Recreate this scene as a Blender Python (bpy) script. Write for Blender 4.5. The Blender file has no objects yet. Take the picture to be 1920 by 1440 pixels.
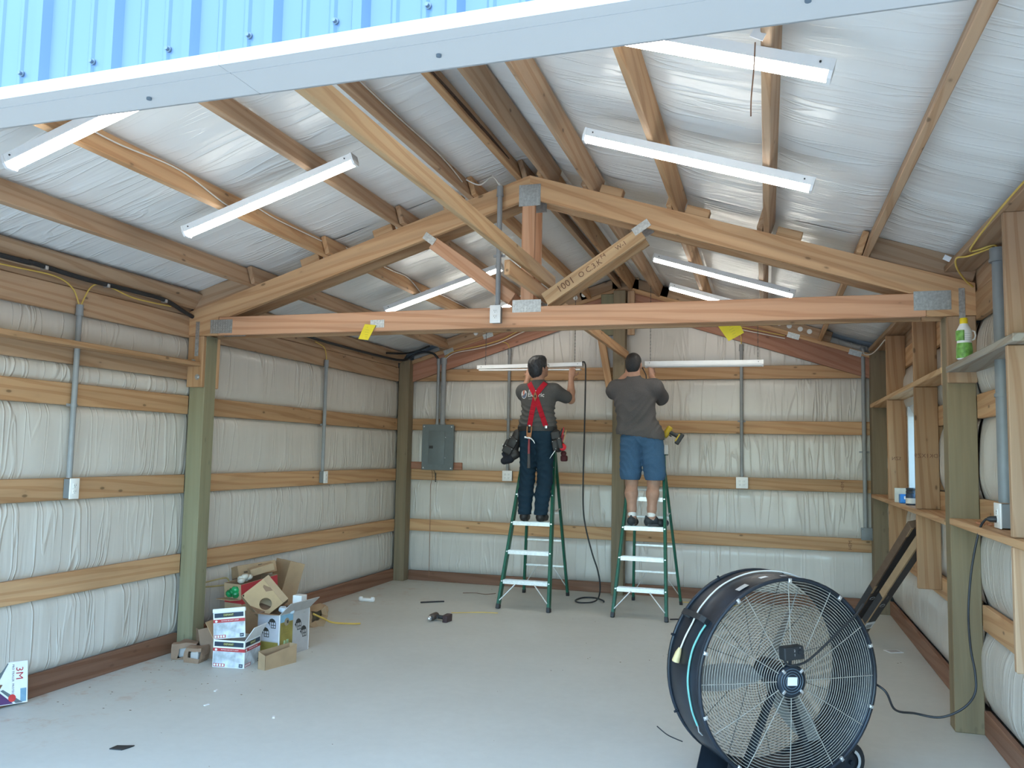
import bpy, bmesh, math, random
import numpy as np
from mathutils import Vector, Matrix, noise, Euler

random.seed(7)
scene = bpy.context.scene
COL = scene.collection

# ------------------------------------------------------------------ camera
F_PX, YAW, PITCH, ROLL, EYE = 1565.76, 0.296517, 0.08295, 0.019292, 1.58
fw = Vector((-math.sin(YAW) * math.cos(PITCH), math.cos(YAW) * math.cos(PITCH), math.sin(PITCH)))
rt = Vector((math.cos(YAW), math.sin(YAW), 0))
up = rt.cross(fw)
r2 = rt * math.cos(ROLL) + up * math.sin(ROLL)
u2 = up * math.cos(ROLL) - rt * math.sin(ROLL)
cam_d = bpy.data.cameras.new('camera')
cam = bpy.data.objects.new('camera', cam_d)
COL.objects.link(cam)
cam.matrix_world = Matrix(((r2.x, u2.x, -fw.x, 0), (r2.y, u2.y, -fw.y, 0), (r2.z, u2.z, -fw.z, EYE), (0, 0, 0, 1)))
cam_d.sensor_width = 36.0
cam_d.lens = F_PX / 1920 * 36.0
cam_d.clip_start = 0.05
scene.camera = cam

# ------------------------------------------------------------------ sky, sun, exposure
SUN_EL, SUN_AZ = math.radians(66), math.radians(200)   # azimuth measured from +Y, clockwise
SKY_STRENGTH = 0.64
SUN_STRENGTH = 2.2
LAMP_STRENGTH = 12.5
world = bpy.data.worlds.new('sky')
scene.world = world
world.use_nodes = True
wn = world.node_tree
wn.nodes.clear()
w_out = wn.nodes.new('ShaderNodeOutputWorld')
w_bg = wn.nodes.new('ShaderNodeBackground')
w_sky = wn.nodes.new('ShaderNodeTexSky')
w_sky.sky_type = 'NISHITA'
w_sky.sun_disc = False
w_sky.sun_elevation = SUN_EL
w_sky.sun_rotation = SUN_AZ
w_sky.air_density = 1.0
w_sky.dust_density = 0.6
w_tint = wn.nodes.new('ShaderNodeMix')      # daylight is cool against the lamps' white balance
w_tint.data_type = 'RGBA'; w_tint.blend_type = 'MULTIPLY'; w_tint.inputs[0].default_value = 1.0
w_tint.inputs[7].default_value = (0.74, 0.97, 1.04, 1)
w_bg.inputs['Strength'].default_value = SKY_STRENGTH
wn.links.new(w_sky.outputs[0], w_tint.inputs[6])
wn.links.new(w_tint.outputs[2], w_bg.inputs[0])
wn.links.new(w_bg.outputs[0], w_out.inputs[0])
sun_d = bpy.data.lights.new('sun', 'SUN')
sun_d.energy = SUN_STRENGTH
sun_d.angle = math.radians(0.6)
sun_d.color = (1.0, 0.94, 0.84)
sun = bpy.data.objects.new('sun', sun_d)
COL.objects.link(sun)
sdir = Vector((math.sin(SUN_AZ) * math.cos(SUN_EL), math.cos(SUN_AZ) * math.cos(SUN_EL), math.sin(SUN_EL)))
sun.rotation_euler = sdir.to_track_quat('Z', 'Y').to_euler()
sun.location = sdir * 20
vs = scene.view_settings
vs.view_transform = 'Standard'
vs.look = 'None'
vs.exposure = 1.06
vs.gamma = 1.0
vs.use_curve_mapping = False
scene.cycles.max_bounces = 8
scene.cycles.diffuse_bounces = 5
scene.cycles.glossy_bounces = 4
scene.cycles.transparent_max_bounces = 8
scene.cycles.use_denoising = True

# ------------------------------------------------------------------ material helpers
MATS = {}
def new_mat(name):
    m = bpy.data.materials.new(name); m.use_nodes = True
    nt = m.node_tree; b = nt.nodes['Principled BSDF']
    return m, nt, b
def nd(nt, typ, **kw):
    n = nt.nodes.new(typ)
    for k, v in kw.items():
        if k in n.inputs: n.inputs[k].default_value = v
        else: setattr(n, k, v)
    return n
def ramp(nt, src, stops):
    r = nt.nodes.new('ShaderNodeValToRGB')
    el = r.color_ramp.elements
    while len(el) > 1: el.remove(el[-1])
    el[0].position, el[0].color = stops[0][0], tuple(stops[0][1]) + (1,)
    for p, c in stops[1:]:
        e = el.new(p); e.color = tuple(c) + (1,)
    nt.links.new(src, r.inputs[0])
    return r.outputs[0]
def mixc(nt, fac, a, b, mode='MIX'):
    m = nt.nodes.new('ShaderNodeMix'); m.data_type = 'RGBA'; m.blend_type = mode
    for s, i in ((fac, 0), (a, 6), (b, 7)):
        if hasattr(s, 'is_linked') or hasattr(s, 'links'): nt.links.new(s, m.inputs[i])
        elif i == 0: m.inputs[0].default_value = s
        else: m.inputs[i].default_value = tuple(s) + (1,) if len(s) == 3 else s
    return m.outputs[2]
def bump(nt, b, h, strength, dist):
    n = nd(nt, 'ShaderNodeBump', Strength=strength, Distance=dist)
    nt.links.new(h, n.inputs['Height']); nt.links.new(n.outputs[0], b.inputs['Normal'])
def plain(name, col, rough=0.5, metal=0.0, var=0.12, scale=18.0, bumpd=0.0, spec=0.5, obj_var=0.0):
    """A one-colour material with slight procedural mottling."""
    if name in MATS: return MATS[name]
    m, nt, b = new_mat(name)
    tc = nd(nt, 'ShaderNodeTexCoord'); ns = nd(nt, 'ShaderNodeTexNoise', Scale=scale, Detail=4.0)
    nt.links.new(tc.outputs['Object'], ns.inputs['Vector'])
    lo = [c * (1 - var) for c in col]; hi = [min(1, c * (1 + var)) for c in col]
    nt.links.new(ramp(nt, ns.outputs[0], [(0.3, lo), (0.7, hi)]), b.inputs['Base Color'])
    b.inputs['Roughness'].default_value = rough; b.inputs['Metallic'].default_value = metal
    b.inputs['Specular IOR Level'].default_value = spec
    if bumpd: bump(nt, b, ns.outputs[0], 0.5, bumpd)
    MATS[name] = m
    return m
def wood(name, light, dark, knots=0.8, rough=0.62, var=0.18, grain=0.85):
    """Sawn softwood: grain along local X, knots, each board different."""
    if name in MATS: return MATS[name]
    m, nt, b = new_mat(name); L = nt.links.new
    tc = nd(nt, 'ShaderNodeTexCoord'); oi = nd(nt, 'ShaderNodeObjectInfo')
    mul = nd(nt, 'ShaderNodeMath', operation='MULTIPLY'); L(oi.outputs['Random'], mul.inputs[0]); mul.inputs[1].default_value = 37.0
    cmb = nd(nt, 'ShaderNodeCombineXYZ')
    for i in range(3): L(mul.outputs[0], cmb.inputs[i])
    add = nd(nt, 'ShaderNodeVectorMath', operation='ADD'); L(tc.outputs['Object'], add.inputs[0]); L(cmb.outputs[0], add.inputs[1])
    # knots first: they bend the grain
    kv = nd(nt, 'ShaderNodeVectorMath', operation='MULTIPLY'); L(add.outputs[0], kv.inputs[0]); kv.inputs[1].default_value = (6.0, 13.0, 13.0)
    vo = nd(nt, 'ShaderNodeTexVoronoi', Scale=1.0, Randomness=1.0); L(kv.outputs[0], vo.inputs['Vector'])
    kmask = ramp(nt, vo.outputs['Distance'], [(0.0, (1, 1, 1)), (0.09, (0.9, 0.9, 0.9)), (0.15, (0.10, 0.10, 0.10)), (0.28, (0, 0, 0))])
    sep = nd(nt, 'ShaderNodeSeparateColor'); L(vo.outputs['Color'], sep.inputs[0])
    gate = nd(nt, 'ShaderNodeMath', operation='GREATER_THAN'); L(sep.outputs[0], gate.inputs[0]); gate.inputs[1].default_value = 0.62
    km = nd(nt, 'ShaderNodeMath', operation='MULTIPLY'); L(kmask, km.inputs[0]); L(gate.outputs[0], km.inputs[1]); kmask = km.outputs[0]
    wvv = nd(nt, 'ShaderNodeVectorMath', operation='MULTIPLY'); L(add.outputs[0], wvv.inputs[0]); wvv.inputs[1].default_value = (0.30, 5.5, 5.5)
    wv = nd(nt, 'ShaderNodeTexWave', wave_type='BANDS', bands_direction='DIAGONAL'); wv.inputs['Scale'].default_value = 1.6; wv.inputs['Distortion'].default_value = 7.0; wv.inputs['Detail'].default_value = 2.0; wv.inputs['Detail Scale'].default_value = 0.9
    L(wvv.outputs[0], wv.inputs['Vector'])
    gv = nd(nt, 'ShaderNodeVectorMath', operation='MULTIPLY'); L(add.outputs[0], gv.inputs[0]); gv.inputs[1].default_value = (1.1, 30.0, 30.0)
    g1 = nd(nt, 'ShaderNodeTexNoise', Scale=1.0, Detail=5.0, Roughness=0.62, Distortion=0.6); L(gv.outputs[0], g1.inputs['Vector'])
    bv = nd(nt, 'ShaderNodeVectorMath', operation='MULTIPLY'); L(add.outputs[0], bv.inputs[0]); bv.inputs[1].default_value = (0.5, 7.0, 7.0)
    g2 = nd(nt, 'ShaderNodeTexNoise', Scale=1.0, Detail=3.0, Distortion=1.4); L(bv.outputs[0], g2.inputs['Vector'])
    c1 = ramp(nt, g1.outputs[0], [(0.25, dark), (0.72, light)])
    c2 = ramp(nt, g2.outputs[0], [(0.3, [c * 0.72 for c in light]), (0.55, light), (0.8, [min(1, c * 1.14) for c in light])])
    c = mixc(nt, 0.55, c1, c2)
    c3 = ramp(nt, wv.outputs[0], [(0.0, (1.0, 1.0, 1.0)), (0.62, (1.0, 0.99, 0.98)), (0.90, (0.80, 0.70, 0.62)), (1.0, (0.86, 0.78, 0.70))])
    c = mixc(nt, grain, c, c3, 'MULTIPLY')
    c = mixc(nt, kmask, c, [c_ * 0.32 for c_ in dark]) if knots >= 1 else mixc(nt, _scaled(nt, kmask, knots), c, [c_ * 0.32 for c_ in dark])
    hv = nd(nt, 'ShaderNodeMapRange'); L(oi.outputs['Random'], hv.inputs[0]); hv.inputs[3].default_value = 1 - var; hv.inputs[4].default_value = 1 + var
    hs = nd(nt, 'ShaderNodeHueSaturation'); L(c, hs.inputs['Color']); L(hv.outputs[0], hs.inputs['Value'])
    L(hs.outputs[0], b.inputs['Base Color'])
    b.inputs['Roughness'].default_value = rough; b.inputs['Specular IOR Level'].default_value = 0.3
    bump(nt, b, g1.outputs[0], 0.35, 0.002)
    MATS[name] = m
    return m
def _scaled(nt, src, f):
    n = nd(nt, 'ShaderNodeMath', operation='MULTIPLY'); nt.links.new(src, n.inputs[0]); n.inputs[1].default_value = f
    return n.outputs[0]
def plastic_film(name, streak_axis_scale, rot=(0, 0, 0), base=(0.63, 0.585, 0.525), rough=0.30, strength=0.40, seed=0.0):
    """White glossy vapour-barrier film pulled into long creases."""
    m, nt, b = new_mat(name); L = nt.links.new
    tc = nd(nt, 'ShaderNodeTexCoord')
    mp = nd(nt, 'ShaderNodeMapping'); L(tc.outputs['Object'], mp.inputs['Vector'])
    mp.inputs['Rotation'].default_value = rot; mp.inputs['Scale'].default_value = streak_axis_scale; mp.inputs['Location'].default_value = (seed, seed * 1.7, seed * 0.6)
    n1 = nd(nt, 'ShaderNodeTexNoise', Scale=0.55, Detail=1.3, Roughness=0.5, Distortion=0.9); L(mp.outputs[0], n1.inputs['Vector'])
    r1 = ramp(nt, n1.outputs[0], [(0.0, (0.1,) * 3), (0.46, (0.22,) * 3), (0.50, (1, 1, 1)), (0.54, (0.22,) * 3), (1.0, (0.1,) * 3)])
    sc = nd(nt, 'ShaderNodeVectorMath', operation='MULTIPLY'); L(mp.outputs[0], sc.inputs[0]); sc.inputs[1].default_value = (0.9, 0.9, 0.9)
    n2 = nd(nt, 'ShaderNodeTexNoise', Scale=1.0, Detail=2.0, Distortion=0.4); L(sc.outputs[0], n2.inputs['Vector'])
    n3 = nd(nt, 'ShaderNodeTexNoise', Scale=0.9, Detail=1.0); L(tc.outputs['Object'], n3.inputs['Vector'])
    where = ramp(nt, n3.outputs[0], [(0.38, (0.12,) * 3), (0.62, (1, 1, 1))])
    h = nd(nt, 'ShaderNodeMix'); h.data_type = 'FLOAT'; h.inputs[0].default_value = 0.38
    L(r1, h.inputs[2]); L(n2.outputs[0], h.inputs[3])
    hm = nd(nt, 'ShaderNodeMath', operation='MULTIPLY'); L(h.outputs[0], hm.inputs[0]); L(where, hm.inputs[1])
    bump(nt, b, hm.outputs[0], strength, 0.05)
    n4 = nd(nt, 'ShaderNodeTexNoise', Scale=2.2, Detail=3.0); L(tc.outputs['Object'], n4.inputs['Vector'])
    L(ramp(nt, n4.outputs[0], [(0.3, [c * 0.93 for c in base]), (0.7, base)]), b.inputs['Base Color'])
    b.inputs['Roughness'].default_value = rough; b.inputs['Specular IOR Level'].default_value = 0.6
    MATS[name] = m
    return m

FIR = wood('sawn_fir', (0.55, 0.335, 0.178), (0.41, 0.232, 0.112))
FIR_PINK = wood('pink_fir', (0.60, 0.335, 0.198), (0.47, 0.235, 0.124), knots=0.7)
FIR_RED = wood('red_fir', (0.40, 0.20, 0.13), (0.27, 0.115, 0.07), knots=0.6)
FIR_DULL = wood('dull_fir', (0.48, 0.318, 0.198), (0.355, 0.214, 0.122))
FIR_PALE = wood('pale_fir', (0.58, 0.385, 0.21), (0.45, 0.27, 0.132), knots=0.6)
TREATED_TAN = wood('treated_tan_post', (0.26, 0.20, 0.115), (0.18, 0.135, 0.075), knots=0.3, grain=0.2)
FIR_STUD = wood('aged_stud', (0.43, 0.255, 0.135), (0.30, 0.165, 0.082))
TREATED = wood('treated_green_post', (0.27, 0.245, 0.15), (0.19, 0.172, 0.10), knots=0.3, grain=0.2)
TREATED_BROWN = wood('treated_brown_post', (0.225, 0.175, 0.11), (0.15, 0.115, 0.07), knots=0.3, grain=0.2)
SKIRT = wood('treated_skirt', (0.26, 0.135, 0.085), (0.165, 0.08, 0.048), knots=0.3)
GREY_WOOD = wood('weathered_grey_board', (0.34, 0.31, 0.26), (0.22, 0.20, 0.17), knots=0.3)
FILM_L = plastic_film('film_side_wall', (1, 15, 1.3), rot=(math.radians(20), 0, 0))
FILM_B = plastic_film('film_back_wall', (15, 1, 1.3), rot=(0, math.radians(24), 0), seed=3.0)
FILM_C = plastic_film('film_roof', (1.1, 17, 4), rot=(0, 0, math.radians(-8)), base=(0.84, 0.84, 0.82), strength=0.32, seed=6.0)  # same film as walls; roof paler, walls darker and warmer, light painted into colour
GALV = plain('galvanised_steel', (0.55, 0.57, 0.58), 0.38, 0.85, 0.25, 60)
STEEL = plain('bright_steel', (0.72, 0.73, 0.74), 0.28, 0.9, 0.1)
ALU = plain('step_aluminium', (0.74, 0.74, 0.72), 0.42, 0.55, 0.1, 40)
PVC = plain('grey_conduit', (0.27, 0.275, 0.275), 0.45, 0, 0.06)
PANEL_GREY = plain('panel_grey', (0.135, 0.16, 0.165), 0.42, 0, 0.05)
BOX_GREY = plain('box_grey', (0.20, 0.215, 0.22), 0.45, 0, 0.05)
WHITE = plain('white_plastic', (0.82, 0.81, 0.78), 0.35, 0, 0.03)
WHITE_METAL = plain('white_enamel', (0.84, 0.84, 0.83), 0.3, 0, 0.02)
BLACK = plain('black_rubber', (0.018, 0.019, 0.021), 0.5, 0, 0.15)
DARK = plain('dark_slot', (0.03, 0.03, 0.03), 0.6, 0, 0.1)
YELLOW_WIRE = plain('yellow_cable', (0.66, 0.45, 0.10), 0.45, 0, 0.08)
WHITE_WIRE = plain('white_cable', (0.72, 0.68, 0.62), 0.45, 0, 0.06)
KRAFT = plain('kraft_card', (0.40, 0.265, 0.15), 0.75, 0, 0.10, 9)
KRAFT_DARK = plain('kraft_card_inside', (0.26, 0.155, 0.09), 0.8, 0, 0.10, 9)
RED_PRINT = plain('red_print', (0.45, 0.035, 0.04), 0.5, 0, 0.06)
WHITE_CARD = plain('white_card', (0.80, 0.80, 0.80), 0.5, 0, 0.04)
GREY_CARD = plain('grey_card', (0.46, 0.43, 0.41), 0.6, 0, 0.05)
INK = plain('black_ink', (0.03, 0.028, 0.025), 0.6, 0, 0.1)
STAMP = plain('lumber_stamp', (0.16, 0.075, 0.04), 0.8, 0, 0.15)
YELLOW_TAG = plain('yellow_tag', (0.80, 0.62, 0.02), 0.55, 0, 0.05)
NAVY_INK = plain('navy_print', (0.02, 0.035, 0.06), 0.5, 0, 0.06)

# ------------------------------------------------------------------ geometry helpers
def wm(o):
    if o.parent: return wm(o.parent) @ o.matrix_parent_inverse @ o.matrix_basis
    return o.matrix_basis.copy()
def par(o, p):
    if p is not None:
        o.parent = p
        o.matrix_parent_inverse = wm(p).inverted()
def tag(o, label=None, cat=None, group=None, kind=None):
    if label: o['label'] = label
    if cat: o['category'] = cat
    if group: o['group'] = group
    if kind: o['kind'] = kind
    return o
def empty(name, loc, label=None, cat=None, group=None, kind=None):
    o = bpy.data.objects.new(name, None); COL.objects.link(o)
    o.location = loc; o.empty_display_size = 0.05
    return tag(o, label, cat, group, kind)
class MB:
    """Collects shapes in world space (or in a given frame), then links them as one mesh object."""
    def __init__(s): s.v = []; s.f = []; s.fm = []; s.sm = []; s.mi = 0; s.M = None; s.smooth = False
    def _add(s, vs_, fs_, smooth=None):
        o = len(s.v)
        for p in vs_:
            p = Vector(p)
            s.v.append(s.M @ p if s.M else p)
        for f in fs_:
            s.f.append([i + o for i in f]); s.fm.append(s.mi); s.sm.append(s.smooth if smooth is None else smooth)
        return s
    def box(s, lo, hi):
        (a, b, c), (d, e, f) = lo, hi
        return s._add([(a, b, c), (d, b, c), (d, e, c), (a, e, c), (a, b, f), (d, b, f), (d, e, f), (a, e, f)],
                      [(0, 3, 2, 1), (4, 5, 6, 7), (0, 1, 5, 4), (1, 2, 6, 5), (2, 3, 7, 6), (3, 0, 4, 7)])
    def boxm(s, lo, hi, M):
        old = s.M; s.M = (old @ M) if old else M; s.box(lo, hi); s.M = old; return s
    def hexa(s, p8): return s._add(p8, [(0, 3, 2, 1), (4, 5, 6, 7), (0, 1, 5, 4), (1, 2, 6, 5), (2, 3, 7, 6), (3, 0, 4, 7)])
    def rbox(s, lo, hi, r, seg=2):
        bm = bmesh.new(); bmesh.ops.create_cube(bm, size=1)
        c = [(l + h) / 2 for l, h in zip(lo, hi)]; d = [h - l for l, h in zip(lo, hi)]
        for v in bm.verts: v.co = Vector([c[i] + v.co[i] * d[i] for i in range(3)])
        big = min(d) > 0.03
        bmesh.ops.bevel(bm, geom=bm.edges[:], offset=min(r, min(d) * 0.45), segments=seg, affect='EDGES', profile=0.5)
        bm.verts.index_update()
        s._add([v.co.copy() for v in bm.verts], [[v.index for v in f.verts] for f in bm.faces], r > min(d) * 0.3); bm.free(); return s
    def ring_tube(s, rings, closed=False, caps=True, smooth=True):
        n = len(rings[0]); vs_ = [p for r in rings for p in r]; fs_ = []
        m = len(rings)
        for i in range(m if closed else m - 1):
            j = (i + 1) % m
            for k in range(n):
                l = (k + 1) % n
                fs_.append((i * n + k, i * n + l, j * n + l, j * n + k))
        s._add(vs_, fs_, smooth)
        if caps and not closed:
            s._add(rings[0], [tuple(range(n))[::-1]], False); s._add(rings[-1], [tuple(range(n))], False)
        return s
    def tube(s, pts, r, n=8, closed=False, caps=True):
        pts = [Vector(p) for p in pts]; m = len(pts); rings = []; prev = None
        for i, p in enumerate(pts):
            if closed: t = pts[(i + 1) % m] - pts[i - 1]
            else: t = pts[min(i + 1, m - 1)] - pts[max(i - 1, 0)]
            t.normalize()
            if prev is None:
                a = Vector((0, 0, 1)) if abs(t.z) < 0.9 else Vector((1, 0, 0))
                x = t.cross(a).normalized()
            else:
                x = (prev - t * prev.dot(t)).normalized()
            prev = x; y = t.cross(x)
            rr = r[i] if isinstance(r, (list, tuple)) else r
            rings.append([p + (x * math.cos(2 * math.pi * k / n) + y * math.sin(2 * math.pi * k / n)) * rr for k in range(n)])
        return s.ring_tube(rings, closed, caps)
    def cyl(s, p0, p1, r, n=16, r1=None): return s.tube([p0, p1], [r, r if r1 is None else r1], n)
    def lathe(s, prof, M, n=24, caps=True):
        rings = [[M @ Vector((r * math.cos(2 * math.pi * k / n), r * math.sin(2 * math.pi * k / n), z)) for k in range(n)] for r, z in prof]
        return s.ring_tube(rings, False, caps)
    def sphere(s, c, r, n=12, sc=(1, 1, 1)):
        c = Vector(c); rings = []
        for i in range(1, n // 2 + 1):
            a = math.pi * i / (n // 2 + 1)
            rings.append([c + Vector((math.cos(2 * math.pi * k / n) * math.sin(a) * r * sc[0], math.sin(2 * math.pi * k / n) * math.sin(a) * r * sc[1], -math.cos(a) * r * sc[2])) for k in range(n)])
        return s.ring_tube(rings)
    def ribbon(s, pts, w, t, wd):
        """flat strip along pts, width w along direction(s) wd, thickness t"""
        pts = [Vector(p) for p in pts]; rings = []
        for i, p in enumerate(pts):
            tg = (pts[min(i + 1, len(pts) - 1)] - pts[max(i - 1, 0)]).normalized()
            d = Vector(wd[i] if isinstance(wd, list) else wd); d = (d - tg * d.dot(tg)).normalized(); n_ = tg.cross(d)
            rings.append([p + d * w / 2 + n_ * t / 2, p - d * w / 2 + n_ * t / 2, p - d * w / 2 - n_ * t / 2, p + d * w / 2 - n_ * t / 2])
        return s.ring_tube(rings, smooth=False)
    def prism(s, poly, lo, hi, M=None):
        """polygon in local XY extruded along local Z"""
        old = s.M
        if M: s.M = (old @ M) if old else M
        n = len(poly)
        s._add([(x, y, lo) for x, y in poly] + [(x, y, hi) for x, y in poly],
               [tuple(range(n))[::-1], tuple(range(n, 2 * n))] + [(i, (i + 1) % n, n + (i + 1) % n, n + i) for i in range(n)], False)
        s.M = old; return s
    def text(s, body, M, size=1.0, depth=0.0015, align='CENTER'):
        cu = bpy.data.curves.new('t', 'FONT'); cu.body = body; cu.size = size; cu.extrude = depth / 2; cu.align_x = align; cu.align_y = 'CENTER'; cu.resolution_u = 2
        o = bpy.data.objects.new('t', cu); COL.objects.link(o)
        me = o.to_mesh()
        s_old = s.M; s.M = (s_old @ M) if s_old else M
        s._add([v.co.copy() for v in me.vertices], [tuple(p.vertices) for p in me.polygons], False)
        s.M = s_old
        o.to_mesh_clear(); bpy.data.objects.remove(o); bpy.data.curves.remove(cu); return s
    def build(s, name, mats, parent=None, frame=None, **tags):
        """frame: matrix of the object; vertices are turned into it"""
        me = bpy.data.meshes.new(name)
        F = frame or Matrix.Translation(sum(s.v, Vector()) / max(1, len(s.v)))
        Fi = F.inverted()
        me.from_pydata([Fi @ v for v in s.v], [], s.f)
        if not isinstance(mats, (list, tuple)): mats = [mats]
        for m in mats: me.materials.append(m)
        for p, mi, sm in zip(me.polygons, s.fm, s.sm): p.material_index = mi; p.use_smooth = sm
        bm = bmesh.new(); bm.from_mesh(me); bmesh.ops.recalc_face_normals(bm, faces=bm.faces); bm.to_mesh(me); bm.free()
        o = bpy.data.objects.new(name, me); COL.objects.link(o)
        o.matrix_basis = F
        par(o, parent); tag(o, **tags)
        return o
def axes(p, x, z=(0, 0, 1)):
    """frame at p with local X along x and local Z nearest to z"""
    x = Vector(x).normalized(); z = Vector(z); y = z.cross(x).normalized(); z = x.cross(y)
    return Matrix(((x.x, y.x, z.x, p[0]), (x.y, y.y, z.y, p[1]), (x.z, y.z, z.z, p[2]), (0, 0, 0, 1)))
def beam(name, p0, p1, w, h, mat, parent=None, upv=(0, 0, 1), bev=0.004, **tags):
    """sawn board from p0 to p1 (centre line), w across, h along upv; grain runs along it"""
    p0, p1 = Vector(p0), Vector(p1); M = axes(p0, p1 - p0, upv); L = (p1 - p0).length
    bm = bmesh.new(); bmesh.ops.create_cube(bm, size=1)
    for v in bm.verts: v.co = Vector(((v.co.x + 0.5) * L, v.co.y * w, v.co.z * h))
    bmesh.ops.bevel(bm, geom=bm.edges[:], offset=bev, segments=1, affect='EDGES')
    me = bpy.data.meshes.new(name); bm.to_mesh(me); bm.free(); me.materials.append(mat)
    o = bpy.data.objects.new(name, me); COL.objects.link(o); o.matrix_basis = M
    par(o, parent); tag(o, **tags); return o
def board(name, lo, hi, mat, parent=None, axis=None, **tags):
    """axis-aligned board given by its corners, grain along its longest side"""
    d = [h - l for l, h in zip(lo, hi)]; a = d.index(max(d)) if axis is None else axis
    c = [(l + h) / 2 for l, h in zip(lo, hi)]; p0 = list(c); p1 = list(c); p0[a] = lo[a]; p1[a] = hi[a]
    if a == 2: return beam(name, p0, p1, d[1], d[0], mat, parent, (1, 0, 0), **tags)
    return beam(name, p0, p1, d[1 - a], d[2], mat, parent, (0, 0, 1), **tags)
def film(name, P, nu, nv, n, bulge, mat, parent, wr=0.006, wax=(2.0, 14.0), edge=0.14, seed=0.0):
    """pillowed film panel: P(u, v) flat position, n normal, bulge outwards in the middle, long creases"""
    n = Vector(n); vs_ = []; fs_ = []
    for j in range(nv + 1):
        for i in range(nu + 1):
            u, v = i / nu, j / nv
            e = min(1, min(v, 1 - v) / edge) ; e = e * (2 - e)
            eu = min(1, min(u, 1 - u) / 0.04); eu = eu * (2 - eu)
            p = Vector(P(u, v))
            w = noise.noise(Vector((p.x * wax[0] + seed, p.y * wax[1 if len(wax) > 2 else 1], p.z * (wax[2] if len(wax) > 2 else wax[0])))) 
            w2 = noise.noise(Vector((p.x * 1.3, p.y * 1.3, p.z * 1.3 + seed)))
            d = bulge * e * (0.75 + 0.35 * w2) * (0.6 + 0.4 * eu) + wr * (abs(w) - 0.3) * e * 1.6
            vs_.append(p + n * d)
    for j in range(nv):
        for i in range(nu):
            a = j * (nu + 1) + i
            fs_.append((a, a + 1, a + nu + 2, a + nu + 1))
    me = bpy.data.meshes.new(name); me.from_pydata(vs_, [], fs_); me.materials.append(mat)
    for p in me.polygons: p.use_smooth = True
    o = bpy.data.objects.new(name, me); COL.objects.link(o); par(o, parent)
    return o
# ------------------------------------------------------------------ building constants
XL, XR, YB, YF, XC, SL = -4.40, 1.21, 9.69, 1.62, -1.595, 0.318
T1, T2 = 5.562, 5.74            # truss plies (front face of each)
def zc(x): return 3.55 - SL * abs(x - XC)          # top of truss chord = underside of purlins
ND = 0.038                      # board thickness

# ------------------------------------------------------------------ floor and ground
def floor_mat():
    m, nt, b = new_mat('concrete_slab'); L = nt.links.new
    tc = nd(nt, 'ShaderNodeTexCoord')
    n1 = nd(nt, 'ShaderNodeTexNoise', Scale=0.9, Detail=6.0, Roughness=0.6); L(tc.outputs['Object'], n1.inputs['Vector'])
    n2 = nd(nt, 'ShaderNodeTexNoise', Scale=14.0, Detail=5.0, Roughness=0.65); L(tc.outputs['Object'], n2.inputs['Vector'])
    c1 = ramp(nt, n1.outputs[0], [(0.3, (0.51, 0.51, 0.46)), (0.7, (0.60, 0.60, 0.545))])
    c2 = ramp(nt, n2.outputs[0], [(0.3, (0.55, 0.55, 0.50)), (0.75, (0.65, 0.65, 0.595))])
    c = mixc(nt, 0.35, c1, c2)
    # sawdust ground into the slab along the left wall
    sx = nd(nt, 'ShaderNodeSeparateXYZ'); L(tc.outputs['Object'], sx.inputs[0])
    dx = nd(nt, 'ShaderNodeMapRange'); L(sx.outputs[0], dx.inputs[0])
    dx.inputs[1].default_value = -3.35; dx.inputs[2].default_value = -4.1; dx.inputs[3].default_value = 0; dx.inputs[4].default_value = 1
    n3 = nd(nt, 'ShaderNodeTexNoise', Scale=5.0, Detail=8.0, Roughness=0.75); L(tc.outputs['Object'], n3.inputs['Vector'])
    s = ramp(nt, n3.outputs[0], [(0.54, (0, 0, 0)), (0.66, (0.75,) * 3)])
    mu = nd(nt, 'ShaderNodeMath', operation='MULTIPLY'); L(dx.outputs[0], mu.inputs[0]); L(s, mu.inputs[1])
    c = mixc(nt, mu.outputs[0], c, (0.48, 0.34, 0.25))
    # small dark specks
    vo = nd(nt, 'ShaderNodeTexVoronoi', Scale=6.0); L(tc.outputs['Object'], vo.inputs['Vector'])
    sp = ramp(nt, vo.outputs['Distance'], [(0.0, (0.4,) * 3), (0.02, (0.25,) * 3), (0.03, (0, 0, 0))])
    c = mixc(nt, sp, c, (0.14, 0.12, 0.10))
    L(c, b.inputs['Base Color']); b.inputs['Roughness'].default_value = 0.5; b.inputs['Specular IOR Level'].default_value = 0.4
    bump(nt, b, n2.outputs[0], 0.15, 0.004)
    return m
MB().box((-4.75, 1.45, -0.15), (1.55, 9.95, 0)).build('floor', floor_mat(), frame=Matrix(), kind='structure')
gm, gnt, gb = new_mat('gravel_apron')
gtc = nd(gnt, 'ShaderNodeTexCoord'); gn = nd(gnt, 'ShaderNodeTexNoise', Scale=26.0, Detail=6.0); gnt.links.new(gtc.outputs['Object'], gn.inputs['Vector'])
gnt.links.new(ramp(gnt, gn.outputs[0], [(0.3, (0.32, 0.30, 0.26)), (0.7, (0.48, 0.45, 0.40))]), gb.inputs['Base Color'])
gb.inputs['Roughness'].default_value = 0.9; bump(gnt, gb, gn.outputs[0], 0.6, 0.02)
MB().box((-30, -30, -0.25), (30, 30, -0.06)).build('ground', gm, frame=Matrix(), kind='structure')

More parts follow.
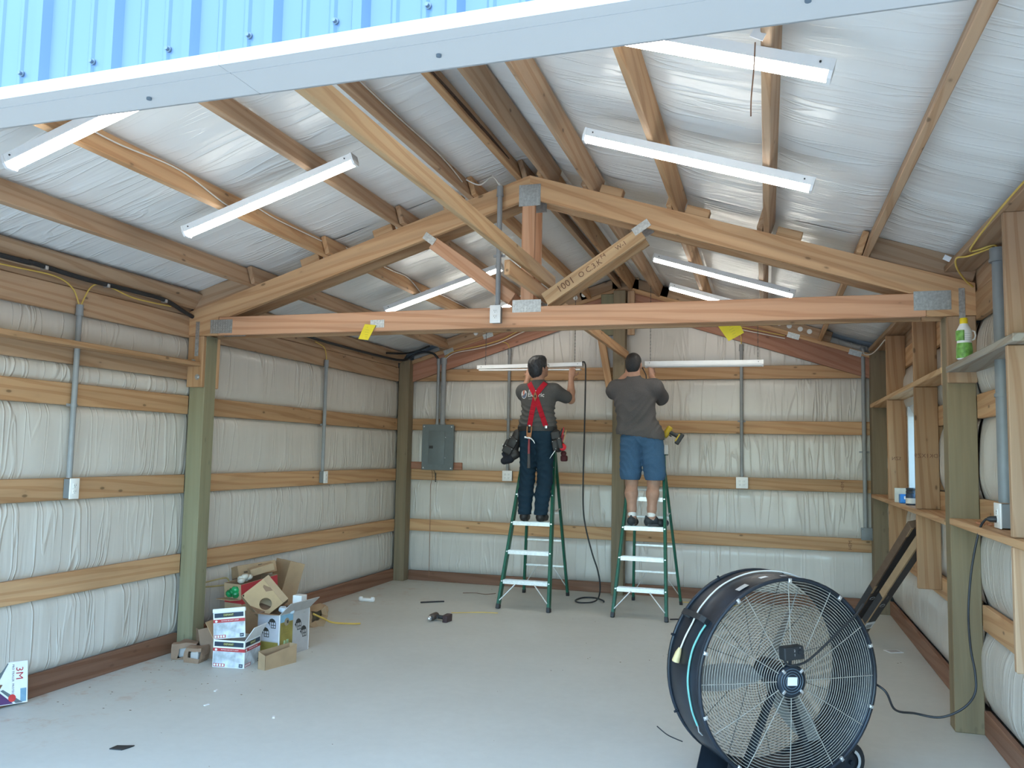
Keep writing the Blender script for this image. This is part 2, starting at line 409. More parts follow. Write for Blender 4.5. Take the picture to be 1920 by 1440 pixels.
# ------------------------------------------------------------------ side walls
wall_left = empty('wall_left', (XL, YF, 0), kind='structure')
wall_right = empty('wall_right', (XR, YF, 0), kind='structure')
wall_back = empty('wall_back', (XC, YB, 0), kind='structure')
wall_front = empty('wall_front', (XC, 1.5, 0), kind='structure')
ceiling = empty('ceiling', (XC, 5.6, 3.7), kind='structure')
SHEET = plain('white_steel_cladding', (0.60, 0.66, 0.70), 0.4, 0.1, 0.03)
MB().box((-4.62, 1.5, 0), (-4.58, 9.95, 2.85)).build('cladding', SHEET, wall_left)
GZ = [(0.60, 0.745), (1.22, 1.364), (1.842, 1.987)]
for y0, y1, front in ((1.64, 5.60, 1), (5.742, 9.55, 0)):
    for a, b in GZ: board('girt', (XL - ND, y0, a), (XL, y1, b), FIR, wall_left)
    rows = [(0.14, 0.60), (0.745, 1.22), (1.364, 1.842)]
    if front:
        board('girt', (XL - ND, y0, 2.115), (XL, y1, 2.255), FIR_DULL, wall_left)
        rows += [(1.987, 2.115), (2.255, 2.45)]
    else: rows += [(1.987, 2.45)]
    board('eave_board', (XL - ND, y0, 2.45), (XL, y1, 2.622), FIR_DULL, wall_left)
    board('eave_board', (XL - ND - 0.012, y0, 2.626), (XL - 0.012, y1, 2.80), FIR_DULL, wall_left)
    # eave purlin lying along the top of the wall
    beam('eave_purlin', (XL + 0.045, y0, 2.745), (XL + 0.045, y1, 2.745), ND, 0.14, FIR_DULL, wall_left, (0.55, 0, 0.83))
    for k, (a, b) in enumerate(rows):
        h = b - a
        film('insulation_panel', lambda u, v, a=a, b=b, y0=y0, y1=y1: (XL - 0.047, y0 - 0.02 + (y1 - y0 + 0.09) * u, a - 0.01 + (b - a + 0.02) * v), 80, max(6, int(h * 40)),
             (1, 0, 0), min(0.045, 0.035 + 0.05 * h), FILM_L, wall_left, 0.010, (1, 6.0, 1.2), 0.2 if h > 0.3 else 0.4, k * 3.1 + front)
post_l = board('post', (XL, 5.60, 0), (XL + 0.142, 5.74, 2.47), TREATED, wall_left)
board('corner_post', (XL, 9.55, 0), (XL + 0.142, YB, 2.72), TREATED_BROWN, wall_left)

MB().box((1.44, 1.5, 0), (1.48, 9.95, 1.25)).box((1.44, 1.5, 2.12), (1.48, 9.95, 2.85)).box((1.44, 1.5, 1.25), (1.48, 6.98, 2.12)).box((1.44, 8.12, 1.25), (1.48, 9.95, 2.12)).build('cladding', SHEET, wall_right)
for y0, y1, front in ((1.64, 5.60, 1), (5.742, 9.55, 0)):
    for a, b in GZ:
        if front or a < 1.2: board('girt', (XR, y0, a), (XR + ND, y1, b), FIR, wall_right)
        else:
            board('girt', (XR, y0, a), (XR + ND, 6.95, b), FIR, wall_right); board('girt', (XR, 8.15, a), (XR + ND, y1, b), FIR, wall_right)
    board('eave_board', (XR, y0, 2.435), (XR + ND, y1, 2.605), FIR, wall_right)
    board('eave_board', (XR + 0.012, y0, 2.61), (XR + 0.05, y1, 2.79), FIR_DULL, wall_right)
    board('eave_purlin', (XR - 0.165, y0, 2.735), (XR + 0.005, y1, 2.772), FIR_DULL, wall_right)
    rows = [(0.14, 0.60), (0.745, 1.22), (1.364, 1.842), (1.987, 2.435)]
    for k, (a, b) in enumerate(rows):
        h = b - a
        spans = [(y0, y1)] if front or k != 2 else [(y0, 6.95), (8.15, y1)]
        for s0, s1 in spans:
            film('insulation_panel', lambda u, v, a=a, b=b, y0=s0, y1=s1: (XR + 0.05, y0 - 0.02 + (y1 - y0 + 0.09) * u, a - 0.01 + (b - a + 0.02) * v), 70, max(6, int(h * 40)),
                 (-1, 0, 0), 0.07, FILM_L, wall_right, 0.010, (1, 6.0, 1.2), 0.35, 40 + k * 2.7 + front)
board('post', (XR - 0.16, 5.60, 0), (XR, 5.74, 2.47), TREATED_TAN, wall_right)
board('corner_post', (XR - 0.15, 9.50, 0), (XR, YB, 2.74), TREATED_BROWN, wall_right)
# bookshelf studs: short lengths between the shelves
for y, spans in ((4.262, [(0.655, 1.205), (1.248, 2.115), (2.157, 2.735)]), (6.785, [(0.655, 1.19), (1.232, 2.13), (2.172, 2.72)]), (8.245, [(0.655, 1.19), (1.232, 2.13), (2.172, 2.72)])):
    for k, (a, b) in enumerate(spans):
        board('stud', (XR - 0.16, y, a), (XR + 0.03 if y < 5 else XR, y + ND, b), (FIR_DULL if y < 5 else FIR_STUD), wall_right)
board('jack_stud', (XR, 6.83, 1.37), (XR + ND, 6.95, 1.84), FIR, wall_right)
board('jack_stud', (XR, 8.15, 1.37), (XR + ND, 8.24, 1.84), FIR, wall_right)

# window in the right wall
win = empty('window_1', (XR + 0.1, 7.55, 1.68), kind='structure')
VINYL = plain('white_vinyl', (0.60, 0.61, 0.59), 0.35, 0, 0.02)
fr = MB()
for lo, hi in (((1.20, 6.95, 1.27), (1.46, 7.0, 2.10)), ((1.20, 8.10, 1.27), (1.46, 8.15, 2.10)), ((1.20, 7.0, 1.27), (1.46, 8.10, 1.31)), ((1.20, 7.0, 2.06), (1.46, 8.10, 2.10)), ((1.36, 7.53, 1.31), (1.42, 7.57, 2.06))): fr.box(lo, hi)
fr.build('window_frame', VINYL, win)
gl, glt, glb = new_mat('window_glass')
glb.inputs['Base Color'].default_value = (0.93, 0.97, 0.96, 1); glb.inputs['Transmission Weight'].default_value = 1; glb.inputs['Roughness'].default_value = 0.02; glb.inputs['IOR'].default_value = 1.1
for a, b in ((7.0, 7.53), (7.57, 8.10)): MB().box((1.385, a, 1.31), (1.393, b, 2.06)).build('pane', gl, win)

# ------------------------------------------------------------------ back wall
MB().prism([(-4.6, 0), (1.46, 0), (1.46, 2.85), (XC, 3.85), (-4.6, 2.85)], -9.93, -9.88, Matrix.Rotation(math.radians(90), 4, 'X')).build('cladding', SHEET, wall_back, frame=Matrix())
BZ = [(0.603, 0.746), (1.232, 1.364), (1.849, 1.991), (2.464, 2.611)]
for a, b in BZ:
    for x0, x1 in ((XL + 0.14, -1.70), (-1.56, XR - 0.14)): board('girt', (x0, YB, a), (x1, YB + ND, b), FIR, wall_back)
brow = [(0.12, 0.603), (0.746, 1.232), (1.364, 1.849), (1.991, 2.464)]
for x0, x1 in ((XL + 0.12, -1.69), (-1.57, XR - 0.12)):
    for k, (a, b) in enumerate(brow):
        film('insulation_panel', lambda u, v, a=a, b=b, x0=x0, x1=x1: (x0 + (x1 - x0) * u, YB + 0.047, a - 0.01 + (b - a + 0.02) * v), 60, 18,
             (0, -1, 0), 0.055, FILM_B, wall_back, 0.010, (6.0, 1, 1.2), 0.2, 70 + k * 2.3 + x0)
    # gable triangle above the top girt
    def gp(u, v, x0=x0, x1=x1):
        x = x0 + (x1 - x0) * u
        return (x, YB + 0.047, 2.6 + (zc(x) + 0.10 - 2.6) * v)
    film('insulation_panel', gp, 60, 26, (0, -1, 0), 0.05, FILM_B, wall_back, 0.010, (6.0, 1, 1.2), 0.2, 91 + x0)
board('post', (-1.70, 9.55, 0), (-1.56, YB, 3.50), TREATED_BROWN, wall_back)
board('post_block', (-1.855, 9.60, 2.98), (-1.705, 9.64, 3.47), TREATED, wall_back)
board('post_cleat', (-1.545, 9.60, 2.98), (-1.46, 9.64, 3.5), FIR_DULL, wall_back)

# baseboards
board('baseboard_left', (XL - 0.03, 1.64, 0), (XL + 0.006, 5.60, 0.14), SKIRT, kind='structure')
board('baseboard_left', (XL - 0.03, 5.742, 0), (XL + 0.006, 9.55, 0.14), SKIRT, kind='structure')
board('baseboard_right', (XR - 0.006, 1.64, 0), (XR + 0.03, 5.60, 0.14), SKIRT, kind='structure')
board('baseboard_right', (XR - 0.006, 5.742, 0), (XR + 0.03, 9.50, 0.14), SKIRT, kind='structure')
board('baseboard_back', (XL + 0.142, YB - 0.006, 0), (-1.70, YB + 0.03, 0.118), SKIRT, kind='structure')
board('baseboard_back', (-1.56, YB - 0.006, 0), (XR - 0.15, YB + 0.03, 0.118), SKIRT, kind='structure')

# ------------------------------------------------------------------ roof: purlins, film, deck
PX = [-3.83, -3.195, -2.59, -2.035, -1.675, -1.475, -1.155, -0.575, 0.005, 0.60]
rnd = random.Random(3)
def nrm(x): 
    s = -1 if x < XC else 1
    return Vector((SL * s, 0, 1)).normalized()
for i, x in enumerate(PX):
    n = nrm(x); c = Vector((x, 0, zc(x))) + n * 0.07
    off = 0.041 if x < XC else -0.041
    mat = (FIR_DULL, FIR, FIR_DULL, FIR_DULL, FIR, FIR_DULL)[i % 6]
    beam('purlin', (c.x, 1.64, c.z), (c.x, 5.775, c.z), ND, 0.14, mat, ceiling, n)
    cx = x + off; c2 = Vector((cx, 0, zc(cx))) + nrm(cx) * 0.07
    beam('purlin', (c2.x, 5.50 if i != 4 else 5.56, c2.z), (c2.x, 9.64, c2.z), ND, 0.14, FIR if i % 2 else FIR_DULL, ceiling, n)
    if i not in (0, 4, 5, 9):      # little blocks nailed to the chord beside each purlin
        s = -1 if x < XC else 1
        a = x - s * (-0.02) + s * 0.02; bx = a + s * 0.19
        mid = Vector(((a + bx) / 2, 5.60, (zc(a) + zc(bx)) / 2)) + n * 0.03
        t = Vector((bx - a, 0, zc(bx) - zc(a))).normalized()
        beam('purlin_block', mid - t * 0.08, mid + t * 0.08, 0.075, 0.058, FIR, ceiling, n)
# dark bark left along the split edge of the ridge purlin
rb_ = random.Random(4); m = MB(); BARK = plain('dark_bark', (0.055, 0.028, 0.016), 0.8, 0, 0.4, 30)
n_ = nrm(-1.675)
for seg in ((2.35, 2.75), (2.95, 3.35), (3.6, 5.3)):
    ys = [seg[0] + (seg[1] - seg[0]) * k / 8 for k in range(9)]
    m.tube([Vector((-1.654, y, zc(-1.654))) + n_ * (0.012 + 0.045 * (k / 8) * (seg[0] > 3.5) + 0.012 * rb_.random()) for k, y in enumerate(ys)], [0.004 + 0.012 * math.sin(math.pi * k / 8) * rb_.uniform(0.6, 1) for k in range(9)], 6)
m.build('bark_edge', BARK, ceiling, kind='stuff')
# solid blocking over the truss heels and on the gable frame
for x0, x1 in ((XL + 0.02, -3.85), (0.62, XR - 0.01)):
    a, b = Vector((x0, 5.60, zc(x0))), Vector((x1, 5.60, zc(x1))); n = nrm(x0)
    beam('heel_blocking', a + n * 0.072, b + n * 0.072, ND, 0.14, FIR_DULL, ceiling, n)
edges_ = [XL - 0.12] + PX + [XR + 0.14]
for i in range(len(edges_) - 1):
    x0, x1 = edges_[i], edges_[i + 1]
    nn = nrm((x0 + x1) / 2) if not (x0 < XC < x1) else Vector((0, 0, 1))
    for y0, y1 in ((1.60, 5.66), (5.66, 9.74)):
        def rp(u, v, x0=x0, x1=x1, y0=y0, y1=y1):
            x = x0 + (x1 - x0) * u
            return (x + nrm(x).x * 0.143, y0 + (y1 - y0) * v, zc(x) + 0.152)
        film('insulation_panel', lambda u, v: rp(v, u), 90, 14, -nn, 0.028, FILM_C, ceiling, 0.010, (1.2, 6.5, 1.2), 0.25, i * 1.9 + y0)
for s in (-1, 1):
    x0, x1 = (XL - 0.25, XC) if s < 0 else (XC, XR + 0.3)
    MB().hexa([(x0, 1.472, zc(x0) + 0.24), (x1, 1.5, zc(x1) + 0.24), (x1, 9.95, zc(x1) + 0.24), (x0, 9.95, zc(x0) + 0.24),
               (x0, 1.5, zc(x0) + 0.28), (x1, 1.5, zc(x1) + 0.28), (x1, 9.95, zc(x1) + 0.28), (x0, 9.95, zc(x0) + 0.28)]).build('roof_deck', SHEET, ceiling)

# ------------------------------------------------------------------ front wall over the door: blue-white ribbed siding, white header trim
BLUE = plain('pale_blue_steel_siding', (0.10, 0.155, 0.26), 0.32, 0.0, 0.03, 3)
HT = math.tan(math.radians(1.05))
def hz(x): return 2.428 + HT * (x + 1.62)
prof = []
x = -6.52 - 0.205 * 2
while x < 3.6:
    for dx, dy in ((-0.028, 0), (-0.016, 0.018), (0.004, 0.018), (0.016, 0), (0.060, 0), (0.066, 0.0045), (0.074, 0.0045), (0.080, 0), (0.125, 0), (0.131, 0.0045), (0.139, 0.0045), (0.145, 0)):
        prof.append((x + dx, 1.47 - dy))
    x += 0.205
# keep the rib pitch in step with the screws
prof = [(px + 0.0, py) for px, py in prof]
sd = MB(); vs_ = []; fs_ = []
for px, py in prof:
    top = 4.0 - SL * abs(px - XC)
    vs_ += [(px, py, hz(px) - 0.04), (px, py, max(top, hz(px) + 0.02))]
for i in range(len(prof) - 1): fs_.append((2 * i, 2 * i + 2, 2 * i + 3, 2 * i + 1))
sd._add(vs_, fs_)
sd.build('siding', BLUE, wall_front, frame=Matrix())
SCREW = plain('painted_screw', (0.12, 0.16, 0.20), 0.5, 0.2)
for k in range(-12, 14):     # siding screws along the bottom edge
    sx = -1.663 + 0.205 * k
    if -5 < sx < 1.8:
        q = MB(); q.cyl((sx, 1.470, hz(sx) + 0.016), (sx, 1.466, hz(sx) + 0.016), 0.0075, 10); q.cyl((sx, 1.466, hz(sx) + 0.016), (sx, 1.459, hz(sx) + 0.016), 0.0045, 6)
        q.build('screw', SCREW, wall_front)
MB().box((-6.3, 1.475, 0), (-4.45, 1.62, 2.6)).build('jamb_panel', BLUE, wall_front)
MB().box((1.25, 1.475, 0), (3.2, 1.62, 2.6)).build('jamb_panel', BLUE, wall_front)
def zu(x): return hz(x) - 0.052                      # underside of the header trim
def yi(x): return 1.603 + 0.017 * (x + 0.6)          # its inner edge
def bar(m, a, b, y0, y1, z0, z1):
    Y0 = y0 if callable(y0) else (lambda x: y0)
    Y1 = y1 if callable(y1) else (lambda x: y1)
    return m.hexa([(a, Y0(a), zu(a) + z0), (b, Y0(b), zu(b) + z0), (b, Y1(b), zu(b) + z0), (a, Y1(a), zu(a) + z0),
                   (a, Y0(a), zu(a) + z1), (b, Y0(b), zu(b) + z1), (b, Y1(b), zu(b) + z1), (a, Y1(a), zu(a) + z1)])
bar(MB(), -6.2, 3.0, 1.478, lambda x: yi(x) - 0.012, 0.012, 0.20).build('header_beam', FIR, wall_front)
gb_ = MB(); gb_.prism([(-4.7, 2.55), (1.5, 2.62), (1.5, 2.95), (XC, 3.88), (-4.7, 2.95)], -1.56, -1.53, Matrix.Rotation(math.radians(90), 4, 'X'))
gb_.build('gable_board', SHEET, wall_front)
TRIM = plain('white_trim_metal', (0.50, 0.50, 0.49), 0.3, 0.0, 0.02, 2)
for k, (a, b) in enumerate(((-6.2, -1.1005), (-1.0995, 3.0))):
    t_ = MB()
    bar(t_, a, b, 1.444, yi, 0.0, 0.006); bar(t_, a, b, 1.440, 1.474, -0.002, 0.027); bar(t_, a, b, 1.482, 1.488, -0.0015, 0.002); bar(t_, a, b, lambda x: yi(x) - 0.006, yi, 0.0, 0.05)
    t_.build('trim_1' if k == 0 else 'trim_2', TRIM, kind='structure')
for x in (-1.42, -0.67, 0.08):
    q = MB(); zz = zu(x)
    q.cyl((x * 0.955, 1.535, zz + 0.002), (x * 0.955, 1.535, zz - 0.004), 0.006, 8); q.build('screw', SCREW, wall_front)

# ------------------------------------------------------------------ trusses
PLATE = plain('nail_plate_steel', (0.52, 0.54, 0.53), 0.40, 0.8, 0.18, 60, 0.0)
def xz(poly, y, mat, name, parent, along):
    """polygon in world XZ, extruded from y to y + board thickness, grain along the given direction"""
    m = MB(); n = len(poly)
    m._add([(px, y, pz) for px, pz in poly] + [(px, y + ND, pz) for px, pz in poly],
           [tuple(range(n)), tuple(range(n, 2 * n))[::-1]] + [(i, (i + 1) % n, n + (i + 1) % n, n + i) for i in range(n)])
    return m.build(name, mat, parent, frame=axes((poly[0][0], y, poly[0][1]), (along[0], 0, along[1])))
def plate(parent, cx, cz, w, h, y, ang=0.0):
    M = Matrix.Translation((cx, y, cz)) @ Matrix.Rotation(-ang, 4, 'Y')
    m = MB(); m.boxm((-w / 2, -0.0025, -h / 2), (w / 2, 0.0005, h / 2), M)
    nx, nz = max(2, int(w / 0.021)), max(2, int(h / 0.017))
    for i in range(nx):
        for j in range(nz):
            px = -w / 2 + (i + 0.5) * w / nx; pz = -h / 2 + (j + 0.5) * h / nz
            m.boxm((px - 0.003, -0.0045, pz - 0.0055), (px + 0.003, -0.0025, pz + 0.0055), M)
    m.build('nail_plate', PLATE, parent)
truss = empty('roof_truss', (XC, 5.67, 2.46), 'double-ply wooden roof truss spanning the middle of the shed on two posts', 'truss')
for y in (T1, T2):
    for s in (-1, 1):
        X = lambda d: XC + s * d
        poly = [(X(2.805), 2.462), (X(2.535), 2.462), (X(2.535), 2.609), (X(2.441), 2.609), (X(0), 3.385), (X(0), 3.55), (X(2.805), 2.658)]
        xz(poly, y, FIR, 'top_chord', truss, (1, SL * -s))
    board('bottom_chord', (XC - 2.534, y, 2.463), (XC + 2.534, y + ND, 2.608), FIR_PINK if y == T1 else FIR, truss)
    board('king_post', (-1.65, y + 0.001, 2.609), (-1.556, y + ND - 0.001, 3.368), FIR_PINK, truss)
    for (a, b, m_) in (((-2.33, 3.105), (-1.715, 2.665), FIR_PINK), ((-0.80, 3.09), (-1.475, 2.655), FIR_PALE)):
        beam('web', (a[0], y + ND / 2, a[1]), (b[0], y + ND / 2, b[1]), ND - 0.003, 0.094, m_, truss, (0, 0, 1), bev=0.002)
    yp = y - 0.0005
    plate(truss, -1.594, 3.405, 0.158, 0.155, yp); plate(truss, -1.603, 2.612, 0.208, 0.088, yp)
    plate(truss, -4.10, 2.532, 0.20, 0.108, yp); plate(truss, 0.973, 2.56, 0.208, 0.118, yp); plate(truss, -2.75, 2.517, 0.112, 0.058, yp)
    plate(truss, -2.352, 3.135, 0.10, 0.055, yp - 0.001, math.radians(-36)); plate(truss, -0.805, 3.125, 0.125, 0.055, yp - 0.001, math.radians(33))
for x0, x1 in ((XL, XL + 0.142), (XR - 0.16, XR)):
    for y in (T1, T2):
        board('gusset_block', (x0, y, 2.055), (x1, y + ND, 2.460), FIR if x0 < 0 else FIR_DULL, truss)
for (sx, z0, z1) in ((-4.318, 2.30, 2.575), (1.135, 2.33, 2.63)):
    m = MB(); m.box((sx - 0.017, T1 - 0.0035, z0), (sx + 0.017, T1 - 0.001, z1))
    for k in range(7): m.cyl((sx + 0.006 * (-1) ** k, T1 - 0.003, z0 + 0.03 + k * (z1 - z0 - 0.06) / 6), (sx + 0.006 * (-1) ** k, T1 - 0.006, z0 + 0.03 + k * (z1 - z0 - 0.06) / 6), 0.004, 6)
    m.build('tie_strap', GALV, truss)
for sx, sz in ((-4.345, 2.255), (-4.300, 2.135)):
    m = MB(); m.cyl((sx, T1, sz), (sx, T1 - 0.004, sz), 0.022, 16); m.cyl((sx, T1 - 0.004, sz), (sx, T1 - 0.014, sz), 0.012, 6); m.build('bolt', GALV, truss)
# pencil and stamp marks on the right web
webM = axes((-1.25, T1 - 0.0004, 2.80), (0.675, 0, 0.435), (0, -1, 0))
def marks(parent, items, M, mat):
    for txt, u, v, sz in items:
        m = MB(); m.text(txt, M @ Matrix.Translation((u, v, 0)), sz, 0.0006)
        m.build('lumber_mark', mat, parent)
webT = Matrix(((0.8406, 0, 0, 0), (0, 0, 0, 0), (0, 0, 0, 0), (0, 0, 0, 1)))
c_, s_ = 0.8406, 0.5417
webT = Matrix(((c_, -s_, 0, -1.14), (0, 0, -1, T1 + 0.0008), (s_, c_, 0, 2.871), (0, 0, 0, 1)))
marks(truss, [('1001', -0.22, 0.0, 0.07), ('O C.3.K', -0.02, -0.004, 0.055), ('F4', 0.10, 0.018, 0.04), ('W-1', 0.24, 0.006, 0.045)], webT, STAMP)
for k, (mx, mz) in enumerate(((-1.66, 3.50), (-1.53, 3.50), (-1.42, 3.42))): pass

# gable frame standing against the back wall
gable = empty('gable_truss', (XC, 9.63, 2.5), 'reddish gable roof frame fixed to the back wall above the top girt', 'truss')
for s in (-1, 1):
    X = lambda d: XC + s * d
    xz([(X(2.66), 2.455), (X(0.12), 3.27), (X(0.12), 3.50), (X(2.66), 2.70)], 9.648, FIR_RED, 'rafter', gable, (1, SL * -s))
    beam('ledger_strip', (X(2.70), 9.638, zc(X(2.70)) - 0.005), (X(0.1), 9.638, zc(X(0.1)) - 0.005), 0.022, 0.05, FIR, gable)
bl = [x for x in PX]
for i in range(len(bl) - 1):
    x0, x1 = bl[i] - 0.06, bl[i + 1] + 0.06
    if x0 < XC < x1:
        beam('vent_block', (x0, 9.655, 3.60), (x1, 9.655, 3.60), 0.03, 0.24, FIR_DULL, gable); continue
    n = nrm(x0)
    a, b = Vector((x0, 9.655, zc(x0))) + n * 0.07, Vector((x1, 9.655, zc(x1))) + n * 0.07
    beam('vent_block', a, b, 0.03, 0.13, FIR_DULL, gable, n)
def rim(M, r):
    m = MB(); m.lathe([(r * 0.2, 0.0), (r, 0.0), (r, 0.004), (r * 0.8, 0.007), (r * 0.2, 0.007)], M, 16); return m
for cxs in ((-3.40, -3.30, -3.21, -3.11), (0.12, 0.225, 0.34, 0.435), (-2.15, -2.05)):
    for x in cxs:
        c = Vector((x, 9.638, zc(x))) + nrm(x) * 0.075
        rim(Matrix.Translation(c) @ Matrix.Rotation(math.radians(90), 4, 'X'), 0.028).build('vent_disc', WHITE, gable)
for x, z in ((-3.26, zc(-3.26) - 0.005), (-3.77, zc(-3.77) - 0.03), (0.92, zc(0.92) - 0.02), (0.29, zc(0.29) - 0.02)):
    plate(gable, x, z, 0.13, 0.06, 9.624, math.atan(SL) * (1 if x < XC else -1))

# lateral braces running front to back along the ridge line
beam('brace_board', (-1.50, 1.66, 2.835), (-1.50, 5.90, 2.835), ND, 0.10, FIR_PALE, label='long pale brace board running overhead from the front wall to the king post', cat='brace')
beam('brace_board', (-1.535, 4.87, 2.732), (-1.535, 9.548, 2.732), ND, 0.095, FIR, label='lower brace board lapped under the king post and ending at the back wall post', cat='brace')
beam('knee_brace', (-1.735, 9.595, 2.33), (-1.86, 9.595, 3.02), ND, 0.085, FIR, (None), (1, 0, 0), label='narrow slanting knee brace leaning beside the middle post of the back wall', cat='brace')
# ------------------------------------------------------------------ strip lights
lm, lnt, lb = new_mat('lit_diffuser')
lb.inputs['Base Color'].default_value = (0.9, 0.9, 0.9, 1)
lb.inputs['Emission Color'].default_value = (1.0, 0.965, 0.87, 1); lb.inputs['Emission Strength'].default_value = LAMP_STRENGTH
DIFF_OFF = plain('unlit_diffuser', (0.86, 0.86, 0.85), 0.35, 0, 0.02)
def strip_light(M, label, lit=True, group=None, halfopen=False):
    c = M.translation
    t = empty('strip_light', c, label, 'light fixture', group)
    m = MB(); m.M = M
    hw, L = 0.040, 0.61
    m.prism([(-hw, 0.0), (hw, 0.0), (hw - 0.004, -0.040), (-hw + 0.004, -0.040)], -L, L, Matrix.Rotation(math.radians(90), 4, 'Z') @ Matrix.Rotation(math.radians(90), 4, 'X'))
    m.build('housing', WHITE_METAL, t)
    d = MB(); d.M = M; d.smooth = False
    rings = []
    for x in (-L + 0.014, L - 0.014):
        rings.append([Vector((x, 0.034 * math.cos(a), -0.041 - 0.026 * math.sin(a))) for a in [math.pi * k / 8 for k in range(9)]])
    d._add(rings[0] + rings[1], [(k, k + 1, 10 + k, 9 + k) for k in range(8)] + [(8, 0, 9, 17), tuple(range(9)), tuple(range(9, 18))])
    if halfopen:
        d = MB(); d.M = M @ Matrix.Rotation(math.radians(1.3), 4, 'Y'); d.boxm((-L + 0.02, -0.034, -0.072), (L - 0.02, 0.034, -0.058), Matrix())
    d.build('diffuser', lm if lit else DIFF_OFF, t)
    for s in (-1, 1):
        e = MB(); e.M = M
        e.prism([(hw + 0.001) * 1.0 and p for p in [(-hw - .001, 0.001), (hw + .001, 0.001), (hw + .001, -0.042), (0.028, -0.066), (-0.028, -0.066), (-hw - .001, -0.042)]] if not halfopen else [(-hw - .001, 0.001), (hw + .001, 0.001), (hw, -0.042), (-hw, -0.042)],
                s * L - (0.014 if s > 0 else 0), s * L + (0.014 if s < 0 else 0), Matrix.Rotation(math.radians(90), 4, 'Z') @ Matrix.Rotation(math.radians(90), 4, 'X'))
        e.mi = 1; e.cyl((s * (L - 0.05), -hw + 0.002, -0.018), (s * (L - 0.05), -hw - 0.003, -0.018), 0.004, 8)
        e.build('end_cap', [WHITE_METAL, DARK], t)
    return t
def roof_frame(x0, x1, y):
    s = -1 if x0 < XC else 1
    xm = (x0 + x1) / 2
    n = nrm(xm); t = Vector((1, 0, -SL * s)).normalized()
    p = Vector((xm, y, zc(xm))) - n * 0.003
    yv = n.cross(t)
    return Matrix(((t.x, yv.x, n.x, p.x), (t.y, yv.y, n.y, p.y), (t.z, yv.z, n.z, p.z), (0, 0, 0, 1)))
where = {(0, -1): 'lit strip light over the front left, partly cut off by the door header', (0, 1): 'lit strip light over the front right, nearest to the door header',
         (1, -1): 'lit strip light on the left roof slope just in front of the truss', (1, 1): 'lit strip light on the right roof slope just in front of the truss',
         (2, -1): 'lit strip light seen through the left triangle of the truss', (2, 1): 'lit strip light seen through the right triangle of the truss',
         (3, -1): 'farthest lit strip light on the left slope, mostly hidden behind the truss beam', (3, 1): 'farthest lit strip light on the right slope near the back wall'}
for r, y in enumerate((3.03, 4.31, 7.19, 8.47)):
    for s, (x0, x1) in ((-1, (-3.49, -2.31)), (1, (-0.93, 0.25))):
        strip_light(roof_frame(x0, x1, y), where[(r, s)], group='lit strip lights under the roof')
HY = 8.97
def hang_frame(x, z, tilt): return Matrix.Translation((x, HY, z)) @ Matrix.Rotation(math.radians(tilt), 4, 'Y') @ Matrix.Rotation(math.radians(0), 4, 'X')
HELD = strip_light(hang_frame(-2.54, 2.582, -1.0), 'unlit white strip light with loose cover, held up by the man in red suspenders', False, None, True)
LEVEL = strip_light(hang_frame(-0.635, 2.592, 0.0), 'unlit white strip light hanging level beside the head of the man in shorts', False)
CHAIN = plain('dark_chain', (0.10, 0.10, 0.10), 0.5, 0.6, 0.1)
for x, top, bot, lab in ((-3.06, zc(-3.06), 2.572, 'thin hanging chain at the left end of the strip light being lifted'), (-2.02, zc(-2.02), 2.590, 'thin hanging chain above the right hand of the man in suspenders'),
                    (-1.19, zc(-1.19), 2.592, 'thin hanging chain just above the head of the man in shorts'), (-0.08, zc(-0.08), 2.592, 'thin hanging chain at the outer end of the level unlit strip light')):
    m = MB(); n_ = int((top - bot) / 0.035)
    for k in range(n_):
        z0 = bot + k * (top - bot) / n_; z1 = z0 + (top - bot) / n_ * 1.15
        w = (0.004, 0) if k % 2 else (0, 0.004)
        m.tube([(x - w[0], HY - w[1], z0), (x - w[0], HY - w[1], z1), (x + w[0], HY + w[1], z1), (x + w[0], HY + w[1], z0)], 0.0016, 4, closed=True)
    m.build('hanging_chain', CHAIN, label=lab, cat='chain', group='chains holding the unlit strip lights')

# ------------------------------------------------------------------ conduits, boxes, outlets
def slots(m, M, gang=1):
    for g in range(gang):
        gx = (g - (gang - 1) / 2) * 0.046
        for dz in (-0.0195, 0.0195):
            for dx in (-0.0065, 0.0065): m.boxm((gx + dx - 0.0012, -0.0008, dz - 0.001), (gx + dx + 0.0012, 0.0012, dz + 0.007), M)
            m.boxm((gx - 0.0022, -0.0008, dz - 0.010), (gx + 0.0022, 0.0012, dz - 0.006), M)
def outlet(parent, M, w, h, d, gang=1, two_tone=True):
    """box with its back at local y=d and its front at y=0, looking along -y"""
    b = MB(); b.M = M; b.rbox((-w / 2 + 0.004, 0.004, -h / 2 + 0.004), (w / 2 - 0.004, d, h / 2 - 0.004), 0.004); b.build('outlet_box', BOX_GREY, parent)
    c = MB(); c.M = M; c.rbox((-w / 2, -0.004, -h / 2), (w / 2, 0.005, h / 2), 0.003, 2)
    for g in range(gang):
        gx = (g - (gang - 1) / 2) * 0.046
        for dz in (-0.0195, 0.0195): c.rbox((gx - 0.016, -0.0065, dz - 0.014), (gx + 0.016, -0.003, dz + 0.014), 0.004)
    plate_o = c.build('cover_plate', WHITE, parent)
    s = MB(); s.M = M @ Matrix.Translation((0, -0.0066, 0)); slots(s, Matrix(), gang); s.build('socket_slot', DARK, plate_o)
def face(p, d):
    """frame at p whose -Y looks along d"""
    y = -Vector(d); x = y.cross(Vector((0, 0, 1))).normalized()
    return Matrix(((x.x, y.x, 0, p[0]), (x.y, y.y, 0, p[1]), (0, 0, 1, p[2]), (0, 0, 0, 1)))
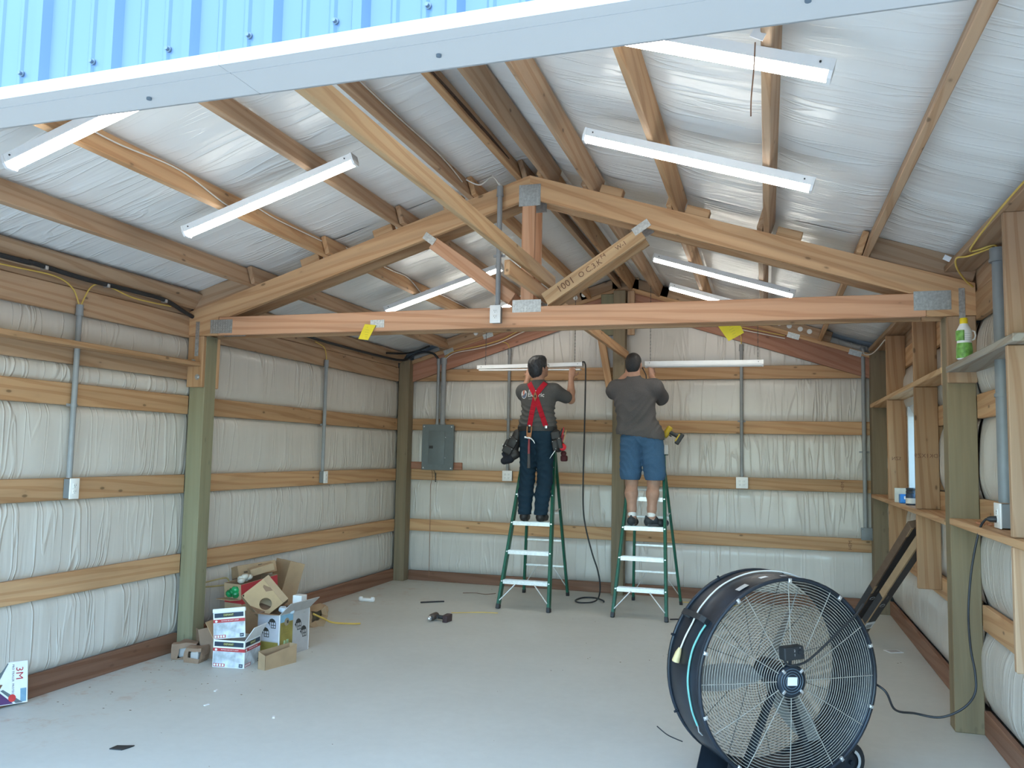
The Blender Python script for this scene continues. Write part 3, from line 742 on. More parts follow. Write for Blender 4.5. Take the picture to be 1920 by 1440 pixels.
def conduit(label, x, y, z0, z1, r, wall, box=None, top_fit=True, mat=PVC):
    t = empty('conduit', (x, y, z0), label, 'conduit', 'grey conduits with outlet boxes')
    MB().cyl((x, y, z0), (x, y, z1), r, 14).build('pipe', mat, t)
    m = MB(); m.cyl((x, y, z1 - 0.05), (x, y, z1 + 0.012), r * 1.28, 14); m.cyl((x, y, z1 - 0.062), (x, y, z1 - 0.048), r * 1.4, 14)
    m.build('coupling', mat, t)
    q = Vector(wall)
    for zz in (z0 + (z1 - z0) * 0.42,):
        m = MB(); M = face((x, y, zz), -q)
        m.M = M; m.boxm((-r * 2.3, r * 0.5, -0.009), (r * 2.3, r * 1.05, 0.009), Matrix()); m.cyl((0, 0, -0.009), (0, 0, 0.009), r * 1.18, 14)
        m.build('strap_clip', mat, t)
    return t
c1 = conduit('grey conduit on the left wall in front of the truss, white outlet below', XL + 0.026, 4.425, 1.365, 2.50, 0.0185, (-1, 0, 0))
outlet(c1, face((XL + 0.058, 4.44, 1.295), (1, 0, 0)), 0.078, 0.135, 0.055)
c2 = conduit('grey conduit on the left wall behind the truss, white outlet below', XL + 0.026, 7.70, 1.36, 2.50, 0.0185, (-1, 0, 0))
outlet(c2, face((XL + 0.058, 7.715, 1.30), (1, 0, 0)), 0.078, 0.125, 0.055)
c3 = conduit('grey back wall conduit left of the man in suspenders, square white outlet below', -2.99, YB - 0.026, 1.375, 2.84, 0.0185, (0, 1, 0))
outlet(c3, face((-2.985, YB - 0.05, 1.31), (0, -1, 0)), 0.122, 0.125, 0.05, 2)
c4 = conduit('grey back wall conduit right of the man in shorts, square white outlet below', -0.265, YB - 0.026, 1.37, 2.84, 0.0185, (0, 1, 0))
outlet(c4, face((-0.262, YB - 0.05, 1.305), (0, -1, 0)), 0.13, 0.125, 0.05, 2)
c5 = conduit('grey conduit in the far right corner ending in a grey junction box', 1.0, YB - 0.035, 0.86, 2.78, 0.022, (0, 1, 0))
m = MB(); m.rbox((0.955, YB - 0.085, 0.745), (1.058, YB - 0.005, 0.865), 0.006); m.rbox((0.950, YB - 0.090, 0.740), (1.063, YB - 0.083, 0.870), 0.003)
jb = m.build('junction_box', BOX_GREY, c5)
q = MB(); q.cyl((0.965, YB - 0.0895, 0.853), (0.965, YB - 0.093, 0.853), 0.004, 8); q.cyl((1.048, YB - 0.0895, 0.757), (1.048, YB - 0.093, 0.757), 0.004, 8); q.build('screw', DARK, jb)
c6 = conduit('grey conduit standing on the right wall shelf with a white outlet feeding the fan', XR - 0.03, 4.90, 1.375, 2.70, 0.034, (1, 0, 0), mat=BOX_GREY)
outlet(c6, face((XR - 0.085, 4.83, 1.312), (-1, 0, 0)), 0.125, 0.128, 0.085)
c7 = conduit('grey conduit beside the king post with a white outlet on the tie beam', -1.807, T1 - 0.028, 2.62, 3.465, 0.0185, (0, 1, 0))
outlet(c7, face((-1.815, T1 - 0.058, 2.552), (0, -1, 0)), 0.079, 0.128, 0.055)
t = empty('outlet', (XR - 0.03, 5.95, 1.30), 'white outlet on the right wall above the lower shelf just behind the post', 'outlet')
outlet(t, face((XR - 0.05, 5.98, 1.305), (-1, 0, 0)), 0.078, 0.13, 0.048)

# electrical panel
ep = empty('electrical_panel', (-3.87, YB - 0.06, 1.36), 'dark grey electrical panel box on the back wall near the left corner', 'electrical panel')
MB().rbox((-4.045, YB - 0.10, 1.375), (-3.685, YB, 1.905), 0.004).build('cabinet', PANEL_GREY, ep)
cov = MB().rbox((-4.075, YB - 0.112, 1.358), (-3.662, YB - 0.098, 1.918), 0.004).build('panel_cover', PANEL_GREY, ep)
MB().rbox((-3.985, YB - 0.119, 1.43), (-3.775, YB - 0.111, 1.84), 0.003).build('panel_door', PANEL_GREY, ep)
m = MB(); m.rbox((-3.975, YB - 0.126, 1.622), (-3.925, YB - 0.118, 1.657), 0.003); m.build('door_latch', DARK, ep)
for x in (-4.05, -3.688):
    for z in (1.385, 1.89): q = MB(); q.cyl((x, YB - 0.111, z), (x, YB - 0.117, z), 0.009, 10); q.build('screw', STEEL, ep)
for z in (1.51, 1.76): q = MB(); q.cyl((-3.765, YB - 0.111, z), (-3.765, YB - 0.115, z), 0.005, 8); q.build('screw', STEEL, ep)
board('backing_plank', (XL + 0.145, YB - 0.025, 1.366), (-3.575, YB - 0.001, 1.455), FIR_RED, label='short reddish plank behind the electrical panel above the third girt', cat='plank')
for x, r, z1, lab in ((-3.905, 0.019, 2.73, 'thin grey conduit rising from the electrical panel to the roof'), (-3.835, 0.031, 2.74, 'thick grey conduit rising from the electrical panel to the roof')):
    t = empty('panel_conduit', (x, YB - 0.05, 1.90), lab, 'conduit')
    MB().cyl((x, YB - 0.05, 1.90), (x, YB - 0.05, z1), r, 16).build('pipe', PVC, t)
    q = MB(); q.cyl((x, YB - 0.05, z1 - 0.07), (x, YB - 0.05, z1 + 0.01), r * 1.25, 16); q.build('coupling', PVC, t)
    q = MB(); q.cyl((x, YB - 0.05, 1.90), (x, YB - 0.05, 1.94), r * 1.3, 16); q.build('fitting', PVC, t)
m = MB(); m.tube([(-3.97, YB - 0.03, 1.36), (-3.96, YB - 0.02, 1.27), (-3.985, YB - 0.015, 1.17), (-3.98, YB - 0.015, 0.6), (-3.975, YB - 0.015, 0.05)], 0.003, 6)
m.build('loose_wire', plain('copper_wire', (0.32, 0.16, 0.09), 0.5), label='thin brown wire dangling below the electrical panel', cat='wire')
m = MB()
for k in range(5): m.cyl((-3.92, YB - 0.02, 1.30 - k * 0.022), (-3.92, YB - 0.02, 1.315 - k * 0.022), 0.008 - 0.001 * (k % 2), 8)
m.tube([(-3.95, YB - 0.02, 1.36), (-3.93, YB - 0.02, 1.33), (-3.92, YB - 0.02, 1.21)], 0.003, 6)
m.build('hanging_clip', BLACK, label='small black clip dangling under the electrical panel', cat='clip')

# ------------------------------------------------------------------ shelves
board('shelf', (XL + 0.001, 1.64, 2.218), (XL + 0.125, 5.70, 2.254), FIR, label='long narrow ledge board along the upper left wall ending at the post', cat='shelf')
UP_L = board('shelf', (XR - 0.165, 4.15, 2.118), (XR + 0.02, 5.598, 2.156), GREY_WOOD, label='weathered grey upper shelf carrying the spray bottle on the right wall', cat='shelf')
board('shelf', (XR - 0.165, 3.6, 1.207), (XR - 0.001, 5.598, 1.245), FIR, label='lower shelf in front of the right post, under the outlet feeding the fan', cat='shelf')
board('shelf', (XR - 0.165, 5.742, 2.132), (XR - 0.001, 9.495, 2.170), FIR_PALE, label='empty upper shelf on the right wall running back from the post', cat='shelf')
board('shelf', (XR - 0.165, 5.742, 1.192), (XR - 0.001, 9.495, 1.230), FIR, label='lower shelf behind the right post carrying the blue jar and box', cat='shelf')
marks(wall_right, [('=DK1XZ9', 0, 0, 0.042)], face((1.135, 6.783, 1.62), (0, -1, 0)) @ Matrix.Rotation(math.radians(90), 4, 'X') @ Matrix.Scale(-1, 4, (1, 0, 0)), STAMP)
marks(wall_right, [('SZN', 0, 0, 0.042)], face((1.12, 8.243, 1.60), (0, -1, 0)) @ Matrix.Rotation(math.radians(90), 4, 'X') @ Matrix.Scale(-1, 4, (1, 0, 0)), STAMP)
marks(wall_back, [('HEM', 0, 0, 0.05)], face((0.85, YB - 0.0012, 0.674), (0, -1, 0)) @ Matrix.Rotation(math.radians(90), 4, 'X') @ Matrix.Rotation(math.radians(90), 4, 'Z'), STAMP)
marks(wall_back, [('HEM', 0, 0, 0.045)], face((0.78, YB - 0.0012, 1.298), (0, -1, 0)) @ Matrix.Rotation(math.radians(90), 4, 'X') @ Matrix.Rotation(math.radians(90), 4, 'Z'), STAMP)

# spray bottle
GREEN_LABEL = plain('green_label', (0.16, 0.36, 0.07), 0.4, 0, 0.35, 40)
bt = empty('spray_bottle', (1.072, 5.22, 2.157), 'white and green spray bottle with a yellow cap on the weathered grey shelf', 'bottle')
BM = Matrix.Translation((1.072, 5.22, 2.157))
m = MB()
m.lathe([(0.036, 0), (0.040, 0.006), (0.041, 0.06), (0.037, 0.10), (0.041, 0.135), (0.039, 0.165), (0.024, 0.195), (0.020, 0.205)], BM, 24)
body = m.build('bottle_body', WHITE, bt)
m = MB(); m.lathe([(0.0425, 0.006), (0.0425, 0.058), (0.0385, 0.092)], BM, 24, caps=False); m.build('label', GREEN_LABEL, bt)
m = MB()
m.ring_tube([[BM @ Vector((0.043 * math.cos(a), 0.043 * math.sin(a), z)) for a in [math.pi * (0.95 + 0.5 * k / 8) for k in range(9)]] for z in (0.105, 0.163)], caps=False)
m.build('label', GREEN_LABEL, bt)
m = MB(); m.lathe([(0.021, 0.195), (0.021, 0.232), (0.018, 0.236)], BM, 20); m.build('cap', plain('yellow_cap', (0.80, 0.58, 0.02), 0.35), bt)
m = MB(); m.tube([BM @ Vector((0.036, 0, 0.165)), BM @ Vector((0.054, 0, 0.158)), BM @ Vector((0.058, 0, 0.135)), BM @ Vector((0.052, 0, 0.115)), BM @ Vector((0.038, 0, 0.108))], 0.0045, 8); m.build('bottle_handle', WHITE, bt)
m = MB(); MT = face((1.081, 5.1755, 2.30), (0, -1, 0)) @ Matrix.Rotation(math.radians(90), 4, 'X')
for k in range(5): m.text('--------', MT @ Matrix.Translation((0, -0.012 * k, 0.0)), 0.012, 0.0004)
m.build('label_print', INK, bt)
# items on the lower shelf behind the post
m = MB(); m.rbox((1.055, 7.60, 1.231), (1.13, 7.68, 1.305), 0.006)
bb = m.build('small_box', plain('bright_blue_card', (0.02, 0.20, 0.55), 0.4), label='small bright blue carton on the lower right shelf', cat='box')
q = MB(); q.box((1.085, 7.5975, 1.265), (1.115, 7.5995, 1.290)); q.build('sticker', WHITE_CARD, bb)
jt = empty('jar', (1.10, 7.36, 1.231), 'dark jar with a ridged black lid and pale label on the lower right shelf', 'jar')
JM = Matrix.Translation((1.10, 7.36, 1.231))
m = MB(); m.lathe([(0.036, 0), (0.038, 0.004), (0.038, 0.085), (0.032, 0.095)], JM, 20); m.build('jar_body', NAVY_INK, jt)
m = MB(); m.lathe([(0.036, 0.095), (0.036, 0.112), (0.033, 0.113), (0.033, 0.120), (0.036, 0.121), (0.036, 0.132), (0.030, 0.136)], JM, 20); m.build('lid', BLACK, jt)
m = MB(); m.lathe([(0.0388, 0.012), (0.0388, 0.055)], JM, 20, caps=False); m.build('label', plain('pale_label', (0.66, 0.60, 0.52), 0.5), jt)
m = MB(); m.box((1.04, 7.79, 1.231), (1.14, 7.81, 1.35)); m.build('card_sleeve', plain('clear_sleeve', (0.52, 0.46, 0.36), 0.3), label='upright beige card sleeve behind the blue carton on the lower shelf', cat='card')
m = MB(); m.box((1.135, 7.02, 0.95), (1.205, 7.04, 1.12)); m.build('paper_sheet', WHITE_CARD, label='white paper sheet tucked behind the leaning cartons under the lower shelf', cat='paper')
# crumbs / red debris on the shelf by the plug
m = MB(); rr = random.Random(5)
for k in range(16):
    px, py = XR - 0.04 - rr.random() * 0.08, 5.02 + rr.random() * 0.16
    m.rbox((px, py, 1.2455), (px + 0.016, py + 0.012, 1.250 + rr.random() * 0.008), 0.002, 1)
m.build('wood_chips', plain('reddish_chips', (0.42, 0.17, 0.08), 0.8), label='heap of reddish wood chips on the shelf beside the plug', cat='wood chips', kind='stuff')

# ------------------------------------------------------------------ cables
def smooth(pts, n=8):
    pts = [Vector(p) for p in pts]; out = []
    for i in range(len(pts) - 1):
        p0, p1, p2, p3 = pts[max(i - 1, 0)], pts[i], pts[i + 1], pts[min(i + 2, len(pts) - 1)]
        for k in range(n):
            t = k / n
            out.append(0.5 * ((2 * p1) + (-p0 + p2) * t + (2 * p0 - 5 * p1 + 4 * p2 - p3) * t * t + (-p0 + 3 * p1 - 3 * p2 + p3) * t ** 3))
    return out + [pts[-1]]
def cable(name, pts, r, mat, label, cat='cable', parent=None, **k):
    return MB().tube(smooth(pts), r, 8).build(name, mat, parent, **({} if parent else dict(label=label, cat=cat)), **k)
ex = XL + 0.055
t = empty('black_cable', (ex, 4.5, 2.69), 'thick black cable clipped along the left eave board in front of the truss', 'cable')
MB().tube(smooth([(ex, 1.7, 2.70), (ex, 3.79, 2.695), (ex, 4.0, 2.70), (ex, 4.42, 2.685), (ex, 4.9, 2.69), (ex, 5.2, 2.685), (ex - 0.01, 5.42, 2.64), (ex - 0.02, 5.55, 2.615)]), 0.016, 10).build('cable_run', BLACK, t)
for y, z in ((4.1, 2.698), (4.62, 2.687), (5.2, 2.686)):
    q = MB(); q.rbox((ex - 0.025, y - 0.012, z - 0.022), (ex + 0.019, y + 0.012, z + 0.004), 0.004); q.build('cable_clip', GALV, t)
cable('black_cable', [(ex, 5.80, 2.66), (ex, 6.9, 2.70), (ex, 7.65, 2.69), (ex, 8.7, 2.69), (ex + 0.05, 9.4, 2.70), (-4.19, 9.55, 2.79), (-4.08, 9.60, 2.82), (-3.97, 9.62, 2.80), (-3.91, 9.635, 2.735)], 0.014, BLACK, 'thick black cable along the rear left eave bending down into the panel conduit')
cable('black_cable', [(ex + 0.03, 9.0, 2.74), (-4.25, 9.50, 2.80), (-4.0, 9.56, 2.89)], 0.012, BLACK, 'short black cable branching up to the roof above the left corner')
cable('yellow_cable', [(XL + 0.01, 3.4, 2.64), (XL + 0.02, 3.9, 2.655), (XL + 0.03, 4.2, 2.66), (XL + 0.03, 4.35, 2.61), (XL + 0.026, 4.42, 2.505)], 0.005, YELLOW_WIRE, 'yellow cable dropping from the front into the left wall conduit')
cable('yellow_cable', [(XL + 0.03, 5.3, 2.655), (XL + 0.04, 4.9, 2.645), (XL + 0.05, 4.62, 2.68), (XL + 0.04, 4.5, 2.65), (XL + 0.026, 4.43, 2.505)], 0.005, YELLOW_WIRE, 'yellow cable coming from the truss side into the left wall conduit')
cable('yellow_cable', [(XL + 0.03, 7.45, 2.67), (XL + 0.03, 7.64, 2.63), (XL + 0.026, 7.70, 2.505)], 0.005, YELLOW_WIRE, 'yellow cable feeding the conduit on the rear left wall')
for dx, lab in ((0.0, 'upper yellow cable running from the panel conduit up along the left gable rafter'), (0.03, 'lower yellow cable running from the panel conduit up along the left gable rafter')):
    cable('yellow_cable', [(-3.83 + dx, 9.62, 2.74), (-3.70 + dx, 9.60, 2.82 - dx * 0.5), (-3.35, 9.59, 2.885 - dx), (-3.08, 9.59, 2.955 - dx), (-2.75, 9.59, 3.10 - dx * 1.3), (-2.2, 9.60, 3.24 - dx), (-1.72, 9.60, 3.22 - dx), (-1.6, 9.53, 3.25 - dx), (-1.4, 9.55, 3.21 - dx), (-0.7, 9.59, 3.13 - dx), (0.2, 9.6, 2.93 - dx)], 0.005, YELLOW_WIRE if dx == 0 else WHITE_WIRE, lab)
cable('yellow_cable', [(-3.08, 9.60, 2.93), (-3.01, 9.625, 2.91), (-2.99, 9.66, 2.85)], 0.005, YELLOW_WIRE, 'short yellow cable entering the back wall conduit left of the man in suspenders')
cable('yellow_cable', [(-0.32, 9.60, 3.02), (-0.27, 9.63, 2.95), (-0.265, 9.66, 2.85)], 0.005, YELLOW_WIRE, 'short yellow cable entering the back wall conduit right of the man in shorts')
cable('yellow_cable', [(1.0, 9.655, 2.79), (1.0, 9.5, 2.70), (1.04, 9.1, 2.665), (1.05, 8.3, 2.69)], 0.006, WHITE_WIRE, 'pale cable strung from the corner conduit to the right wall studs')
cable('yellow_cable', [(XR - 0.16, 2.6, 2.77), (XR - 0.165, 3.93, 2.762), (XR - 0.165, 4.5, 2.745), (XR - 0.16, 4.86, 2.725), (XR - 0.145, 4.98, 2.722), (XR - 0.10, 4.96, 2.725), (XR - 0.05, 4.92, 2.735), (XR - 0.03, 4.90, 2.71)], 0.0055, YELLOW_WIRE, 'yellow cable along the right eave edge bending into the shelf conduit')
cable('yellow_cable', [(XR - 0.05, 4.93, 2.725), (XR - 0.13, 5.1, 2.722), (XR - 0.17, 5.2, 2.735), (XR - 0.15, 5.3, 2.70), (XR - 0.08, 5.45, 2.66), (XR - 0.02, 5.53, 2.63)], 0.0055, YELLOW_WIRE, 'yellow cable looping down behind the right heel of the truss')
for s, (x, ys, lab) in enumerate(((-3.195, [(1.8, .12), (2.9, .12), (3.4, .10), (3.9, .125), (4.35, .03), (4.55, .13), (4.9, .11), (5.5, .115)], 'white cable stapled along the second purlin of the left slope'),
                    (-2.035, [(1.8, .12), (3.7, .12), (4.2, .115), (5.0, .12), (5.35, .06)], 'white cable stapled along the purlin beside the ridge'),
                    (-3.15, [(5.8, .12), (6.6, .12), (7.0, .13), (7.3, .02), (7.6, .12), (9.3, .12)], 'white cable stapled along the second purlin behind the truss'),
                    (0.005 - 0.041, [(7.0, .13), (7.05, .05), (7.15, .0)], 'white cable looping to the strip light on the rear right slope'))):
    n = nrm(x); side = 0.026 if x < XC else -0.026
    cable('white_cable', [Vector((x + side, y, zc(x))) + n * h for y, h in ys], 0.0045, WHITE_WIRE, lab)
cable('white_cable', [Vector((-2.0, 5.35, zc(-2.0) + 0.06)), (-1.92, 5.42, 3.46), (-1.85, 5.48, 3.53), (-1.81, 5.53, 3.48)], 0.0045, WHITE_WIRE, 'white cable dropping from the ridge purlin into the truss conduit')
cable('white_cable', [(-1.86, 5.50, 3.55), (-1.83, 5.52, 3.52), (-1.80, 5.53, 3.475)], 0.0045, WHITE_WIRE, 'short white cable end sticking out of the truss conduit')
cable('dark_twig', [(-0.03, 2.93, 3.03), (-0.035, 2.96, 2.95), (-0.045, 3.0, 2.86), (-0.047, 3.02, 2.80)], 0.0025, STAMP, 'loose dark strap hanging from the purlin under the front right light', 'strap')
m = MB(); m.boxm((-0.024, -0.002, -0.02), (0.024, 0.002, 0.02), Matrix.Translation((-0.017, 2.9, 3.045)) @ Matrix.Rotation(0.5, 4, 'Y')); m.build('paper_tag', WHITE_CARD, label='small white paper tag stuck on the purlin under the front right light', cat='tag')
m = MB(); m.boxm((-0.02, -0.002, -0.015), (0.02, 0.002, 0.015), Matrix.Translation((1.02, 5.35, 2.77)) @ Matrix.Rotation(0.5, 4, 'Y')); m.build('paper_tag', WHITE_CARD, label='small white tag at the far end of the right eave board', cat='tag')
# yellow truss warning tags
def yellow_tag(M, pts, lab):
    m = MB(); m.prism(pts, -0.0008, 0.0008, M)
    o = m.build('warning_tag', YELLOW_TAG, label=lab, cat='tag', group='yellow tags on the tie beam')
    k = MB()
    cx = sum(p[0] for p in pts) / 4; cz = sum(p[1] for p in pts) / 4
    ang = math.atan2(pts[1][1] - pts[0][1], pts[1][0] - pts[0][0])
    for j in range(5): k.text(('---', '--------', '--------', '------', '----')[j], M @ Matrix.Translation((cx, cz, 0.0012)) @ Matrix.Rotation(ang, 4, 'Z') @ Matrix.Translation((0, 0.036 - 0.018 * j, 0)), 0.012, 0.0003)
    k.build('tag_print', INK, o)
Ry = Matrix.Rotation(math.radians(90), 4, 'X')
yellow_tag(Matrix.Translation((-2.84, T1 - 0.012, 2.46)) @ Ry, [(-0.055, -0.055), (0.025, -0.065), (0.085, 0.045), (-0.005, 0.055)], 'yellow tag stapled to the tie beam left of the outlet')
yellow_tag(Matrix.Translation((-0.225, T1 + 0.19, 2.42)) @ Ry, [(-0.015, -0.06), (0.085, -0.005), (0.06, 0.05), (-0.085, 0.045)], 'yellow tag hanging under the right half of the tie beam')
# ------------------------------------------------------------------ stepladders
FIBRE = plain('green_fibreglass', (0.012, 0.125, 0.075), 0.4, 0, 0.08, 30)
RIVET = STEEL
def ladder(fl, fr_, bl_, br_, top_y, top_z, label):
    fl, fr_, bl_, br_ = [Vector(p) for p in (fl, fr_, bl_, br_)]
    cx = (fl.x + fr_.x) / 2; hw = 0.165
    tl, tr = Vector((cx - hw, top_y - 0.045, top_z)), Vector((cx + hw, top_y - 0.045, top_z))
    ul, ur = Vector((cx - hw + 0.025, top_y + 0.05, top_z)), Vector((cx + hw - 0.025, top_y + 0.05, top_z))
    t = empty('stepladder', (cx, (fl.y + bl_.y) / 2, 0), label, 'ladder', 'green stepladders')
    def rail(a, b, w, d, name):
        dirv = (b - a).normalized(); M = axes(a, dirv, (0, -1, 0)); L = (b - a).length
        m = MB(); m.M = M
        m.box((0.0, -w / 2, d / 2 - 0.006), (L, w / 2, d / 2)); m.box((0.0, -w / 2, -d / 2), (L, -w / 2 + 0.006, d / 2)); m.box((0.0, w / 2 - 0.006, -d / 2), (L, w / 2, d / 2))
        r = m.build(name, FIBRE, t, frame=M)
        k = MB(); k.M = M; k.rbox((-0.004, -w / 2 - 0.003, -d / 2 - 0.003), (0.045, w / 2 + 0.003, d / 2 + 0.003), 0.004); k.build('rubber_foot', BLACK, r)
        return r
    Rl = rail(fl, tl, 0.030, 0.066, 'front_rail'); Rr = rail(fr_, tr, 0.030, 0.066, 'front_rail')
    Bl = rail(bl_, ul, 0.026, 0.042, 'rear_rail'); Br = rail(br_, ur, 0.026, 0.042, 'rear_rail')
    def on(a, b, z): return a + (b - a) * (z / (b.z - a.z))
    for k in range(5):
        z = 0.292 * (k + 1) - 0.012
        if z > top_z - 0.15: break
        p, q = on(fl, tl, z), on(fr_, tr, z)
        m = MB(); m.rbox((p.x + 0.012, p.y - 0.036, z - 0.004), (q.x - 0.012, p.y + 0.045, z + 0.004), 0.003)
        m.box((p.x + 0.012, p.y - 0.040, z - 0.036), (q.x - 0.012, p.y - 0.034, z + 0.003)); m.box((p.x + 0.012, p.y + 0.040, z - 0.025), (q.x - 0.012, p.y + 0.045, z + 0.003))
        for j in range(6): m.box((p.x + 0.02, p.y - 0.030 + j * 0.012, z + 0.004), (q.x - 0.02, p.y - 0.026 + j * 0.012, z + 0.0055))
        st = m.build('step', ALU, t)
        rv = MB()
        for pp, s in ((p, -1), (q, 1)):
            rv.cyl((pp.x, pp.y - 0.033, z - 0.01), (pp.x, pp.y - 0.040, z - 0.01), 0.008, 8)
        rv.build('rivet', RIVET, st)
    for (a, b, c, d) in ((fl, tl, fr_, tr),):
        for s, (f0, t0) in ((1, (a, b)), (-1, (c, d))):
            p = on(f0, t0, 0.085); q = on(f0, t0, 0.262)
            m = MB(); m.tube([(p.x + 0.010 * s, p.y - 0.034, p.z), (q.x + 0.155 * s, q.y - 0.036, 0.255)], 0.0065, 6); m.build('diagonal_brace', ALU, t)
    for z in (0.33, 0.62, 0.93, 1.22):
        p, q = on(bl_, ul, z), on(br_, ur, z)
        m = MB(); m.rbox((p.x, p.y - 0.004, z - 0.012), (q.x, p.y + 0.012, z + 0.012), 0.003); m.build('rear_bar', ALU, t)
    for s, (f0, t0) in ((1, (bl_, ul)), (-1, (br_, ur))):
        p = on(f0, t0, 0.10); q = on(f0, t0, 0.32)
        m = MB(); m.tube([(p.x + 0.006 * s, p.y, p.z), (q.x + 0.14 * s, q.y, q.z)], 0.006, 6); m.build('diagonal_brace', ALU, t)
    for (a, b, c, d) in ((fl, tl, bl_, ul), (fr_, tr, br_, ur)):
        p, q = on(a, b, 1.0), on(c, d, 0.98); mid = (p + q) / 2 + Vector((0, 0, -0.02))
        m = MB(); m.tube([p, mid, q], 0.006, 6); m.build('spreader', ALU, t)
    m = MB(); m.rbox((cx - 0.20, top_y - 0.095, top_z - 0.03), (cx + 0.20, top_y + 0.095, top_z + 0.022), 0.012); m.build('top_cap', plain('dark_green_cap', (0.012, 0.07, 0.05), 0.5), t)
    return t
ladder((-2.635, 8.28, 0), (-2.095, 8.26, 0), (-2.66, 9.33, 0), (-2.145, 9.32, 0), 8.88, 1.66, 'green fibreglass stepladder under the man in red suspenders')
ladder((-1.455, 8.28, 0), (-0.925, 8.235, 0), (-1.41, 9.33, 0), (-0.885, 9.25, 0), 8.87, 1.62, 'green fibreglass stepladder under the man in denim shorts')

# ------------------------------------------------------------------ drum fan
NAVY = plain('navy_fan_paint', (0.013, 0.018, 0.026), 0.40, 0.1, 0.5, 7, 0.002)
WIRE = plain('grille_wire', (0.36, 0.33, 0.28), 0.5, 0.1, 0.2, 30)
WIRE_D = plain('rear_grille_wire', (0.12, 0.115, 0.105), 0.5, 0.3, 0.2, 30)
BLADE = plain('dusty_blade', (0.30, 0.28, 0.25), 0.7, 0.0, 0.2, 8)
A = math.radians(32); FC = Vector((0.10, 4.30, 0.527)); FR, FL = 0.475, 0.32
FM = Matrix(((math.cos(A), 0, math.sin(A), FC.x), (math.sin(A), 0, -math.cos(A), FC.y), (0, 1, 0, FC.z), (0, 0, 0, 1)))
def fp(deg, z, r=FR + 0.012):
    a = math.radians(deg); return FM @ Vector((r * math.cos(a), r * math.sin(a), z))
fan = empty('drum_fan', (FC.x - 0.08, FC.y + 0.13, 0), 'large navy drum fan on wheels standing on the floor at the front right', 'fan')
m = MB()
m.lathe([(FR - 0.004, -FL), (FR, -FL), (FR, -FL + 0.03), (FR + 0.006, -FL + 0.045), (FR + 0.006, -0.055), (FR, -0.04), (FR, 0), (FR - 0.004, 0), (FR - 0.004, -FL)], FM, 72, caps=False)
drum = m.build('drum', NAVY, fan)
for z, nm in ((0.0, 'front_rim'), (-FL, 'rear_rim')):
    m = MB(); m.tube([FM @ Vector(((FR + 0.001) * math.cos(2 * math.pi * k / 72), (FR + 0.001) * math.sin(2 * math.pi * k / 72), z)) for k in range(72)], 0.0095, 8, closed=True); m.build(nm, NAVY, fan)
def grille(z0, dome, mat, name, n_rad, r0, phase):
    m = MB(); n = int((FR - 0.012 - r0) / 0.0128)
    for i in range(n + 1):
        r = r0 + (FR - 0.012 - r0) * i / n; z = z0 + dome * (1 - (r / FR) ** 2)
        m.tube([FM @ Vector((r * math.cos(2 * math.pi * k / 64), r * math.sin(2 * math.pi * k / 64), z)) for k in range(64)], 0.0018, 4, closed=True)
    g = m.build(name, mat, fan)
    for k in range(n_rad):
        a = 2 * math.pi * (k + phase) / n_rad; m = MB()
        m.tube([FM @ Vector((r * math.cos(a), r * math.sin(a), z0 + dome * (1 - (r / FR) ** 2) + 0.003)) for r in (r0 - 0.01, FR * 0.4, FR * 0.7, FR - 0.004)], 0.0022, 5)
        m.build('radial_wire', mat, g)
    return g
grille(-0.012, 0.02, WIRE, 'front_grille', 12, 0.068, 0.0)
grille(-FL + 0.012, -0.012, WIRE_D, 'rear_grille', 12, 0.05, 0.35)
for k in range(10):
    a = math.radians(36 * k + 18); M = FM @ Matrix.Rotation(a, 4, 'Z') @ Matrix.Translation((FR - 0.006, 0, 0.004))
    m = MB(); m.M = M; m.rbox((-0.010, -0.009, -0.004), (0.012, 0.009, 0.008), 0.003); m.cyl((0, 0, 0.008), (0, 0, 0.012), 0.005, 8); m.build('grille_clip', STEEL, fan)
m = MB(); m.M = FM
m.lathe([(0.0, 0.008), (0.074, 0.008), (0.078, 0.012), (0.070, 0.018), (0.0, 0.018)], Matrix(), 40, caps=False)
hubp = m.build('centre_plate', NAVY, fan)
for r in (0.034, 0.046, 0.058):
    m = MB(); m.tube([FM @ Vector((r * math.cos(2 * math.pi * k / 48), r * math.sin(2 * math.pi * k / 48), 0.019)) for k in range(48)], 0.002, 5, closed=True); m.build('ridge', plain('worn_navy', (0.12, 0.16, 0.20), 0.4, 0.2), hubp)
for a in (45, 135, 225, 315):
    M = FM @ Matrix.Rotation(math.radians(a), 4, 'Z') @ Matrix.Translation((0.066, 0, 0.018)); m = MB(); m.M = M; m.rbox((-0.010, -0.007, 0), (0.012, 0.007, 0.010), 0.003); m.build('clip', STEEL, hubp)
m = MB(); m.M = FM; m.boxm((-0.026, -0.019, 0.0205), (0.026, 0.020, 0.022), Matrix.Rotation(-0.05, 4, 'Z')); m.build('data_sticker', WHITE_CARD, hubp)
m = MB(); m.M = FM; m.lathe([(0.0, -0.14), (0.062, -0.14), (0.066, -0.12), (0.066, -0.03), (0.058, -0.012), (0.0, -0.012)], Matrix(), 28, caps=False); m.build('motor', NAVY, fan)
m = MB(); m.M = FM; m.lathe([(0.0, -0.235), (0.058, -0.235), (0.062, -0.16), (0.0, -0.16)], Matrix(), 24, caps=False); m.cyl((0, 0, -0.17), (0, 0, -0.13), 0.012, 10); m.build('blade_hub', BLACK, fan)
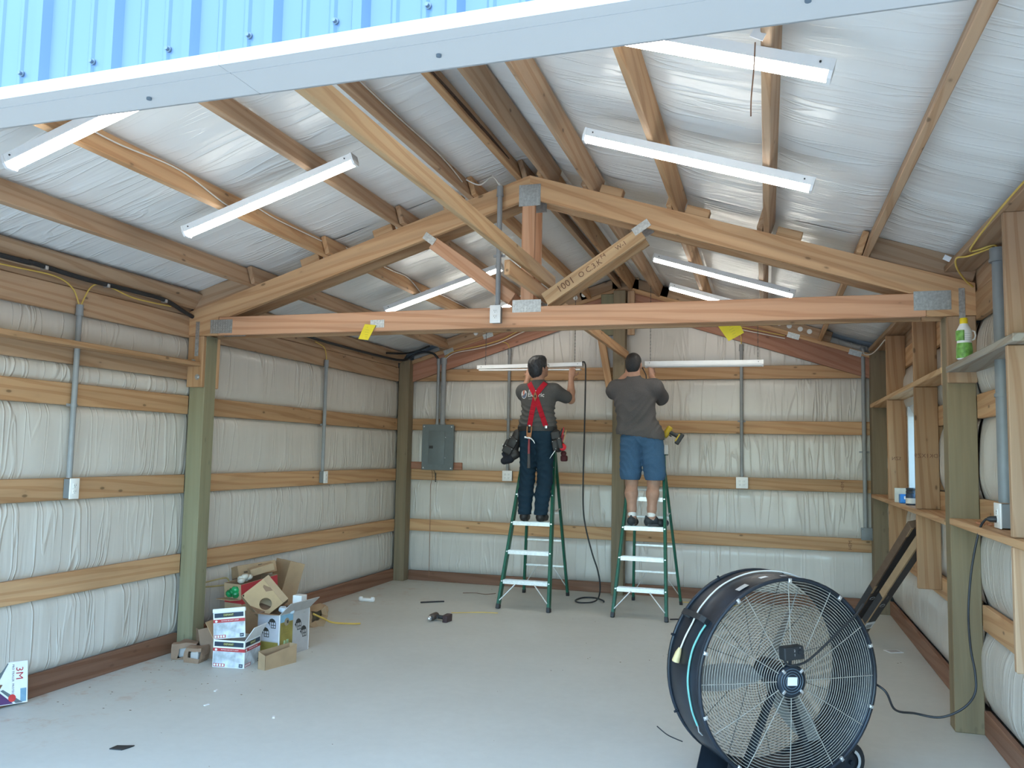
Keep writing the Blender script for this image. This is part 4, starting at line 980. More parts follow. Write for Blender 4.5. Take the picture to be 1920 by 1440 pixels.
for k in range(3):
    a0 = math.radians(185 + 120 * k); rings = []
    for i in range(9):
        u = i / 8; r = 0.055 + 0.385 * u; w = 0.045 + 0.045 * math.sin(math.pi * min(1, u * 0.9 + 0.1)); tw = math.radians(72 - 18 * u)
        ax = Vector((math.cos(a0), math.sin(a0), 0)); tn = Vector((-math.sin(a0), math.cos(a0), 0)); zz = Vector((0, 0, 1))
        d = tn * math.cos(tw) + zz * math.sin(tw); c = ax * r + Vector((0, 0, -0.20)); th = d.cross(ax) * 0.002
        rings.append([FM @ p for p in (c + d * w + th, c - d * w + th, c - d * w - th, c + d * w - th)])
    m = MB(); m.ring_tube(rings, smooth=False); m.build('fan_blade', BLADE, fan)
for s, z in ((-1, -0.075), (1, -0.075)):
    p, q = Vector((s * 0.03, -0.05, z)), Vector((s * 0.185, -0.432, z - 0.02))
    dv = (q - p).normalized(); m = MB(); M = FM @ axes(p, dv, (0, 0, 1)); L = (q - p).length
    m.boxm((0, -0.016, -0.003), (L, 0.016, 0.003), M); m.boxm((0, -0.016, -0.02), (L, -0.012, 0.003), M)
    m.build('motor_strut', NAVY, fan)
m = MB(); M = FM @ Matrix.Translation((-0.008, 0.140, 0.03)) @ Matrix.Rotation(math.radians(4), 4, 'Z'); m.M = M
m.rbox((-0.058, -0.032, -0.022), (0.048, 0.030, 0.03), 0.006); sb = m.build('switch_box', BLACK, fan)
m = MB(); m.M = M; m.cyl((0.026, 0.004, 0.03), (0.026, 0.004, 0.042), 0.013, 16); m.boxm((0.0235, -0.009, 0.042), (0.0285, 0.017, 0.046), Matrix()); m.build('speed_knob', BLACK, sb)
m = MB(); m.M = M
for dy, tx in ((0.012, '2'), (-0.008, '1')): m.text(tx, Matrix.Translation((-0.004, dy, 0.0305)), 0.016, 0.0004)
m.text('0', Matrix.Translation((0.026, 0.023, 0.0305)), 0.009, 0.0004); m.build('switch_print', GREY_CARD, sb)
m = MB(); m.M = FM; m.rbox((-0.010, 0.07, 0.0), (0.006, 0.115, 0.012), 0.003); m.build('switch_bracket', NAVY, fan)
# power cord: from the switch box over the grille, round the rim, up to the outlet on the shelf
E_ = lambda px, y: None
cord = [M @ Vector((-0.045, -0.03, 0.0)), FM @ Vector((-0.035, 0.085, 0.03)), FM @ Vector((0.0, 0.078, 0.035)), FM @ Vector((0.07, 0.095, 0.035)), FM @ Vector((0.17, 0.16, 0.028)), FM @ Vector((0.27, 0.235, 0.022)), FM @ Vector((0.36, 0.30, 0.016)), FM @ Vector((0.42, 0.345, -0.005))]
m = MB(); m.tube(smooth(cord), 0.0058, 8); m.build('power_cord', BLACK, fan)
cordb = [fp(-4, -0.12, FR + 0.015), (0.537, 4.88, 0.36), (0.590, 4.84, 0.262), (0.62, 4.72, 0.30), (0.70, 4.70, 0.325), (0.815, 4.70, 0.318), (0.912, 4.68, 0.375), (0.972, 4.70, 0.448), (0.982, 4.73, 0.54), (0.975, 4.78, 0.65), (0.985, 4.86, 0.812), (1.012, 4.90, 1.02), (1.05, 4.90, 1.215), (1.075, 4.87, 1.285), (1.10, 4.84, 1.293)]
cordb = cordb[:1] + [(0.545, 4.55, 0.46), (0.60, 4.62, 0.355)] + cordb[4:]
m = MB(); m.tube(smooth(cordb), 0.0058, 8); m.build('power_cord', BLACK, fan)
m = MB(); m.tube([(1.078, 4.84, 1.293), (1.09, 4.835, 1.293), (1.118, 4.832, 1.293)], [0.009, 0.015, 0.017], 8); m.build('plug', BLACK, fan)
# stand and wheels
for sgn, z0 in ((-1, -0.03), (-1, -FL + 0.03), (1, -0.03), (1, -FL + 0.03)):
    m = MB(); x0, x1 = sgn * 0.13, sgn * 0.33
    poly = [(x0, -0.515), (x1 * 1.05, -0.515), (x1 * 0.93, -0.36), (x0, -0.445)]
    m.prism(poly if sgn > 0 else poly[::-1], z0 - 0.003, z0 + 0.003, FM); m.build('stand_plate', NAVY, fan)
for sgn in (-1, 1):
    a, b = FM @ Vector((sgn * 0.335, -0.51, 0.01)), FM @ Vector((sgn * 0.335, -0.51, -FL - 0.01))
    m = MB(); m.M = FM; m.rbox((sgn * 0.14 if sgn > 0 else -0.35, -0.527, -FL - 0.02), (0.35 if sgn > 0 else -0.14, -0.507, 0.02), 0.004); m.build('stand_foot', NAVY, fan)
for z in (-0.10, -0.30):
    c = Vector((0.385, -0.432, z)); m = MB(); m.M = FM
    WM = Matrix.Translation(c)
    m.lathe([(0.05, -0.018), (0.085, -0.022), (0.093, -0.010), (0.093, 0.010), (0.085, 0.022), (0.05, 0.018)], WM, 28); w = m.build('wheel', BLACK, fan)
    m = MB(); m.M = FM; m.lathe([(0.0, 0.012), (0.05, 0.016), (0.05, 0.020), (0.016, 0.024), (0.0, 0.024)], WM, 20, caps=False); m.build('wheel_hub', NAVY, w)
    m = MB(); m.M = FM
    m.prism([(0.062 * math.cos(a), 0.062 * math.sin(a)) for a in [math.radians(-60 + 12 * k) for k in range(11)]] + [(0.048 * math.cos(a), 0.048 * math.sin(a)) for a in [math.radians(60 - 12 * k) for k in range(11)]], 0.0225, 0.024, WM); m.build('wheel_mark', GREY_CARD, w)
m = MB(); m.cyl(FM @ Vector((0.385, -0.432, -0.34)), FM @ Vector((0.385, -0.432, -0.06)), 0.011, 10); m.build('axle', NAVY, fan)
# handle, cords and stickers on the drum
h0, h1, h2, h3 = [fp(146, z, r) for z, r in ((-0.055, FR + 0.006), (-0.06, FR + 0.055), (-0.235, FR + 0.055), (-0.24, FR + 0.006))]
m = MB(); m.ribbon(smooth([h0, h1, h2, h3], 5), 0.028, 0.008, (FM.to_3x3() @ Vector((-math.sin(math.radians(146)), math.cos(math.radians(146)), 0)))); m.build('handle', BLACK, fan)
for d in (70, 115, 160, 205): 
    q = MB(); q.cyl(fp(d, -FL + 0.01, FR), fp(d, -FL + 0.01, FR + 0.022), 0.006, 8); q.build('bolt', NAVY, fan)
m = MB(); m.tube(smooth([fp(d, z, FR + 0.014) for d, z in ((62, -0.17), (80, -0.185), (100, -0.195), (120, -0.20), (138, -0.19), (150, -0.175), (158, -0.185), (166, -0.20))]), 0.0042, 8)
wc = m.build('extension_lead', WHITE_WIRE, None, label='white extension lead draped over the fan drum and ending in a tan plug', cat='cable')
m = MB(); m.tube([fp(165, -0.198, FR + 0.016), fp(168, -0.203, FR + 0.018), fp(173, -0.212, FR + 0.02)], [0.008, 0.015, 0.020], 8); m.build('lead_plug', plain('tan_plug', (0.60, 0.45, 0.22), 0.5), wc)
m = MB(); m.tube(smooth([fp(d, z, FR + 0.014) for d, z in ((146, -0.055), (154, -0.07), (165, -0.085), (180, -0.09), (195, -0.085), (205, -0.08))]), 0.005, 8)
bg = m.build('bungee_cord', plain('teal_bungee', (0.16, 0.42, 0.36), 0.6), None, label='teal bungee cord hooked from the fan handle down the drum side', cat='bungee cord')
m = MB(); m.tube([fp(205, -0.08, FR + 0.012), fp(208, -0.078, FR + 0.02), fp(211, -0.078, FR + 0.012)], 0.004, 6); m.build('hook', STEEL, bg)
for d0, d1, z0, z1, lab in ((113, 120, -0.085, -0.045, 0), (98, 103, -0.10, -0.07, 1), (87, 91, -0.07, -0.05, 2)):
    m = MB(); rings = [[fp(d0 + (d1 - d0) * k / 4, z, FR + 0.0075) for k in range(5)] for z in (z0, z1)]
    m._add(rings[0] + rings[1], [(k, k + 1, 6 + k, 5 + k) for k in range(4)]); m.build('sticker', GREY_CARD if lab == 0 else WHITE_CARD, fan)
m = MB(); m.tube(smooth([FM @ Vector(p) for p in ((-0.40, -0.36, -FL), (-0.47, -0.33, -FL - 0.02), (-0.52, -0.29, -FL - 0.04))]), 0.003, 6); m.build('loose_wire_tie', BLACK, fan)

# ------------------------------------------------------------------ long cartons leaning on the right wall
BLK_CARD = plain('black_card', (0.028, 0.03, 0.036), 0.5, 0, 0.1)
def long_carton(p0, p1, label, sticker):
    p0, p1 = Vector(p0), Vector(p1); M = axes(p0, p1 - p0, (0.38, -0.80, -0.25)); L = (p1 - p0).length
    t = empty('long_carton', p0, label, 'carton', 'long cartons leaning on the right wall')
    m = MB(); m.M = M; m.rbox((0, -0.045, -0.03), (L, 0.045, 0.03), 0.002, 1); m.build('carton_body', KRAFT if sticker else plain('brown_card', (0.13, 0.08, 0.05), 0.7), t, frame=M)
    m = MB(); m.M = M; m.box((0.03, -0.040, 0.0302), (L - 0.03, 0.030, 0.031)); m.box((0.25, 0.0452, -0.028), (L * 0.45, 0.0458, 0.028)); bk = m.build('printed_face', BLK_CARD, t, frame=M)
    m = MB(); m.M = M
    m.tube([Vector((L * 0.36 + 0.022 * math.cos(a), 0.022 * math.sin(a), 0.0318)) for a in [2 * math.pi * k / 20 for k in range(20)]], 0.0016, 4, closed=True)
    m.text('--------', Matrix.Translation((L * 0.36 + 0.14, 0, 0.0313)), 0.022, 0.0004)
    m.build('carton_print', GREY_CARD, bk)
    if sticker:
        m = MB(); m.M = M; m.box((0.14, -0.044, 0.0312), (0.28, 0.040, 0.0316)); s = m.build('shipping_label', WHITE_CARD, t, frame=M)
        m = MB(); m.M = M
        for k in range(9): m.box((0.16 + k * 0.008, -0.030, 0.0317), (0.164 + k * 0.008, 0.025, 0.0319))
        m.build('barcode', INK, s, frame=M)
    for xa in (0.42, 0.93):
        m = MB(); m.M = M; m.box((L * xa, 0.028, 0.03), (L * xa + 0.12, 0.0475, 0.033)); m.build('end_flap', KRAFT, t, frame=M)
long_carton((0.715, 8.30, 0.06), (1.06, 6.92, 1.115), 'long black and kraft carton leaning on the right wall, left one of the pair', False)
long_carton((0.79, 8.20, 0.045), (1.115, 6.90, 1.02), 'long black and kraft carton with a white shipping label, right one of the pair', True)
# ------------------------------------------------------------------ pile of cartons by the left post
def carton_frame(p, deg): return Matrix.Translation(p) @ Matrix.Rotation(math.radians(deg), 4, 'Z')
def open_box(t, M, w, d, h, mat, inner, th=0.004):
    """four walls and a bottom; front at local y=0"""
    m = MB(); m.M = M
    m.box((0, 0, 0), (w, th, h)); m.box((0, d - th, 0), (w, d, h)); m.box((0, th, 0), (th, d - th, h)); m.box((w - th, th, 0), (w, d - th, h)); m.box((th, th, 0), (w - th, d - th, th))
    b = m.build('carton_body', mat, t, frame=M)
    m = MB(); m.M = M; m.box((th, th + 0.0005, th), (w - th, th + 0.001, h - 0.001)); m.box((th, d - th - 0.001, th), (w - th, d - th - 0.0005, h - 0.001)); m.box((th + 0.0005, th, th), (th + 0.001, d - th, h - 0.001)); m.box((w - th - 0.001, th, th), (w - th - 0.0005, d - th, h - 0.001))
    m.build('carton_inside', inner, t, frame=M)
    return b
def flap(t, M, a, b, out, L, mat, taper=0.0, name='flap'):
    """flap hinged on local edge a-b, its free edge displaced by out (unit-ish) * L"""
    a, b, out = Vector(a), Vector(b), Vector(out).normalized() * L
    n = (b - a).cross(out).normalized() * 0.0018; e = (b - a).normalized() * taper
    m = MB(); m.M = M
    m.hexa([a - n, b - n, b + out - e - n, a + out + e - n, a + n, b + n, b + out - e + n, a + out + e + n])
    return m.build(name, mat, t)
# white and red light-fixture carton
WM_ = carton_frame((-3.848, 5.305, 0), 7.5)
wb = empty('light_carton', (-3.72, 5.42, 0), 'open white and red light carton at the front of the heap, lid standing up', 'carton')
SILVER = plain('silver_print', (0.50, 0.54, 0.58), 0.4, 0, 0.45, 14)
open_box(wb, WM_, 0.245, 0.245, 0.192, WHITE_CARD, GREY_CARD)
def defiant_print(F, w, h, parent):
    """F: frame with x right, y up, z out of the panel"""
    m = MB(); m.M = F; m.box((0.004, 0.003, 0), (w - 0.004, 0.112, 0.0008)); s = m.build('silver_picture', SILVER, parent)
    m = MB(); m.M = F; m.box((0.0, 0.113, 0), (w, 0.136, 0.001)); m.box((0.006, 0.006, 0.0008), (0.095, 0.027, 0.0014)); m.build('red_band', RED_PRINT, parent)
    m = MB(); m.M = F; m.box((0.010, 0.148, 0), (w - 0.010, 0.180, 0.001)); m.box((w - 0.040, 0.006, 0.0008), (w - 0.010, 0.030, 0.0014)); m.build('navy_band', NAVY_INK, parent)
    m = MB(); m.M = F; m.rbox((w * 0.32, 0.152, 0.001), (w * 0.66, 0.177, 0.0018), 0.003, 1); m.build('brand_plate', plain('dark_olive_print', (0.05, 0.05, 0.02), 0.5), parent)
    m = MB(); m.M = F; m.text('DEFIANT', Matrix.Translation((w * 0.49, 0.1645, 0.002)), 0.019, 0.0004); m.build('brand_lettering', plain('gold_print', (0.60, 0.58, 0.25), 0.45), parent)
    m = MB(); m.M = F; m.text('MOTION SECURITY LIGHT', Matrix.Translation((w * 0.53, 0.1245, 0.0014)), 0.0115, 0.0004)
    m.build('white_lettering', WHITE_CARD, parent)
    m = MB(); m.M = F; m.prism([(0.024 + 0.010 * math.cos(a), 0.1235 + 0.008 * math.sin(a)) for a in [2 * math.pi * k / 10 for k in range(10)]], 0.001, 0.0014)
    m.build('white_seal', WHITE_CARD, parent)
    for k in range(4): m = MB(); m.M = F; m.rbox((0.010 + 0.021 * k, 0.009, 0.0014), (0.025 + 0.021 * k, 0.024, 0.0018), 0.002, 1); m.build('icon', WHITE_CARD, parent)
    m = MB(); m.M = F; m.text('LED', Matrix.Translation((w - 0.025, 0.018, 0.0016)), 0.011, 0.0004)
    m.build('white_lettering', WHITE_CARD, parent)
Fx = Matrix.Rotation(math.radians(90), 4, 'X')
defiant_print(WM_ @ Matrix.Translation((0, -0.0006, 0)) @ Fx, 0.245, 0.192, wb)
defiant_print(WM_ @ Matrix.Translation((0.2456, 0, 0)) @ Matrix.Rotation(math.radians(90), 4, 'Z') @ Fx, 0.245, 0.192, wb)
lid_M = WM_ @ Matrix.Translation((0, 0, 0.193)) @ Matrix.Rotation(math.radians(-7), 4, 'X') @ Matrix.Shear('XZ', 4, (-0.17, 0)) if False else WM_ @ Matrix.Translation((0, 0, 0.193)) @ Matrix.Rotation(math.radians(-6), 4, 'X') @ Matrix.Rotation(math.radians(-7), 4, 'Y')
m = MB(); m.M = lid_M; m.box((0, 0, 0), (0.245, 0.004, 0.205)); m.rbox((-0.004, -0.006, 0.183), (0.249, 0.016, 0.213), 0.006)
lid = m.build('lid', WHITE_CARD, wb)
defiant_print(lid_M @ Matrix.Translation((0, -0.0006, 0.0)) @ Fx, 0.245, 0.192, lid)
flap(wb, WM_, (0.245, 0, 0.192), (0.245, 0.245, 0.192), (0.55, -0.1, 0.85), 0.115, WHITE_CARD, 0.02)
flap(wb, WM_, (0, 0.245, 0.192), (0, 0, 0.192), (-0.5, -0.1, 0.8), 0.14, KRAFT, 0.02)
# lantern carton
LM = Matrix(((0.949, 0.10, 0, -3.725), (0.316, 0.995, 0, 5.602), (0, 0, 1, 0), (0, 0, 0, 1)))
LM = carton_frame((-3.739, 5.690, 0), -6)
lbx = empty('lantern_carton', (-3.62, 5.85, 0), 'open lantern carton with pictures of wall lanterns, its flaps splayed, behind the white carton', 'carton')
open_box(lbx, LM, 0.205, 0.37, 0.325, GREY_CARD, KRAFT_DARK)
OLIVE = plain('olive_print', (0.30, 0.23, 0.05), 0.5, 0, 0.25, 12); SKYP = plain('sky_print', (0.22, 0.40, 0.52), 0.5, 0, 0.1); LILAC = plain('pale_lilac_print', (0.52, 0.52, 0.57), 0.5, 0, 0.05)
LF = LM @ Matrix.Translation((0, -0.0006, 0)) @ Fx
m = MB(); m.M = LF; m.box((0.004, 0.125, 0), (0.197, 0.318, 0.0008)); lp = m.build('pale_picture', LILAC, lbx)
m = MB(); m.M = LF; m.box((0.004, 0.005, 0), (0.197, 0.117, 0.0008)); m.build('olive_picture', OLIVE, lbx)
def lantern(F, x, y, s, parent, sx=1.0):
    m = MB(); m.M = F @ Matrix.Translation((x, y, 0.001)) @ Matrix.Diagonal((s * sx, s, 1, 1))
    m.prism([(-0.5, 0.05), (0.55, 0.05), (0.50, 0.22), (0.30, 0.42), (0.0, 0.52), (-0.30, 0.42)], 0, 0.0005)
    for gx in (-0.1, 0.22, 0.55): m.box((gx - 0.04, -0.62, 0), (gx + 0.04, 0.05, 0.0005))
    for gy in (-0.62, -0.28): m.box((-0.14, gy - 0.04, 0), (0.6, gy + 0.04, 0.0005))
    m.prism([(-0.62, -0.05), (-0.42, 0.15), (-0.3, -0.1), (-0.3, -0.45), (-0.42, -0.2)], 0, 0.0005)
    m.build('lantern_picture', INK, parent)
lantern(LF, 0.135, 0.262, 0.062, lp); lantern(LF, 0.075, 0.192, 0.062, lp)
m = MB(); m.M = LF @ Matrix.Translation((0.012, 0.235, 0.001)) @ Matrix.Rotation(math.radians(90), 4, 'Z'); m.text('--- -- ---', Matrix(), 0.014, 0.0004); m.build('lettering', INK, lp)
RF = LM @ Matrix.Translation((0.2056, 0, 0)) @ Matrix.Rotation(math.radians(90), 4, 'Z') @ Fx
m = MB(); m.M = RF; m.box((0.010, 0.004, 0), (0.160, 0.262, 0.0008)); m.build('olive_picture', OLIVE, lbx)
m = MB(); m.M = RF; m.box((0.010, 0.264, 0), (0.160, 0.318, 0.0008)); m.build('sky_picture', SKYP, lbx)
m = MB(); m.M = RF; m.prism([(0.085 + 0.030 * math.cos(a), 0.262 + 0.030 * math.sin(a)) for a in [2 * math.pi * k / 16 for k in range(16)]], 0.0009, 0.0012); sp_ = m.build('sensor_picture', plain('brass_print', (0.30, 0.24, 0.16), 0.5), lbx)
m = MB(); m.M = RF; m.prism([(0.095 + 0.010 * math.cos(a), 0.262 + 0.013 * math.sin(a)) for a in [2 * math.pi * k / 12 for k in range(12)]], 0.0012, 0.0015); m.build('lens_picture', INK, sp_)
m = MB(); m.M = RF
for k, tx in enumerate(('---------', '--------', '------')): m.text(tx, Matrix.Translation((0.085, 0.205 - 0.018 * k, 0.0010)), 0.013, 0.0004)
m.build('lettering', plain('brown_print', (0.16, 0.09, 0.02), 0.5), lbx)
m = MB(); m.M = RF; m.rbox((0.055, 0.095, 0.0008), (0.082, 0.125, 0.0014), 0.002, 1); m.rbox((0.088, 0.098, 0.0008), (0.115, 0.128, 0.0014), 0.002, 1); m.build('green_badge', plain('pale_green_print', (0.36, 0.50, 0.26), 0.5), lbx)
m = MB(); m.M = RF; m.box((0.165, 0.004, 0), (0.355, 0.318, 0.0008)); rp_ = m.build('grey_picture', GREY_CARD, lbx)
lantern(RF, 0.225, 0.225, 0.075, rp_, 0.9); lantern(RF, 0.295, 0.160, 0.075, rp_, 0.9)
m = MB(); m.M = RF; m.text('-----', Matrix.Translation((0.30, 0.300, 0.001)), 0.014, 0.0004); m.build('lettering', INK, rp_)
m = MB(); m.M = LM; m.box((0.200, -0.0012, 0), (0.2062, 0.006, 0.325)); m.build('white_edge', WHITE_CARD, lbx)
m = MB(); m.M = LM; m.box((0.2, 0.364, 0), (0.2062, 0.3705, 0.325)); m.build('white_edge', WHITE_CARD, lbx)
flap(lbx, LM, (0.205, 0, 0.325), (0.205, 0.36, 0.325), (0.62, 0.05, 0.6), 0.13, GREY_CARD, 0.0)
flap(lbx, LM, (0, 0, 0.325), (0.205, 0, 0.325), (-0.15, -0.75, 0.12), 0.09, KRAFT_DARK, 0.012)
flap(lbx, LM, (0, 0.36, 0.325), (0, 0, 0.325), (-0.8, 0, 0.35), 0.10, KRAFT_DARK, 0.01)
m = MB(); m.rbox((-3.59, 5.93, 0.31), (-3.51, 6.01, 0.43), 0.003); m.build('foam_block', WHITE, label='white foam block sticking out of the lantern carton', cat='packing foam')
m = MB(); rr = random.Random(2)
for k in range(5): m.sphere((-3.60 + rr.random() * 0.07, 5.72 + rr.random() * 0.1, 0.325 + rr.random() * 0.03), 0.03, 8, (1.2, 0.9, 0.7))
m.build('plastic_wrap', plain('pale_blue_wrap', (0.50, 0.58, 0.64), 0.2), label='crumpled pale plastic wrap in the mouth of the lantern carton', cat='plastic wrap')
# small open kraft carton
SM = carton_frame((-3.452, 5.345, 0), 62)
sbx = empty('small_carton', (-3.40, 5.48, 0), 'small narrow open kraft carton in front of the lantern carton', 'carton')
SM = Matrix.Translation((-3.437, 5.345, 0)) @ Matrix.Rotation(math.radians(75), 4, 'Z')
m = MB(); m.M = SM; th = 0.003
W_, D_ = 0.30, 0.075
m.hexa([(0, 0, 0), (W_, 0, 0), (W_, th, 0), (0, th, 0), (0, 0, 0.10), (W_, 0, 0.135), (W_, th, 0.135), (0, th, 0.10)])
m.hexa([(0, D_ - th, 0), (W_, D_ - th, 0), (W_, D_, 0), (0, D_, 0), (0, D_ - th, 0.125), (W_, D_ - th, 0.135), (W_, D_, 0.135), (0, D_, 0.125)])
m.hexa([(0, 0, 0), (th, 0, 0), (th, D_, 0), (0, D_, 0), (0, 0, 0.10), (th, 0, 0.10), (th, D_, 0.125), (0, D_, 0.125)])
m.box((W_ - th, th, 0), (W_, D_ - th, 0.135)); m.box((th, th, 0), (W_ - th, D_ - th, th)); m.build('carton_body', KRAFT, sbx)
# tall red-topped carton
TM = Matrix.Translation((-4.03, 5.93, 0)) @ Matrix.Rotation(math.radians(78), 4, 'Z') @ Matrix.Rotation(math.radians(-5), 4, 'Y')
tb = empty('red_topped_carton', (-4.05, 6.15, 0), 'tall kraft carton with a red printed top band, leaning at the back of the heap', 'carton')
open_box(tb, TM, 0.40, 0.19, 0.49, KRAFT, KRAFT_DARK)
m = MB(); m.M = TM; m.box((0.0, -0.0012, 0.33), (0.40, -0.0002, 0.488)); m.box((-0.0012, 0.0, 0.335), (-0.0002, 0.19, 0.37)); rb_ = m.build('red_band', RED_PRINT, tb)
m = MB(); m.M = TM @ Matrix.Translation((0.15, -0.0014, 0.42)) @ Fx
for k in range(3): m.text(('--------', '-------', '-----')[k], Matrix.Translation((0, 0.03 - 0.03 * k, 0)), 0.026, 0.0003)
m.build('lettering', plain('faded_red_print', (0.55, 0.16, 0.14), 0.5), rb_)
m = MB(); m.M = TM @ Matrix.Translation((-0.0008, 0, 0)) @ Matrix.Rotation(math.radians(-90), 4, 'Z') @ Fx
m.box((-0.105, 0.115, 0), (-0.045, 0.165, 0.0008)); m.box((-0.135, 0.19, 0), (-0.125, 0.26, 0.0006)); m.box((-0.045, 0.19, 0), (-0.035, 0.26, 0.0006)); m.build('dark_print', plain('dark_brown_print', (0.10, 0.065, 0.035), 0.6), tb)
flap(tb, TM, (0, 0.19, 0.37), (0, 0, 0.37), (-0.9, 0, 0.12), 0.10, KRAFT, 0.01)
m = MB(); m.M = TM
rr = random.Random(8)
for k in range(7): m.sphere((0.0 + 0.03 * (k % 2), 0.06 + 0.032 * (k % 3), 0.41 + 0.018 * (k // 3)), 0.037, 8, (1, 1, 0.9))
m.build('green_bag', plain('green_plastic_bag', (0.01, 0.22, 0.07), 0.18, 0, 0.5, 25), label='shiny green plastic bag stuffed in the mouth of the red-topped carton', cat='bag')
m = MB(); m.M = TM
for k in range(5): m.sphere((0.08 + 0.02 * k, 0.08 + 0.02 * (k % 2), 0.50 + 0.012 * (k % 3)), 0.03, 8, (1.2, 1, 0.8))
m.build('crumpled_paper', plain('crumpled_paper', (0.55, 0.50, 0.42), 0.7), label='crumpled pale packing paper on top of the red-topped carton', cat='packing paper')
m = MB(); m.M = TM; m.box((-0.006, 0.12, 0.12), (-0.0, 0.16, 0.19)); m.build('white_slip', WHITE_CARD, tb)
# cartons on top and behind
def solid_carton(M, w, d, h, label, prints=None, name='carton'):
    t = empty(name, M.translation, label, 'carton')
    m = MB(); m.M = M; m.rbox((0, 0, 0), (w, d, h), 0.003, 1); m.build('carton_body', KRAFT, t, frame=M)
    m = MB(); m.M = M; m.box((0, d * 0.48, h), (w, d * 0.52, h + 0.0008)); m.build('tape_seam', KRAFT_DARK, t, frame=M)
    if prints:
        m = MB(); m.M = M
        for (x0, z0, x1, z1) in prints: m.box((x0, -0.0008, z0), (x1, 0.0002, z1))
        m.build('carton_print', plain('dark_brown_print', (0.10, 0.065, 0.035), 0.6), t, frame=M)
    return t
solid_carton(Matrix.Translation((-4.29, 6.22, 0.485)) @ Matrix.Rotation(math.radians(62), 4, 'Z') @ Matrix.Rotation(math.radians(-4), 4, 'Y') @ Matrix.Rotation(math.radians(-14), 4, 'X'), 0.36, 0.13, 0.10, 'flat kraft carton with dark print lying on top of the heap against the wall', [(0.05, 0.03, 0.16, 0.045), (0.19, 0.05, 0.225, 0.085), (0.26, 0.05, 0.33, 0.062)])
solid_carton(Matrix.Translation((-4.12, 6.46, 0.0)) @ Matrix.Rotation(math.radians(60), 4, 'Z') @ Matrix.Rotation(math.radians(16), 4, 'Y'), 0.15, 0.26, 0.62, 'big brown carton tilting at the back right of the heap')
solid_carton(Matrix.Translation((-4.10, 6.12, 0.515)) @ Matrix.Rotation(math.radians(50), 4, 'Z') @ Matrix.Rotation(math.radians(-14), 4, 'Y'), 0.20, 0.09, 0.06, 'small brown carton resting slanted on the red-topped carton')
# diamond shaped carton with a round hole
dv = Vector((0.80, 0.58, 0)).normalized(); nv = Vector((0.50, -0.74, 0.42)).normalized(); dv = (dv - nv * dv.dot(nv)).normalized(); uv_ = nv.cross(dv)
DM = Matrix(((dv.x, uv_.x, nv.x, -3.755), (dv.y, uv_.y, nv.y, 5.80), (dv.z, uv_.z, nv.z, 0.425), (0, 0, 0, 1))) @ Matrix.Rotation(math.radians(38), 4, 'Z')
dc = empty('insert_carton', (-3.755, 5.80, 0.425), 'kraft carton insert with a round hole standing on its corner in the lantern carton', 'carton')
def ring_panel(m, half, cx, cy, r, z0, z1, n=32):
    """square sheet with a round hole"""
    out = []
    for k in range(n):
        a = 2 * math.pi * k / n; c, s = math.cos(a), math.sin(a)
        tt = min((half - cx) / c if c > 1e-6 else (-half - cx) / c if c < -1e-6 else 1e9, (half - cy) / s if s > 1e-6 else (-half - cy) / s if s < -1e-6 else 1e9)
        out.append((cx + c * tt, cy + s * tt))
    inn = [(cx + r * math.cos(2 * math.pi * k / n), cy + r * math.sin(2 * math.pi * k / n)) for k in range(n)]
    V = [(x, y, z) for z in (z0, z1) for x, y in out + inn]
    F = []
    for k in range(n):
        l = (k + 1) % n
        F += [(k, l, n + l, n + k), (2 * n + k, 2 * n + l, 3 * n + l, 3 * n + k), (n + k, n + l, 3 * n + l, 3 * n + k), (k, l, 2 * n + l, 2 * n + k)]
    m._add(V, F, False)
m = MB(); m.M = DM; ring_panel(m, 0.125, -0.03, -0.045, 0.047, -0.004, 0); m.build('front_panel', plain('light_kraft_card', (0.47, 0.32, 0.17), 0.75, 0, 0.08, 9), dc)
m = MB(); m.M = DM
for lo, hi in (((-0.125, -0.125, -0.09), (-0.121, 0.125, -0.004)), ((0.121, -0.125, -0.09), (0.125, 0.125, -0.004)), ((-0.121, 0.121, -0.09), (0.121, 0.125, -0.004)), ((-0.121, -0.125, -0.09), (0.121, -0.121, -0.004)), ((-0.121, -0.121, -0.094), (0.121, 0.121, -0.09))): m.box(lo, hi)
m.build('carton_body', KRAFT, dc)
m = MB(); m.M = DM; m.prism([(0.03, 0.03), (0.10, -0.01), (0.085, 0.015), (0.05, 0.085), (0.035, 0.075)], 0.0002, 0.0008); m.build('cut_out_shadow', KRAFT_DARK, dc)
m = MB(); m.M = DM; m.box((0.075, -0.125, 0.0002), (0.125, 0.125, 0.003)); m.build('folded_edge', KRAFT, dc)
